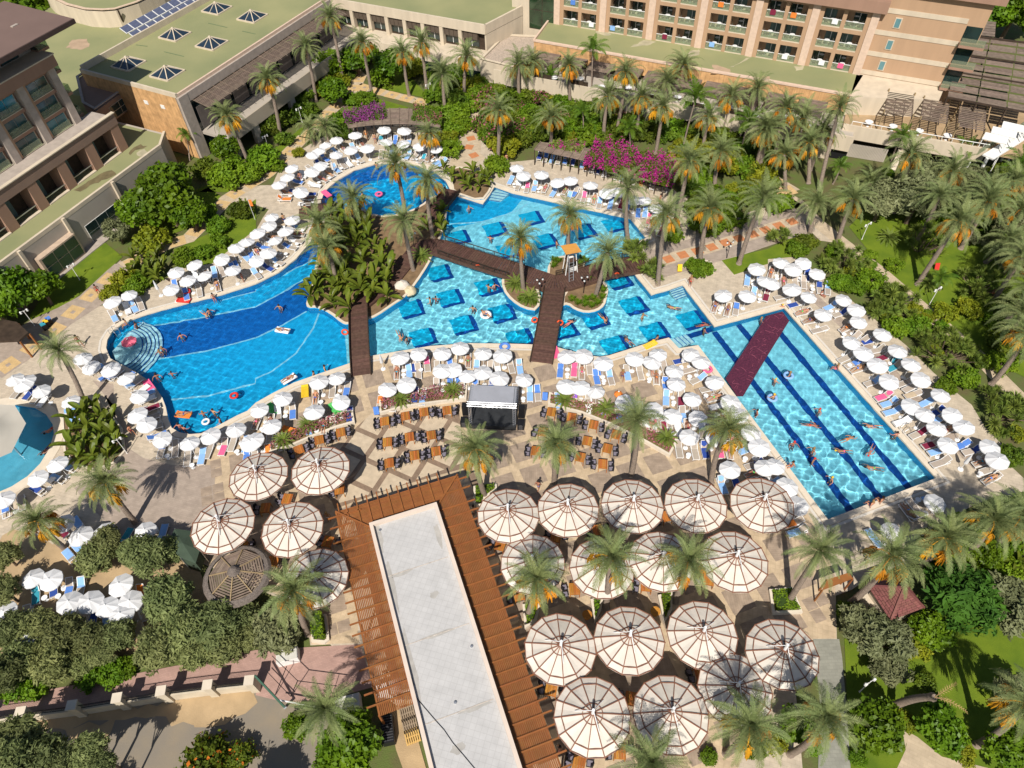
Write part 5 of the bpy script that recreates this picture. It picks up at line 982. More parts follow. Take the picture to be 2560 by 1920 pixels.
# stairs and ramp below the restaurant
stp = thing('garden_stair', 'pale garden stair flanked by a ribbed ramp below the restaurant', 'stair')
for k in range(9): p = TW(3,0,1060 + k * 6, 1500 - k * 14, 0); obj('step', MB().box((p.x, p.y, .1 + k * .16), (1.6, .7, .2 + k * .01), R(62)), M['coping'], stp)
tw2 = thing('ribbed_wall', 'ribbed grey retaining wall in shade under the restaurant', 'wall'); a, b = TW(3,0,670,1345), TW(3,0,1000,1400)
for k in range(26): obj('rib', MB().bar(v3(a.lerp(b, k / 26), 0), v3(a.lerp(b, k / 26), 1.9), .26, .2), M['greywall'], tw2)
# stains and repair patches on the flat roofs
stm = mat('roof_stain', (.15, .12, .06), .9, .25, 1.2); ptm = mat('roof_patch', (.4, .36, .24), .9, .2, .8); pkm = mat('pink_patch', (.42, .3, .2), .9, .15, .8)
def stain(parent, pts, z, m, seed): obj('roof_stain', MB().sheet([ccw(ragged([W(x, y, z) for x, y in pts], .14, .5, seed))], z), m, parent)
Z4 = lambda x, y: (x / 5.53, 280 + y / 5.53); Z1 = lambda x, y: (1360 + x / 5.027, y / 5.027); Z2 = lambda x, y: (1780 + x / 5.027, y / 5.027)
stain(nw_, [Z4(*q) for q in ((1030,1085),(1130,1010),(1300,900),(1440,830),(1560,800),(1610,860),(1540,910),(1400,940),(1250,1010),(1120,1090))], 5.045, stm, 1); stain(nw_, [Z4(*q) for q in ((1770,570),(1850,490),(1940,450),(2040,470),(1980,510),(1880,530),(1820,580))], 5.045, stm, 2); stain(nw_, [Z4(*q) for q in ((1880,560),(2000,510),(2040,560),(1940,620))], 5.05, ptm, 3)
for k, l in enumerate((((1080,590),(1250,500),(1390,520),(1340,560),(1160,590)), ((1740,690),(1850,640),(1960,620),(1940,680),(1830,720)), ((650,390),(760,390),(850,430),(760,450),(640,420)))): stain(podium, [Z1(*q) for q in l], 6.008, ptm, 10 + k)
for k, l in enumerate((((0,820),(120,830),(250,880),(130,930),(0,920)), ((600,960),(720,960),(760,1020),(640,1050)), ((1050,850),(1150,830),(1140,880),(1060,890)), ((430,730),(480,720),(300,830),(240,850)))): stain(podium, [Z2(*q) for q in l], 6.008, pkm if k < 2 else ptm, 20 + k)
stain(lowr, [(180,100),(215,98),(228,112),(205,124),(165,120)], 6.008, pkm, 31)
# ================================================================ planting
def nrm(v): return v / (np.linalg.norm(v, axis=-1, keepdims=True) + 1e-9)
def frond_mesh(e0, length, droop, nl, ll, lw, m, seed, vee=.5, name='frond', rach=.03):
    r = np.random.default_rng(seed); mb = MB(); n = 11; p = np.zeros(3); pts = [p.copy()]; el = e0
    for k in range(n):
        p = p + np.array([math.cos(el), 0, math.sin(el)]) * length / n; el -= droop / n * (.4 + 1.2 * k / n); pts.append(p.copy())
    pts = np.array(pts); pts[:, 1] += np.linspace(0, 1, n + 1) ** 2 * r.uniform(-.25, .25)
    mb.tube([Vector(q) for q in pts], [rach * (1 - .8 * k / n) for k in range(n + 1)], 4, 1)
    for k in range(nl):
        t = .1 + .9 * (k + .5) / nl; i = min(int(t * n), n - 1); f = t * n - i; c = pts[i] * (1 - f) + pts[i + 1] * f; d = nrm(pts[i + 1] - pts[i]); up_ = np.array([-d[2], 0, d[0]])
        L = ll * (math.sin(math.pi * min(1, t * .8 + .22)) * .75 + .25) * r.uniform(.85, 1.1)
        for s in (-1, 1):
            dr = nrm(d * r.uniform(.55, .8) + np.array([0, s, 0]) * r.uniform(.7, .95) + up_ * vee * r.uniform(.4, 1.1)); e = c + dr * L; e[2] -= L * .28; md = c + dr * L * .5; w = d * lw
            mb.add([c - w * .6, md - w, e, md + w, c + w * .6], [(0, 1, 3, 4), (1, 2, 3)])
    return mesh(mb, name, [LEAF[m], LEAF[m] if m != 'dry' else LEAF['dry']])
FR = [[frond_mesh(R(e), L, R(dr + 14 * s), 38, .47, .021, 'palm', 10 * i + s, .5) for s in range(3)] for i, (e, L, dr) in enumerate([(80, 2.5, 70), (62, 2.9, 95), (42, 3.1, 105), (20, 3.1, 95), (-5, 2.9, 80), (-38, 2.4, 50)])]
FG = [[frond_mesh(R(e), L, R(dr), 20, .8, .05, 'palm_g', 200 + 10 * i + s, .2) for s in range(2)] for i, (e, L, dr) in enumerate([(82, 2.3, 40), (60, 2.6, 100), (38, 2.6, 120), (12, 2.3, 100)])]
FD = [frond_mesh(R(e), 2.4, R(100), 12, .3, .03, 'dry', 300 + i) for i, e in enumerate((30, -10))]
def bunch(seed):
    r = random.Random(seed); mb = MB(); st = [Vector((.1, 0, .1)), Vector((.45, 0, .15)), Vector((.72, 0, -.1)), Vector((.82, 0, -.4))]
    mb.tube(st, [.04, .035, .03, .025], 5)
    for k in range(44):
        a = r.uniform(0, 6.28); b = Vector((.8 + .1 * math.cos(a), .1 * math.sin(a), -.32 + r.uniform(-.12, .1))); sp = r.uniform(.05, .34); e = b + Vector((math.cos(a) * sp, math.sin(a) * sp, -r.uniform(.4, .85))); m_ = b.lerp(e, .5) + Vector((math.cos(a) * .06, math.sin(a) * .06, .05))
        mb.tube([b, m_, e], [.02, .05, .018], 4)
    return mesh(mb, 'fruit_bunch', LEAF['fruit'])
FRUIT = [bunch(k) for k in range(3)]
palm_n = 0
ZS = dict(slope=1.14, east=1.18, salmon=1.12, nw=1.12, isle=1.12, walk=1.08, arc=1.05, south=1.08, corner=1.06)
def palm(zone, base, crown, h=None, kind='date', s=1.0, fruit=True, fr_n=None):
    """base/crown: survey points (tile coordinates); base None = plumb under the crown"""
    global palm_n; palm_n += 1; r = random.Random(palm_n * 13 + 1); cq = T(*crown); s *= ZS.get(zone, 1.03) * r.uniform(.9, 1.1)
    if base is not None:
        bq = T(*base)
        if h is None: h = max(2.4, min(10.5, height_of(bq, cq)))
        B = W(*bq)
    else: B = W(*cq, h)
    C = W(*cq, h); B.z = 0
    if (C.xy - B.xy).length > .45 * h: C = Vector((*(B.xy + (C.xy - B.xy).normalized() * .45 * h), h))
    nm = {'date': 'date_palm', 'green': 'feather_palm', 'dead': 'dead_palm'}[kind]
    t = thing(nm, None, 'palm tree', B); D = C - B; n = 12; pts = []; rad = []
    r0 = (.27 if kind != 'green' else .13) * s ** .5; r1 = (.2 if kind != 'green' else .09) * s ** .5
    bow = Vector((r.uniform(-.25, .25), r.uniform(-.25, .25), 0))
    for k in range(n * 2 + 1):
        u = k / (n * 2); pts.append(Vector((D.x * u, D.y * u, D.z * u)) + bow * math.sin(math.pi * u)); rad.append((r0 * 1.25 if u < .04 else r0 + (r1 - r0) * u) * (1.05 if k % 2 else .96) * (1 if u < .88 else 1 + (u - .88) * 4 * (kind != 'green')))
    rad[-1] *= .6
    obj('trunk', MB().tube(pts, rad, 9), BARK, t, smooth=True)
    top = D.copy()
    if kind == 'date':
        rows = ((0, 6), (1, 8), (2, 9), (3, 8), (4, 7), (5, 4)) if not fr_n else tuple((i, max(2, round(q * fr_n))) for i, q in ((0, 5), (1, 7), (2, 8), (3, 7), (4, 6), (5, 4)))
        for i, q in rows:
            a0 = r.uniform(0, 6.28)
            for k in range(q):
                o = obj('frond', FR[i][k % 3], None, t, top + Vector((0, 0, -.03 * i)), a0 + 6.283 * k / q + r.uniform(-.3, .3)); sc_ = s * r.uniform(.82, 1.08); o.scale = (sc_, sc_, sc_ * r.uniform(.8, 1.2))
        if fruit and palm_n % 5 == 3: fruit = False
        if fruit:
            a0 = r.uniform(0, 6.28); q = r.randint(3, 6)
            for k in range(q): o = obj('fruit_bunch', FRUIT[k % 3], None, t, top - Vector((0, 0, .12)), a0 + 6.283 * k / q + r.uniform(-.5, .5)); fs_ = r.uniform(1.15, 1.55); o.scale = (fs_, fs_, r.uniform(1.1, 1.6))
        for k in range(r.randint(0, 4)): o = obj('dry_frond', FD[1], None, t, top - Vector((0, 0, .2)), r.uniform(0, 6.28)); o.rotation_euler[1] = R(35); o.scale = (s * .8,) * 3
    elif kind == 'green':
        for i, q in ((0, 2), (1, 4), (2, 5), (3, 4)):
            a0 = r.uniform(0, 6.28)
            for k in range(q): o = obj('frond', FG[i][k % 2], None, t, top, a0 + 6.283 * k / q + r.uniform(-.3, .3)); sc_ = s * r.uniform(.85, 1.1); o.scale = (sc_, sc_, sc_)
        obj('crown_shaft', MB().tube([top - Vector((0, 0, .9)), top], [.12 * s, .07 * s], 7), LEAF['palm_g'], t)
    else:
        for k in range(3): obj('frond', FD[k % 2], None, t, top, k * .5 - .6)
    t['group'] = {'date': 'date palms of the garden', 'green': 'feather palms of the garden', 'dead': 'date palms of the garden'}[kind]
    later(t, zone, {'date': ('date palm with orange fruit' if fruit else 'date palm without fruit') + ' {where}, {n} {frm}', 'green': 'bright green feather palm {where}, {n} {frm}', 'dead': 'dead palm trunk with few dry fronds {where}, {n} {frm}'}[kind])
    return t
# north-west garden
for b, c in (((0,0,2160,1440),(0,0,1960,1000)), ((1,0,755,740),(1,0,640,150)), ((1,0,520,875),(1,0,430,400)), ((1,0,210,1160),(1,0,100,680)), ((1,0,1010,850),(1,0,920,360)), ((1,0,1325,830),(1,0,1265,450)), ((1,0,1480,830),(1,0,1430,370)), ((1,0,1640,1000),(1,0,1610,640)), ((1,0,1800,890),(1,0,1820,480)), ((1,0,2085,1430),(1,0,2095,950))): palm('nw', b, c)
palm('nw', (0,0,1640,1390), (0,0,1610,1160), kind='green', s=.6)
palm('nw', None, (1,0,470,1110), 2.6, s=.8, fruit=False); palm('nw', None, (1,0,590,1090), 3.0, s=.85)
palm('arc', (1,0,1490,1400), (1,0,1490,1150), s=.85)
# island palms
for b, c in (((1,1,1310,330),(1,0,1205,1410)), ((1,1,1530,400),(1,0,1480,1560)), ((1,1,850,360),(1,1,840,60)), ((1,1,1360,680),(1,1,1270,250)), ((1,1,620,640),(1,1,540,280)), ((1,1,690,800),(1,1,610,480))): palm('isle', b, c)
for b, c in (((2,1,100,850),(2,1,70,400)), ((2,1,485,560),(2,1,500,200)), ((2,1,720,900),(2,1,830,520))): palm('walk', b, c)
# slope below the hotel
for b, c in (((2,0,195,850),(2,0,180,540)), ((2,0,510,960),(2,0,490,560)), ((2,0,890,1190),(2,0,980,620)), ((2,0,790,1230),(2,0,830,830)), ((2,0,1290,1080),(2,0,1340,700)), ((2,0,1240,1330),(2,0,1300,920)), ((2,0,1790,1190),(2,0,1900,830)), ((3,0,150,1640),(3,0,140,1330)), ((3,0,350,1585),(3,0,350,1230)), ((3,0,440,1650),(3,0,620,930)), ((3,0,60,1420),(3,0,150,930)), ((2,0,2120,1500),(2,0,2190,1120))): palm('slope', b, c)
for b, c, s in (((2,0,690,900),(2,0,700,430),1), ((2,0,1470,1310),(2,0,1590,850),1.1), ((2,0,1980,1330),(2,0,2050,1050),1), ((2,0,1020,1290),(2,0,1010,1100),.8), ((2,0,600,1190),(2,0,610,960),.7), ((2,0,320,830),(2,0,320,660),.8), ((3,0,560,1590),(3,0,620,1440),.7)): palm('slope', b, c, kind='green', s=s)
# northern deck and salmon path
for b, c in (((2,1,1005,430),(2,0,1000,1620)), ((2,1,1405,320),(2,0,1530,1390)), ((2,0,1750,1645),(2,0,1810,1310)), ((2,1,1260,800),(2,1,1330,200)), ((2,1,1620,640),(2,1,1710,140)), ((2,1,1960,620),(2,1,2170,60)), ((3,1,600,430),(3,1,740,60))): palm('salmon', b, c)
palm('salmon', (3,1,360,360), (3,1,420,90), fruit=False)
# east garden
for b, c in (((3,1,1085,180),(3,0,1230,1330)), ((3,1,1290,800),(3,1,1650,250)), ((3,1,1880,610),(3,1,2080,420)), ((3,1,1980,420),(3,1,2190,150)), ((3,1,1930,1659),(3,1,2240,1230)), ((3,1,1720,330),(3,0,1900,1659))): palm('east', b, c)
palm('east', (3,1,2080,1390), (3,1,2190,1050), fruit=False)
palm('east', None, (3,0,880,1580), 3.0, s=.8, fruit=False); palm('east', (3,0,1660,1450), (3,0,1700,1290), kind='green', s=.9); palm('east', None, (3,0,1160,1180), 4, kind='green', s=.8); palm('east', None, (3,0,2190,1420), 6, kind='green')
palm('east', (3,1,1480,850), (3,1,1500,740), kind='green', s=.6)
# west side
palm('west', (0,2,740,190), (0,1,510,1370)); palm('west', (0,2,1170,1200), (0,2,910,850)); palm('west', (0,2,560,1420), (0,2,330,1180))
# plaza
for b, c in (((1,2,1980,970),(1,2,1890,560)), ((2,2,365,850),(2,2,380,520)), ((2,2,1030,790),(2,2,1080,310)), ((2,2,1720,850),(2,2,1870,390))): palm('plaza', b, c)
for b, c in (((2,3,130,350),(2,3,210,30)), ((2,3,815,270),(2,2,860,1500)), ((2,3,1410,220),(2,2,1520,1530))): palm('canopy', b, c)
for b, c in (((3,3,180,220),(3,2,450,1450)), ((3,3,720,230),(3,2,1070,1480)), ((3,2,1270,1610),(3,2,1530,1330)), ((3,2,1680,1510),(3,2,1950,1180))): palm('corner', b, c)
palm('south', (1,3,450,500), (1,3,330,130)); palm('south', None, (1,3,600,1150), 6.0); palm('south', None, (2,3,1200,1620), 6.0, fruit=False); palm('south', None, (2,3,2050,1290), 7.5); palm('south', (3,3,190,1540), (3,3,490,1220)); palm('south', (3,3,1800,1460), (3,3,2230,1100)); palm('south', (3,3,1060,1130), (3,3,1440,1045), kind='dead', s=1.2)

for c, h in (((2,0,340,1010),5.5), ((2,0,1120,830),6.5), ((2,0,1700,1010),6.5), ((2,0,1480,560),7), ((2,0,2120,760),7), ((3,0,-10,1130),6.5), ((3,0,300,1020),7), ((3,0,480,1130),6), ((2,0,60,560),6)): palm('slope', None, c, h)
for c, h in (((3,1,1480,40),7), ((3,1,1900,80),7), ((3,1,2200,560),6.5), ((3,0,1600,1480),6), ((3,0,2120,1560),6), ((3,1,2260,820),6)): palm('east', None, c, h)
palm('corner', None, (3,2,2190,1140), 6)
# ---- leafy crowns
def crown_mesh(seed, m, clumps=46, per=60, leaf=.11, flat=.8, spread=.3, shell=.55, name='foliage', aspect=1.6, frac=.22):
    r = np.random.default_rng(seed); d = nrm(r.normal(size=(clumps, 3))); d[:, 2] = np.abs(d[:, 2]) * .9 + r.uniform(-.45, .1, clumps); rad = r.uniform(shell, .95, (clumps, 1)) ; c = d * rad * np.array([1, 1, flat])
    lump = r.uniform(.6, 1.3, (clumps, 1, 1))
    P = (c[:, None, :] + nrm(r.normal(size=(clumps, per, 3))) * r.uniform(.1, 1, (clumps, per, 1)) ** .5 * spread * lump).reshape(-1, 3)
    n = len(P); nr = nrm(r.normal(size=(n, 3)) * .8 + nrm(P) * .6 + np.array([0, 0, .5])); a = nrm(np.cross(nr, r.normal(size=(n, 3)))); b = np.cross(nr, a); s = leaf * r.uniform(.6, 1.25, (n, 1))
    v = np.stack([P - a * s * aspect / 2, P - b * s / 2, P + a * s * aspect / 2, P + b * s / 2], 1).reshape(-1, 3)
    me = bpy.data.meshes.new(name); me.vertices.add(len(v)); me.vertices.foreach_set('co', v.ravel()); me.loops.add(n * 4); me.loops.foreach_set('vertex_index', np.arange(n * 4)); me.polygons.add(n); me.polygons.foreach_set('loop_start', np.arange(0, n * 4, 4)); me.update(calc_edges=True)
    for mm in (m if isinstance(m, list) else [m]): me.materials.append(mm)
    if isinstance(m, list): me.polygons.foreach_set('material_index', (r.random(n) < frac).astype(np.int32))
    return me
CR = dict(
 tree=[crown_mesh(1 + k, LEAF['tree'], 60, 62, .13) for k in range(3)], shrub=[crown_mesh(11 + k, LEAF['shrub'], 42, 52, .14, .75) for k in range(3)], hedge=[crown_mesh(21 + k, LEAF['hedge'], 44, 55, .13, .7, shell=.6) for k in range(3)],
 olive=[crown_mesh(31 + k, LEAF['olive'], 60, 70, .085, .8, .26, aspect=3) for k in range(3)], conifer=[crown_mesh(41 + k, LEAF['conifer'], 74, 84, .075, 1.0, .32, aspect=3.6, shell=.45) for k in range(3)],
 pine=[crown_mesh(51, mat('pine_needles', (.07, .17, .012), .8, .4, 1, trans=.2, col2=(.03, .09, .01)), 70, 60, .1, .9, .28, aspect=3)],
 yellow=[crown_mesh(61 + k, two_sided('golden_leaf', (.3, .31, .016), .3, .6, .3, 1.2, .15, (.16, .2, .01)), 40, 50, .13, .8) for k in range(2)],
 pinkish=[crown_mesh(71, [LEAF['shrub'], LEAF['pinkflower']], 40, 50, .12, .8)], orangeflower=[crown_mesh(81, [LEAF['shrub'], mat('orange_bloom', (.5, .14, .01), .8)], 44, 50, .12, .8, frac=.05)])
cn = 0; SPOTS = []
def bush(zone, q, rad, kind='shrub', z=None, tall=None, label=None):
    """q tile point of the crown's middle; rad in tile pixels"""
    global cn; cn += 1; r = random.Random(cn * 7); p0 = TW(*q, 1.0); sc_ = rad / 3.4563 * (Vector((p0.x, p0.y, 57)) - Vector((0, 0, 114))).length / F * 1.05
    sc_ = rad / 3.4563 * ((H - 1) / Vector((T(*q)[0] - CX, T(*q)[1] - CY, F)).dot(dn))
    tree = kind in ('tree', 'olive', 'conifer', 'pine') ; hz = z if z is not None else (max(.45, sc_ * (.55 if not tree else 1.15)))
    p = TW(*q, hz); t = thing({'tree': 'citrus_tree', 'olive': 'olive_tree', 'conifer': 'cypress_tree', 'pine': 'pine_tree', 'yellow': 'golden_shrub', 'hedge': 'hedge_bush', 'pinkish': 'flowering_shrub', 'orangeflower': 'flowering_shrub'}.get(kind, 'shrub'), None, 'tree' if tree else 'shrub', (p.x, p.y, 0))
    o = obj('crown' if tree else 'foliage', CR[kind][cn % len(CR[kind])], None, t, (0, 0, hz), r.uniform(0, 6.28)); o.scale = (sc_ * r.uniform(.95, 1.08), sc_ * r.uniform(.95, 1.08), sc_ * (tall or r.uniform(.85, 1.1)))
    if kind == 'conifer': o.location.z += r.uniform(-.5, .8); o.scale = tuple(v * r.uniform(.82, 1.02) for v in o.scale)
    mb = MB().tube([(0, 0, 0), (.05 * sc_, 0, hz * .5), (0, 0, hz)], [.09 * max(sc_, .6), .07 * max(sc_, .6), .03], 6)
    if tree:
        for k in range(4): a = k * 1.57 + r.random(); mb.tube([(0, 0, hz * .55), (math.cos(a) * sc_ * .6, math.sin(a) * sc_ * .6, hz + sc_ * .15)], [.05 * sc_, .02], 5)
    obj('trunk' if tree else 'stem', mb, BARK2, t)
    if label: t['label'] = label
    else: later(t, zone, {'tree': 'leafy citrus tree', 'olive': 'grey-green olive tree', 'conifer': 'dark cypress tree', 'pine': 'feathery bright green pine tree', 'yellow': 'golden-leaved shrub', 'hedge': 'clipped bright green bush', 'pinkish': 'shrub with pink flowers', 'orangeflower': 'shrub with orange flowers'}.get(kind, 'leafy green shrub') + ' {where}, {n} {frm}')
    t['group'] = 'trees of the garden' if tree else 'shrubs of the garden'; SPOTS.append(Vector((p.x, p.y, sc_))); return t
for q, r_ in (((0,1,1230,130),200), ((0,1,1420,60),230), ((0,1,1640,190),150), ((0,0,1450,1560),190), ((0,1,100,840),210), ((0,1,340,820),175), ((0,1,-60,1000),190), ((1,3,800,1440),250), ((1,3,350,1300),120), ((1,3,650,1570),150), ((3,3,930,1280),230), ((3,3,1500,1320),210), ((3,3,2120,1520),220), ((3,3,1430,470),170), ((3,3,250,1290),160), ((1,0,640,540),130), ((1,0,660,780),120), ((1,0,1280,560),0), ((3,0,1950,120),190), ((3,0,2150,60),220), ((0,0,250,40),230)):
    if r_: bush('north' if q[1] < 2 else 'southg', q, r_, 'tree')
for q, r_ in (((0,1,1000,330),120), ((1,3,180,460),210), ((3,3,800,420),190), ((3,3,1020,560),230), ((3,3,1050,800),170), ((3,3,2110,250),250), ((3,1,1300,40),230), ((3,0,1350,1560),190), ((3,1,2130,560),170), ((3,0,1770,1600),170), ((3,1,1000,60),190), ((3,3,2150,1030),200), ((3,1,2180,300),180)): bush('north' if q[1] < 2 else 'southg', q, r_, 'olive')
for q, r_ in (((0,2,820,1480),170), ((0,2,960,1370),120), ((0,2,1300,1490),200), ((0,2,1500,1450),130), ((0,3,300,420),170), ((0,3,560,520),190), ((0,3,110,450),160), ((0,3,800,560),170), ((0,3,1020,520),150), ((0,3,450,720),200), ((0,3,150,720),180), ((0,3,700,740),150), ((0,3,1450,200),220), ((0,3,1620,430),230), ((0,3,1850,420),200), ((0,3,2050,350),170), ((0,3,1400,620),190), ((0,3,1700,660),170), ((0,3,1950,620),160), ((0,3,60,880),170), ((0,2,60,1500),130), ((0,3,60,150),150), ((0,3,1540,640),140), ((0,3,2120,520),140), ((0,3,330,620),140), ((0,3,900,680),130), ((0,2,1130,1440),100)): bush('yard', q, r_, 'conifer')
for q, r_ in (((0,3,120,1430),210), ((0,3,-40,1600),190), ((0,3,330,1620),200), ((0,3,760,1520),160), ((0,3,560,1600),140), ((0,3,180,1640),200), ((0,3,900,1640),120)): bush('street', q, r_, 'conifer', z=5.0)
for x, y in ((-31, 6.5), (-24, 4.5), (-37, 4), (-19, 8.5), (-28, 1.5)):
    q_ = Q((x, y, 4.5)); bush('street', (0, 0, q_[0] * 3.4563, q_[1] * 3.4563), 260, 'conifer', z=4.5)
bush('street', (0,3,1770,1620), 240, 'orangeflower'); bush('street', (0,3,2050,1560), 150, 'orangeflower'); bush('yard', (0,3,980,830), 130, 'hedge'); bush('yard', (0,3,1080,800), 110, 'hedge'); bush('yard', (0,3,780,880), 120, 'hedge'); bush('yard', (0,3,300,960), 120, 'hedge'); bush('yard', (0,3,100,980), 120, 'hedge')
bush('southg', (3,3,1700,180), 290, 'pine'); bush('southg', (3,3,1560,60), 180, 'pine')
# shrubs near the buildings
for q, r_, k in (((0,0,1950,1270),130,'tree'), ((0,0,1990,1490),170,'hedge'), ((0,0,2150,1500),120,'hedge'), ((0,0,1760,1460),110,'shrub'), ((1,0,60,1060),140,'shrub'), ((1,0,180,1050),110,'shrub'), ((1,0,380,820),130,'shrub'), ((1,0,420,960),110,'shrub'), ((1,0,60,1370),150,'hedge'), ((1,0,240,1200),90,'shrub'), ((1,0,600,760),120,'yellow'), ((1,0,720,700),90,'yellow'), ((1,0,820,860),70,'hedge'), ((1,0,950,850),90,'hedge'), ((1,0,720,1060),110,'hedge'), ((1,0,740,1150),90,'shrub'), ((1,0,370,1320),60,'yellow'), ((1,0,180,1430),70,'hedge'),
  ((0,1,1780,190),110,'hedge'), ((0,1,2070,160),110,'shrub'), ((0,1,1880,290),110,'hedge'), ((0,1,1300,420),150,'yellow'), ((0,1,1480,180),110,'shrub'), ((0,1,1080,760),110,'yellow'), ((0,1,950,860),90,'yellow'), ((0,1,1180,790),110,'hedge'), ((0,1,1600,560),110,'hedge'), ((0,1,1750,520),90,'hedge'), ((0,1,1900,430),80,'hedge'),
  ((1,0,1150,560),150,'tree'), ((1,0,1080,680),110,'hedge'), ((1,0,860,500),130,'tree'), ((1,0,1350,600),110,'yellow'), ((1,0,1500,980),100,'hedge'), ((1,0,1700,980),130,'hedge'), ((1,0,1780,1060),110,'hedge'), ((1,0,1700,1120),100,'hedge'), ((1,0,1680,1280),110,'hedge'), ((1,0,1660,1180),90,'yellow'), ((1,0,2080,1430),110,'hedge'),
  ((2,1,1620,270),110,'hedge'), ((2,1,1720,300),110,'hedge'), ((2,1,1840,260),100,'hedge'), ((2,1,1950,230),90,'hedge'), ((2,1,1390,370),90,'hedge'), ((2,1,1620,660),110,'hedge'), ((2,1,1560,630),70,'hedge'), ((2,1,1680,670),70,'hedge'), ((3,3,130,240),0,'hedge'),
  ((3,1,320,440),110,'shrub'), ((3,1,250,490),90,'hedge'), ((3,1,600,780),100,'hedge'), ((3,1,760,830),90,'hedge'), ((3,1,900,760),120,'hedge'), ((3,1,1100,1160),110,'hedge'), ((3,1,1280,1160),130,'hedge'), ((3,1,1100,630),80,'hedge'), ((3,1,1540,1050),110,'yellow'), ((3,1,1730,1010),110,'yellow'), ((3,1,2020,1480),120,'hedge'), ((3,1,1700,1600),120,'hedge'), ((3,1,100,100),120,'hedge'), ((3,2,1530,20),90,'hedge'), ((3,2,2100,620),110,'shrub'), ((3,2,2150,430),80,'yellow'),
  ((3,2,1900,1480),140,'tree'), ((3,2,2100,1350),150,'tree'), ((3,2,1700,1600),110,'tree'), ((3,3,1250,590),150,'yellow'), ((3,3,400,1480),70,'hedge'), ((3,3,780,1580),80,'hedge'), ((3,3,1370,930),100,'shrub'), ((3,3,1700,1550),90,'yellow'), ((3,3,1180,1250),100,'yellow'), ((2,3,2100,1480),100,'shrub'), ((2,3,1700,1560),80,'hedge'), ((3,3,60,1440),110,'yellow'), ((3,3,680,300),80,'hedge')):
    if r_: bush('north' if q[1] == 0 else 'mid' if q[1] == 1 else 'southg', q, r_, k)
def scatter(zone, px, n, lo, hi, kinds, seed, gap=.75):
    pl = ccw([W(*T(*q)) for q in px]); r = random.Random(seed); xs = [p.x for p in pl]; ys = [p.y for p in pl]; k = 0; tries = 0
    while k < n and tries < n * 40:
        tries += 1; p = Vector((r.uniform(min(xs), max(xs)), r.uniform(min(ys), max(ys)), 0))
        if not inside(p, pl): continue
        s = r.uniform(lo, hi)
        if any((p.xy - o.xy).length < gap * (s + o.z) * .62 for o in SPOTS): continue
        q = Q(p + Vector((0, 0, s * .5))); i, j = int(q[0] // 640), int(q[1] // 480)
        sc_px = s / ((H - 1) / Vector((q[0] - CX, q[1] - CY, F)).dot(dn)) * 3.4563
        bush(zone, (i, j, (q[0] - i * 640) * 3.4563, (q[1] - j * 480) * 3.4563), sc_px, r.choice(kinds)); k += 1
scatter('slopeg', [(1,0,1640,950),(1,0,1900,700),(1,0,2212,620),(2,0,500,900),(2,0,1500,1120),(2,0,1450,1260),(2,0,1000,1250),(2,0,650,1230),(2,0,190,1190),(2,0,0,1340),(1,0,2150,1330),(1,0,1970,1180),(1,0,1960,980)], 88, 1.1, 2.3, ['shrub', 'shrub', 'yellow', 'hedge', 'shrub', 'pinkish'], 5, .5)
scatter('slopeg', [(2,0,1500,1120),(2,0,2212,1290),(2,0,2212,1420),(3,0,0,1500),(3,0,0,1659),(2,1,1950,200),(2,1,1600,240),(2,0,1400,1560),(2,0,1420,1240)], 44, 1.0, 2.1, ['shrub', 'hedge', 'shrub', 'yellow'], 6, .52)
scatter('mid', [(3,0,1000,1500),(3,0,2212,1500),(3,1,2212,900),(3,1,1900,500),(3,1,1200,300),(3,1,800,300),(3,1,900,60)], 34, .7, 1.8, ['shrub', 'olive', 'shrub', 'hedge'], 7, .6)
scatter('mid', [(3,1,1900,1000),(3,1,2300,900),(3,1,2300,1500),(3,1,1950,1350)], 10, .8, 1.6, ['shrub', 'hedge'], 8)
scatter('southg', [(3,2,1400,1400),(3,2,1800,1250),(3,2,2300,1000),(3,3,2300,60),(3,3,1400,0),(3,2,1250,1600)], 26, .9, 1.8, ['shrub', 'tree', 'hedge', 'shrub'], 9, .6)
scatter('north', [(0,0,1900,1300),(1,0,0,900),(1,0,560,620),(1,0,820,500),(1,0,840,640),(1,0,560,880),(1,0,330,1080),(0,0,1950,1420)], 22, .9, 1.7, ['shrub', 'hedge', 'shrub'], 10, .65)
scatter('north', [(1,0,960,420),(1,0,1300,480),(1,0,1700,600),(1,0,2200,640),(1,0,1900,700),(1,0,1650,920),(1,0,1500,850),(1,0,1300,560),(1,0,960,560)], 16, 1.0, 1.9, ['shrub', 'hedge', 'tree'], 12, .6)
scatter('slopeg', [(2,0,0,1000),(2,0,500,1000),(2,0,1500,1160),(2,0,1450,1260),(2,0,900,1250),(2,0,300,1180),(2,0,0,1200)], 22, .8, 1.4, ['yellow', 'hedge', 'tree'], 15, .4)
scatter('mid', [(3,1,500,500),(3,1,900,560),(3,1,1500,1180),(3,1,1900,1500),(3,1,1700,1659),(3,1,1250,1300),(3,1,850,960),(3,1,560,800)], 22, .6, 1.2, ['hedge', 'shrub', 'yellow'], 16, .5)
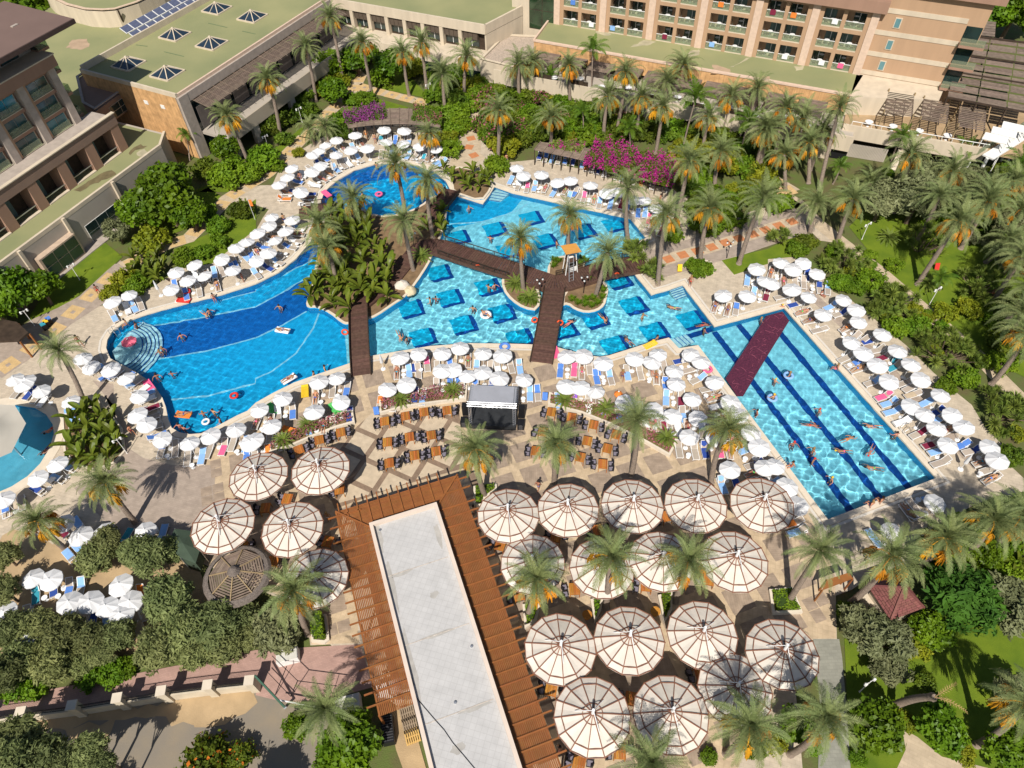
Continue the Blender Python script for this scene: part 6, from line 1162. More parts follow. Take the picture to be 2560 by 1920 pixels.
# ---- clipped hedges inside planters
def clipped(px_poly, h, label, seed, m='hedge', dens=70, leaf=.12, inset=0.0):
    pl = ccw(px_poly); r = random.Random(seed); mb = MB(); t = thing('clipped_hedge', label, 'hedge')
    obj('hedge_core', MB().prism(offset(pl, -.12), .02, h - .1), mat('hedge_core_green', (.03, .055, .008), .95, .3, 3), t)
    xs = [p[0] for p in pl]; ys = [p[1] for p in pl]; A_ = abs(area(pl)); n = len(pl); per = sum((Vector(pl[k]) - Vector(pl[k - 1])).length for k in range(n))
    def leaf_at(c, nr):
        nr = (nr + Vector((r.gauss(0, .5), r.gauss(0, .5), r.gauss(0, .5)))).normalized(); a = nr.cross(Vector((r.gauss(0, 1), r.gauss(0, 1), r.gauss(0, 1)))).normalized(); b = nr.cross(a); s = leaf * r.uniform(.6, 1.2); mb.add([c - a * s, c - b * s * .5, c + a * s, c + b * s * .5], [(0, 1, 2, 3)])
    k = 0
    while k < A_ * dens:
        c = Vector((r.uniform(min(xs), max(xs)), r.uniform(min(ys), max(ys)), h - abs(r.gauss(0, .06))))
        if inside(c, pl): leaf_at(c, Vector((0, 0, 1))); k += 1
    for k in range(n):
        a, b = Vector(pl[k - 1]), Vector(pl[k]); d = (b - a); L = d.length; no_ = Vector((d.y, -d.x, 0)).normalized()
        for _ in range(int(L * h * dens * .8)): leaf_at(Vector((*(a.lerp(b, r.random())).xy, r.uniform(.05, h))) - no_ * abs(r.gauss(0, .05)), no_)
    obj('foliage', mb, LEAF[m], t); return t
for k, (lab, h) in dict(h3=('clipped square hedge in the white planter by the hut', .75), h4=('clipped hedge strip at the bar pergola corner', .9), h5=('clipped hedge wedge between the central canopies', 1.0), h6=('clipped hedge wedge between the eastern canopies', 1.0), h7=('clipped hedge beside the bar pergola posts', .9), h8=('tall clipped block hedge in the service corner', 1.5)).items(): clipped(BED[k], h, lab, hash(k) % 99 if False else ord(k[1]))
# ---- flower beds
def flowers(key, label, seed, m2='pinkflower', h=.9, dens=95):
    pl = BED[key]; r = random.Random(seed); mb = MB(); xs = [p[0] for p in pl]; ys = [p[1] for p in pl]; k = 0; nn = int(abs(area(pl)) * dens)
    while k < nn:
        c = Vector((r.uniform(min(xs), max(xs)), r.uniform(min(ys), max(ys)), 0))
        if not inside(c, pl): continue
        c.z = .35 + r.random() ** .6 * h * (.75 + .25 * math.sin(c.x * 2.1) * math.cos(c.y * 1.7)); s = r.uniform(.05, .13); nr = Vector((r.gauss(0, .5), r.gauss(0, .5), 1)).normalized(); a = nr.cross(Vector((r.gauss(0, 1), r.gauss(0, 1), .1))).normalized(); b = nr.cross(a)
        mb.add([c - a * s, c - b * s * .6, c + a * s, c + b * s * .6], [(0, 1, 2, 3)], 1 if (c.z > .62 and r.random() < .72) else 0); k += 1
    o = obj('flower_planting', mb, [two_sided('flowerbed_leaf', (.2, .2, .04), .3, .7, .3, 1.5, .1, (.13, .12, .03)), LEAF[m2]]); tag(o, label, 'flowers', None, 'stuff')
flowers('w', 'mass of pink flowers filling the planter west of the stage', 1); flowers('s', 'mass of pink flowers behind the western dining tables', 2); flowers('e', 'dry pink and green flowers in the angled planter east of the stage', 3, h=.6)
# ---- cycads, yuccas and bananas
def rosette(n, L, w, seed, m, e0=(10, 85), name='rosette'):
    r = random.Random(seed); mb = MB()
    for k in range(n):
        a = r.uniform(0, 6.28); e = R(r.uniform(*e0)); d = Vector((math.cos(a) * math.cos(e), math.sin(a) * math.cos(e), math.sin(e))); s = Vector((-math.sin(a), math.cos(a), 0)) * w; l = L * r.uniform(.75, 1.1); mid = d * l * .55; tip = d * l - Vector((0, 0, l * .22 * math.cos(e)))
        mb.add([-s * .5, s * .5, mid + s, tip, mid - s], [(0, 1, 2, 4), (4, 2, 3)])
    return mesh(mb, name, LEAF[m])
ROS = [rosette(80, .95, .045, k, 'yucca') for k in range(3)]; CYC = [frond_mesh(R(e), 1.25, R(75), 26, .2, .018, 'yucca', 400 + e, .2) for e in (65, 35, 10)]
def cycad(zone, q, s=1.0, z=0.0):
    c = TW(*q, z + .3); t = thing('cycad', None, 'plant', (c.x, c.y, z)); r = random.Random(int(q[2]))
    obj('stem', MB().tube([(0, 0, 0), (0, 0, .35)], [.16, .18], 8), BARK, t)
    for i, n in ((0, 8), (1, 11), (2, 12)):
        for k in range(n): o = obj('frond', CYC[i], None, t, (0, 0, .33), 6.283 * k / n + i * .3); o.scale = (s,) * 3
    t['group'] = 'cycads of the garden'; later(t, zone, 'spiky round cycad {where}, {n} {frm}')
for q, z in (((1,2,1250,135),.4), ((1,2,1700,60),.4), ((1,2,455,355),.3), ((1,2,240,490),.3), ((2,2,450,140),.4), ((2,2,810,220),.4), ((2,2,1335,470),.4)): cycad('beds', q, 1.05, z)
for q in ((1,1,1430,560), (3,1,1040,400), (3,1,1380,800), (3,1,2100,1220), (2,1,150,920), (2,1,30,800)): cycad('gard', q, 1.3)
def yucca(zone, q, rad, n, seed, hgt=1.6):
    c = TW(*q, hgt * .5); S = rad / 3.4563 * ((H - 1) / Vector((T(*q)[0] - CX, T(*q)[1] - CY, F)).dot(dn)); t = thing('yucca_clump', None, 'plant', (c.x, c.y, 0)); r = random.Random(seed); pts = []
    tr = 0
    while len(pts) < n and tr < 900:
        tr += 1; a = r.uniform(0, 6.28); d = r.random() ** .5 * S; p = Vector((math.cos(a) * d, math.sin(a) * d, hgt * (1.15 - .75 * (d / S) ** 2) + r.uniform(-.25, .3)))
        if all((p - o).length > .52 for o in pts): pts.append(p)
    for k, p in enumerate(pts):
        o = obj('rosette', ROS[k % 3], None, t, p, r.uniform(0, 6.28)); o.rotation_euler = (-p.y / S * .5, p.x / S * .5, r.uniform(0, 6)); sc_ = r.uniform(.8, 1.2); o.scale = (sc_,) * 3
        obj('stem', MB().tube([(p.x * .3, p.y * .3, 0), (p.x * .7, p.y * .7, p.z * .5), p], [.08, .06, .05], 5), BARK2, t)
    t['group'] = 'yucca clumps of the garden'; later(t, zone, 'clump of star-shaped yucca rosettes {where}, {n} {frm}')
for k, (q, r_, n, h) in enumerate([((3,1,660,590),200,26,1.7), ((3,1,1090,980),240,30,1.8), ((3,1,1540,1380),270,34,1.8), ((3,1,1350,430),170,18,2.6), ((3,1,1840,800),210,22,2.0), ((3,2,2020,240),240,26,1.6), ((2,1,1075,510),110,10,1.2), ((2,1,1215,690),110,10,1.1), ((3,1,2150,1000),140,12,1.8), ((3,1,120,400),110,8,1.2)]): yucca('gard', q, r_, n, k, h)
def banana_leaf(e, L, wd, droop, seed):
    r = random.Random(seed); n = 8; p = Vector(); el = R(e); cs = [p.copy()]; nu = []
    for k in range(n): p = p + Vector((math.cos(el), 0, math.sin(el))) * L / n; nu.append(Vector((-math.sin(el), 0, math.cos(el)))); el -= R(droop) / n * (.3 + 1.4 * k / n); cs.append(p.copy())
    nu.append(nu[-1]); vs = []; fs = []; mb = MB()
    for k, c in enumerate(cs):
        t = k / n; w = wd * (0.03 if t < .2 else math.sin(math.pi * (t - .15) / .87) ** .6) + .012; vs += [c + Vector((0, w, 0)) + nu[k] * w * .35, c, c + Vector((0, -w, 0)) + nu[k] * w * .35]
    for k in range(n): a = k * 3; fs += [(a, a + 1, a + 4, a + 3), (a + 1, a + 2, a + 5, a + 4)]
    return mesh(MB().add(vs, fs), 'leaf', LEAF['banana'])
BL_ = [banana_leaf(e, L, .24, d, i) for i, (e, L, d) in enumerate([(80, 1.8, 40), (65, 2.0, 80), (48, 2.0, 90), (30, 1.8, 80), (70, 1.6, 60)])]
def banana(zone, q, s, seed, z=.1, kind='banana_plant'):
    c = TW(*q, z + s); t = thing(kind, None, 'plant', (c.x, c.y, z)); r = random.Random(seed); n = r.randint(9, 12)
    obj('stem', MB().tube([(0, 0, 0), (0, 0, s * .8)], [.11, .07], 7), LEAF['banana'], t)
    for k in range(n): o = obj('leaf', BL_[k % 5], None, t, (0, 0, s * .45 + .3 * s * r.random()), 6.283 * k / n * 2.4 + r.uniform(-.3, .3)); sc_ = s * r.uniform(.75, 1.1); o.scale = (sc_,) * 3
    t['group'] = 'banana plants'; later(t, zone, 'broad-leaved banana plant {where}, {n} {frm}')
ib = ISL; r = random.Random(4); nb_ = 0; spots = []
for _ in range(1500):
    if nb_ >= 40: break
    p = Vector((r.uniform(min(v.x for v in ib), max(v.x for v in ib)), r.uniform(min(v.y for v in ib), max(v.y for v in ib)), 0))
    if not inside(p, offset(ib, -.5)): continue
    q = Q(p); tx = (q[0] - 640) * 3.4563; ty = (q[1] - 480) * 3.4563
    if tx > 1180 or (tx > 850 and tx < 980 and ty > 950) or (tx < 620 and ty < 200) or any((p - o).length < 1.05 for o in spots): continue
    if tx > 1000 and ty < 320: continue
    spots.append(p); hp = Q(p + Vector((0, 0, 1.3))); banana('isleb', (1, 1, (hp[0] - 640) * 3.4563, (hp[1] - 480) * 3.4563), r.uniform(.95, 1.45), nb_); nb_ += 1
for k, q in enumerate(((1,1,1610,150),(1,1,1590,260),(1,1,1480,280),(1,1,1620,330))): banana('isleb', q, .9, 90 + k)
for k, q in enumerate(((1,0,1700,1500),(1,0,1790,1530),(1,0,1880,1470),(1,0,1960,1500),(1,0,1840,1580),(1,0,1930,1580),(1,0,1620,1450),(1,0,2000,1540))): banana('bedb', q, .95, 120 + k, .2)
for k, q in enumerate(((0,1,1150,560),(0,1,1250,520),(0,1,1350,560),(0,1,1200,640),(0,1,1300,650),(0,1,1400,640),(0,1,1250,730),(0,1,1360,720),(0,1,1150,690))): banana('westb', q, 1.0, 140 + k, 0)
for k, q in enumerate(((0,2,620,290),(0,2,740,250),(0,2,860,270),(0,2,960,310),(0,2,640,400),(0,2,760,370),(0,2,880,400),(0,2,990,430),(0,2,620,520),(0,2,740,500),(0,2,860,520),(0,2,980,540),(0,2,700,610),(0,2,820,630),(0,2,920,620),(0,2,820,200))): banana('kidb', q, 1.05, 160 + k, .1)
for k, q in enumerate(((3,2,1700,1550),(3,2,1820,1590),(3,2,1950,1540),(3,2,2080,1480),(3,2,2150,1560),(3,2,1450,1450))): banana('cornb', q, 1.0, 190 + k, 0)
planter('low kerbed bed of broad leaves between the splash pool and plaza', [(0,2,560,590),(0,2,640,700),(0,2,830,760),(0,2,1000,690),(0,2,1090,590),(0,2,1060,380),(0,2,940,240),(0,2,640,210),(0,2,540,300)], .25, .2, name='kerbed_bed')
# grassy clumps on the lifeguard islands
GR = [rosette(60, .55, .02, 40 + k, 'hedge', (35, 85), 'blade_tuft') for k in range(2)]
for k, q in enumerate(((2,1,520,930),(2,1,570,960),(2,1,630,975),(2,1,690,985),(2,1,740,960),(2,1,780,910),(2,1,790,850),(2,1,690,770),(2,1,640,930),(2,1,700,920),(2,1,360,640),(2,1,400,600),(2,1,590,620),(2,1,360,590),(2,1,600,580),(2,1,640,600),(2,1,190,960),(2,1,130,950),(2,1,80,930))):
    c = TW(*q, .12); t = thing('grass_clump', None, 'plant', c); t['group'] = 'grass clumps on the pool islands'; later(t, 'walkg', 'green grass clump {where}, {n} {frm}')
    for m_ in range(3): o = obj('blade_tuft', GR[m_ % 2], None, t, (.25 * math.cos(m_ * 2.1), .25 * math.sin(m_ * 2.1), 0), m_); o.scale = (1.2,) * 3
# ---- pergolas with bougainvillea
def slat_pergola(label, front, back, z, nbay, pitch=.42):
    t = thing('shade_pergola', label, 'pergola'); Fp = [W(*T(*q), z) for q in front]; Bp = [W(*T(*q), z + .35) for q in back]; n = len(Fp); m_ = 9
    def at(L, u): u = max(0, min(.9999, u)) * (len(L) - 1); i = int(u); return L[i].lerp(L[i + 1], u - i)
    for k in range(m_):
        a = k / m_; b = (k + 1) / m_ - .02
        for i in range(nbay):
            q = [at(Fp, i / nbay).lerp(at(Bp, i / nbay), a), at(Fp, (i + 1) / nbay - .004).lerp(at(Bp, (i + 1) / nbay - .004), a), at(Fp, (i + 1) / nbay - .004).lerp(at(Bp, (i + 1) / nbay - .004), b), at(Fp, i / nbay).lerp(at(Bp, i / nbay), b)]
            obj('slat', MB().add(q + [p - Vector((0, 0, .05)) for p in q], [(0, 1, 2, 3), (4, 5, 1, 0), (6, 7, 3, 2), (5, 6, 2, 1)]), M['pergola'], t)
    for i in range(nbay + 1):
        a, b = at(Fp, i / nbay), at(Bp, i / nbay); obj('rafter', MB().bar(a + Vector((0, 0, .05)), b + Vector((0, 0, .05)), .1, .12), M['pergola'], t)
        for p in (a.lerp(b, .08), b): obj('post', MB().bar(v3(p, 0), v3(p, p.z - .05), .13, .13), M['dark'], t)
    return t, lambda u, v: at(Fp, u).lerp(at(Bp, u), v)
t1, f1 = slat_pergola('curved weathered pergola with purple flowers above the round pool', [(1,0,800,1105),(1,0,1000,1080),(1,0,1200,1070),(1,0,1400,1075),(1,0,1590,1100)], [(1,0,770,1010),(1,0,950,950),(1,0,1200,930),(1,0,1420,940),(1,0,1600,1010)], 2.6, 11)
t2, f2 = slat_pergola('long weathered pergola with magenta bougainvillea behind the northern pool', [(2,0,190,1295),(2,0,500,1360),(2,0,800,1430),(2,0,1100,1510),(2,0,1390,1590)], [(2,0,250,1225),(2,0,560,1260),(2,0,860,1320),(2,0,1150,1400),(2,0,1420,1490)], 2.5, 16)
def vine(name, label, f, u0, u1, v0, v1, n, mats, frac, seed, h=.7, leaf=.13):
    r = random.Random(seed); mb = MB(); ph = [r.uniform(0, 6.28) for _ in range(4)]
    for _ in range(n):
        u = r.uniform(u0, u1); v = r.uniform(v0, v1); c = f(u, v); den = math.sin(u * 40 + ph[0]) * math.sin(v * 5 + u * 23 + ph[1]); c = c + Vector((r.gauss(0, .1), r.gauss(0, .1), abs(r.gauss(0, .35)) * h * (1 + .6 * den))); s = leaf * r.uniform(.5, 1.2)
        nr = Vector((r.gauss(0, .6), r.gauss(0, .6) - .2, 1)).normalized(); a = nr.cross(Vector((r.gauss(0, 1), r.gauss(0, 1), .2))).normalized(); b = nr.cross(a); mb.add([c - a * s, c - b * s * .7, c + a * s, c + b * s * .7], [(0, 1, 2, 3)], 1 if r.random() < frac + .55 * den else 0)
    t = thing(name, label, 'plant'); obj('foliage', mb, mats, t); p = f(u0 + .02, v1 * .9); q = f(u1 - .02, v1 * .9)
    for e in (p, q): obj('stem', MB().tube([v3(e, 0), e + Vector((.1, 0, .1))], [.06, .03], 5), BARK2, t)
vine('bougainvillea', 'large magenta bougainvillea sprawling over the long pergola', f2, .36, 1.04, -.35, 1.6, 15000, [LEAF['shrub'], LEAF['magenta']], .36, 3, 1.35)
vine('creeper', 'pale green creeper at the bare end of the long pergola', f2, .08, .3, .5, 1.3, 1500, [LEAF['yucca'], LEAF['magenta']], .05, 4, .6)
vine('bougainvillea', 'purple bougainvillea on the curved pergola', f1, -.02, .42, .3, 1.2, 4500, [LEAF['shrub'], LEAF['purple']], .6, 5, .9)
vine('creeper', 'green creeper with few flowers on the curved pergola', f1, .68, 1.02, .2, 1.2, 2600, [LEAF['shrub'], LEAF['pinkflower']], .06, 6, .8)
# ================================================================ round canopies over the dining terrace
NS_ = 14; RC, R2, R1 = 2.74, 2.18, .72; ZA, ZR = 4.25, 3.35
def cz(r): return ZA - (ZA - ZR) * (r / RC) ** 1.15
canvas = mat('ivory_canvas', (.7, .645, .565), .85, .08, 1.1, bump=.25, bscale=4, rand=.09, trans=.12, detail=8)
rust = mat('rust_frame', (.23, .1, .06), .7, .15, 3)
def sector(r0, r1, n=3, sag=.05):
    da = math.pi / NS_ - .012; mb = MB(); vs = []; fs = []
    rs = [r0 + (r1 - r0) * i / n for i in range(n + 1)]
    for r in rs:
        for a, s in ((-da, 0), (0, 1), (da, 0)): vs.append((r * math.cos(a) * (math.cos(da) / math.cos(a) if a == 0 else 1), r * math.sin(a), cz(r) - s * sag * (r / RC)))
    for i in range(n): b = i * 3; fs += [(b, b + 3, b + 4, b + 1), (b + 1, b + 4, b + 5, b + 2)]
    return mesh(mb.add(vs, fs), 'canvas_panel', canvas)
SEC = [sector(R1, R2 - .03), sector(R2 + .03, RC, 2), sector(.1, R1 - .03, 2, .02)]
RIB = mesh(MB().bar((.1, 0, cz(.1) + .03), (RC * .5, 0, cz(RC * .5) + .04), .062, .08).bar((RC * .5, 0, cz(RC * .5) + .04), (RC + .03, 0, cz(RC) + .03), .062, .08), 'rib', rust)
def hoop(r, w=.07):
    mb = MB(); P_ = [Vector((r * math.cos(2 * math.pi * (k + .5) / NS_), r * math.sin(2 * math.pi * (k + .5) / NS_), cz(r) + .03)) for k in range(NS_)]
    for k in range(NS_): mb.bar(P_[k - 1], P_[k], w, .06)
    return mesh(mb, 'hoop', rust)
HOOP = [hoop(R1, .045), hoop(R2, .06), hoop(RC - .02, .055)]
gc = thing('round_canopy', None, 'canopy'); gc['group'] = 'round canopies of the dining terrace'
for k in range(NS_):
    a = 2 * math.pi * k / NS_
    for m_ in SEC: obj('canvas_panel', m_, None, gc, (0, 0, 0), a)
    obj('rib', RIB, None, gc, (0, 0, 0), a + math.pi / NS_)
for m_ in HOOP: obj('hoop', m_, None, gc)
mst = obj('mast', MB().tube([(0, 0, 0), (0, 0, 4.2)], .12, 8), M['dark'], gc); cap = obj('mast_cap', MB().tube([(0, 0, 4.15), (0, 0, 5.1)], [.13, .11], 8), M['white'], gc)
for k in range(3): a = 2 * math.pi * k / 3 + .6; obj('stay', MB().tube([(0, 0, 5.0), (1.25 * math.cos(a), 1.25 * math.sin(a), cz(1.25) + .06)], .03, 4), M['white'], cap)
giants = [(800.6,1177),(646,1191),(732.6,1319),(558.4,1314.5),(793,1446),(1270,1290),(1423,1275),(1581,1264),(1740,1262),(1905,1261),(1333,1406),(1504,1418),(1653,1402),(1834,1404),(1398,1618),(1574,1603),(1759,1582),(1956,1638),(1481,1788),(1678,1782),(1838,1722)]
GP = []
for k, q in enumerate(giants):
    p = W(*q, 3.5); o = place(gc, (p.x, p.y, 0), rnd.uniform(0, .4)); s = rnd.uniform(.985, 1.02); o.scale = (s, s, rnd.uniform(.95, 1.05)); o.rotation_euler[0] = R(rnd.uniform(-1.8, 1.8)); o.rotation_euler[1] = R(rnd.uniform(-1.8, 1.8)); GP.append(p)
    later(o, 'gw' if k < 5 else 'ge1' if k < 10 else 'ge2' if k < 14 else 'ge3', 'round ivory canopy {where}, {n} {frm}')
# ================================================================ white parasols
cloth = mat('white_parasol_cloth', (.74, .74, .745), .8, .06, 1.5, trans=.14, rand=.07)
def canopy8(r, zt, zr, sag=.06, val=.1):
    mb = MB(); vs = [(0, 0, zt)]; n = 8
    for ri, f in ((.5, .48), (1.0, 1.0)):
        for k in range(n * 2): a = math.pi * k / n; q = 1 if k % 2 == 0 else .955; s = 0 if k % 2 == 0 else sag * ri; vs.append((r * ri * q * math.cos(a), r * ri * q * math.sin(a), zt + (zr - zt) * f - s))
    for k in range(n * 2): a = math.pi * k / n; q = 1 if k % 2 == 0 else .955; vs.append((r * q * 1.01 * math.cos(a), r * q * 1.01 * math.sin(a), zr - val - (0 if k % 2 == 0 else sag)))
    m_ = n * 2; fs = [(0, 1 + k, 1 + (k + 1) % m_) for k in range(m_)]
    for b in (1, 1 + m_): fs += [(b + k, b + m_ + k, b + m_ + (k + 1) % m_, b + (k + 1) % m_) for k in range(m_)]
    return mb.add(vs, fs)
def parasol_proto(m, r=1.02, name='parasol'):
    t = thing(name, None, 'parasol'); obj('canopy', canopy8(r, 2.42, 2.02), m, t); obj('finial', MB().lathe([(.0, 2.52), (.05, 2.48), (.09, 2.4)], 8), M['white'], t)
    obj('pole', MB().tube([(0, 0, .05), (0, 0, 2.4)], .025, 6), M['white'], t); obj('base', MB().lathe([(0, .12), (.1, .12), (.26, .07), (.28, 0)], 12), M['white'], t)
    rb_ = MB()
    for k in range(8): a = math.pi * 2 * k / 8; rb_.tube([(0, 0, 2.38), (r * .98 * math.cos(a), r * .98 * math.sin(a), 2.0)], .012, 3)
    obj('rib_frame', rb_, M['white'], t); return t
PAR = parasol_proto(cloth); PAR['group'] = 'white pool parasols'
Z_PAR = dict(
 arcd=[(1,0,1100,1105),(1,0,1265,1115),(1,0,850,1155),(1,0,685,1195),(1,0,600,1250),(1,0,545,1300),(1,0,470,1335),(1,0,685,1335),(1,0,820,1275),(1,0,965,1265),(1,0,1110,1215),(1,0,1275,1225),(1,0,1410,1250),(1,0,1555,1270),(1,0,555,1420),(1,0,315,1445),(1,0,465,1470),(1,0,275,1520),(1,0,195,1595),(1,0,375,1640)],
 nwrow=[(1,1,385,0),(1,1,130,205),(1,1,310,235),(1,1,105,275),(1,1,20,345),(1,1,260,340),(1,1,170,415),(1,1,85,520),(1,1,0,570),(0,1,2120,430),(0,1,2025,480),(0,1,1915,560),(0,1,2005,675),(0,1,1685,615),(0,1,1510,680),(0,1,1780,715),(0,1,1615,755),(0,1,1470,825),(0,1,1095,880),(0,1,970,940)],
 nrow=[(2,0,40,1450),(2,0,95,1500),(2,0,250,1500),(2,0,405,1565),(2,0,510,1545),(2,0,675,1600),(2,0,815,1645),(2,0,915,1640),(2,1,1060,60),(2,1,1145,60),(2,1,1255,130),(2,1,1270,215)],
 corner=[(2,1,1845,880),(2,1,2030,885),(2,1,2180,770),(2,1,2120,650),(3,1,115,600),(3,1,315,595),(3,1,220,650),(3,1,430,690),(3,1,20,775)],
 edeck=[(3,1,225,825),(3,1,335,900),(3,1,650,910),(3,1,770,1005),(3,1,480,1045),(3,1,785,1105),(3,1,990,1220),(3,1,710,1290),(3,1,825,1380),(3,1,1125,1360),(3,1,1240,1485),(3,1,960,1490),(3,1,1325,1595),(3,1,1045,1615),(3,2,1500,90),(3,2,1225,175),(3,2,1605,245),(3,2,1360,265),(3,2,1470,370),(3,2,1725,370),(3,2,1550,520),(3,2,1920,525),(3,2,2005,655)],
 lapend=[(3,2,1450,1010),(3,2,1085,1275)],
 plaza=[(1,1,1250,1425),(1,1,1400,1385),(1,1,1600,1385),(1,1,1760,1340),(1,1,1960,1390),(1,1,2140,1400),(1,1,1600,1540),(1,1,1715,1510),(1,1,1300,1640),(1,1,1825,1580),(1,1,1965,1550),(1,1,2085,1590),(1,1,1110,1700),(2,1,485,1415),(2,1,615,1400),(2,1,795,1480),(2,1,1055,1430),(2,1,1200,1460),(2,1,1275,1405),(2,1,1395,1535),(2,1,90,1610),(2,1,460,1680),(2,1,605,1675),(2,1,1415,1660),(2,2,735,70),(2,2,990,140),(2,2,1230,190),(2,2,1550,125),(2,2,1395,265),(2,2,1605,270),(2,2,1530,440),(2,2,1755,450),(2,2,1895,725)],
 lapwest=[(2,1,1560,1390),(2,1,1625,1465),(2,1,1775,1640),(2,2,1875,150),(2,2,1970,250),(2,2,2060,410),(2,2,2145,530),(2,2,2190,720),(3,2,65,710),(3,2,155,875),(3,2,265,1045)],
 swrow=[(1,1,690,1600),(1,1,540,1640),(1,2,210,125),(1,2,30,215),(1,2,720,130),(1,2,490,240),(1,2,140,365),(1,2,0,480),(0,2,2155,495),(0,2,2025,400),(0,2,1830,435),(0,2,1625,525),(0,2,1400,450)],
 wround=[(0,1,690,1435),(0,1,785,1500),(0,1,955,1515),(0,1,1095,1610),(0,2,1180,95),(0,2,1190,255),(0,2,1240,335)],
 kids=[(0,1,130,1620),(0,1,215,1625),(0,2,195,0),(0,2,345,50),(0,2,600,145),(0,2,490,690),(0,2,320,795),(0,2,20,1000),(0,2,550,1190),(0,2,690,1320),(0,2,905,1275),(0,2,1240,1260)],
 yardp=[(0,3,290,20),(0,3,440,10),(0,3,1055,70),(0,3,570,225),(0,3,755,220),(0,3,920,265),(0,3,1105,210),(0,3,1035,340),(0,3,50,285),(0,3,200,540)])
# ---- sun loungers
sling = mat('taupe_sling', (.4, .34, .28), .8, .06, 3, rand=.1)
def lounger_proto(back):
    t = thing('sun_lounger', None, 'sun lounger'); t['group'] = 'white sun loungers'
    fm = MB()
    for x in (-.31, .31): fm.bar((x, -.95, .33), (x, .95, .33), .055, .07)
    for y in (-.93, -.3, .3, .93): fm.bar((-.3, y, .33), (.3, y, .33), .05, .06)
    obj('frame', fm, M['white'], t); obj('seat', MB().box((0, -.33, .375), (.56, 1.2, .03)), sling, t)
    L = .78; b = R(back); bk = MB(); c = Vector((0, .3 + L / 2 * math.cos(b), .39 + L / 2 * math.sin(b))); bk.box(c, (.56, L, .03), rx=b); o = obj('backrest', bk, sling, t)
    bf = MB()
    for x in (-.3, .3): bf.bar((x, .28, .38), (x, .3 + L * math.cos(b), .39 + L * math.sin(b)), .05, .05)
    bf.bar((-.3, .3 + L * math.cos(b), .39 + L * math.sin(b)), (.3, .3 + L * math.cos(b), .39 + L * math.sin(b)), .05, .05); obj('back_frame', bf, M['white'], t)
    lg = mesh(MB().bar((0, 0, 0), (0, 0, .3), .055, .055), 'leg', M['white'])
    for x in (-.29, .29):
        for y in (-.8, .72): obj('leg', lg, None, t, (x, y, 0))
    return t
BACKS = (8, 32, 48); LOU = [lounger_proto(b) for b in BACKS]
def towel_mesh(back, c, short=False):
    b = R(back); w = .3; mb = MB(); P_ = [(-.88, .4), (-.3, .4), (.3, .405)] + ([] if short else [(.3 + .7 * math.cos(b), .42 + .7 * math.sin(b)), (.3 + .8 * math.cos(b), .36 + .74 * math.sin(b))])
    if short == 2: P_ = [(.1, .405), (.3, .41), (.3 + .7 * math.cos(b), .42 + .7 * math.sin(b)), (.3 + .82 * math.cos(b), .3 + .7 * math.sin(b))]
    vs = []
    for y, z in P_: vs += [(-w - .03, y, z - .07), (-w, y, z), (0, y, z + .005), (w, y, z), (w + .03, y, z - .07)]
    fs = [(k * 5 + q, k * 5 + q + 1, k * 5 + q + 6, k * 5 + q + 5) for k in range(len(P_) - 1) for q in range(4)]
    return mesh(mb.add(vs, fs), 'beach_towel', TOW[c])
TM = {}
CAT_CH = ['blue'] * 9 + ['light'] * 11 + ['navy'] * 5 + ['white'] * 3 + ['teal', 'pink', 'sand', 'sand', 'maroon', 'orange'][:rnd.randint(5, 6)]
ST = proto_round_table('white', .26, .45, 'side_table'); ST['group'] = 'small white side tables'
cc_round = TW(1,1,1080,60); main_o = offset(main, .75); kid_o = offset(kid, .9); LP = []; ntow = 0; rl = random.Random(31); SUNB = []
WH = dict(arcd=('by the round pool', 'from the path', 0), nwrow=('by the western pool', 'from the steps', 0), nrow=('by the northern pool', 'from the banana bed', 0), corner=('on the corner deck', 'from the boardwalk', 0), edeck=('on the far lap deck', 'from the purple mat', -50), lapend=('at the lap pool end', 'from the hut', 0), plaza=('on the plaza', 'from the footbridge', 0), lapwest=('on the near lap deck', 'from the purple mat', -60), swrow=('near the western pool', 'from the steps', 0), wround=('by the curved end', 'from the path', -70), kids=('by the splash pool', 'from the path', -80), yardp=('in the shady corner yard', 'from the picture edge', 0), perg=('under the long pergola', 'from the banana bed', 0))
ZN2 = dict(gw=('west of the bar', 'from the yard', 0), ge1=('in the row nearest the stage', 'from the bar', 0), ge2=('in the second row', 'from the bar', 0), ge3=('in the nearest rows', 'from the bar', 0))
for z, w_ in WH.items(): ZN2['f' + z] = w_
def near_pool(p):
    best = None
    for pl in (main, kid):
        for k in range(len(pl)):
            a, b = Vector(pl[k - 1]).xy, Vector(pl[k]).xy; d = b - a; u = max(0, min(1, (p.xy - a).dot(d) / d.length_squared)); q = a + d * u; L = (q - p.xy).length
            if best is None or L < best[0]: best = (L, q)
    return best
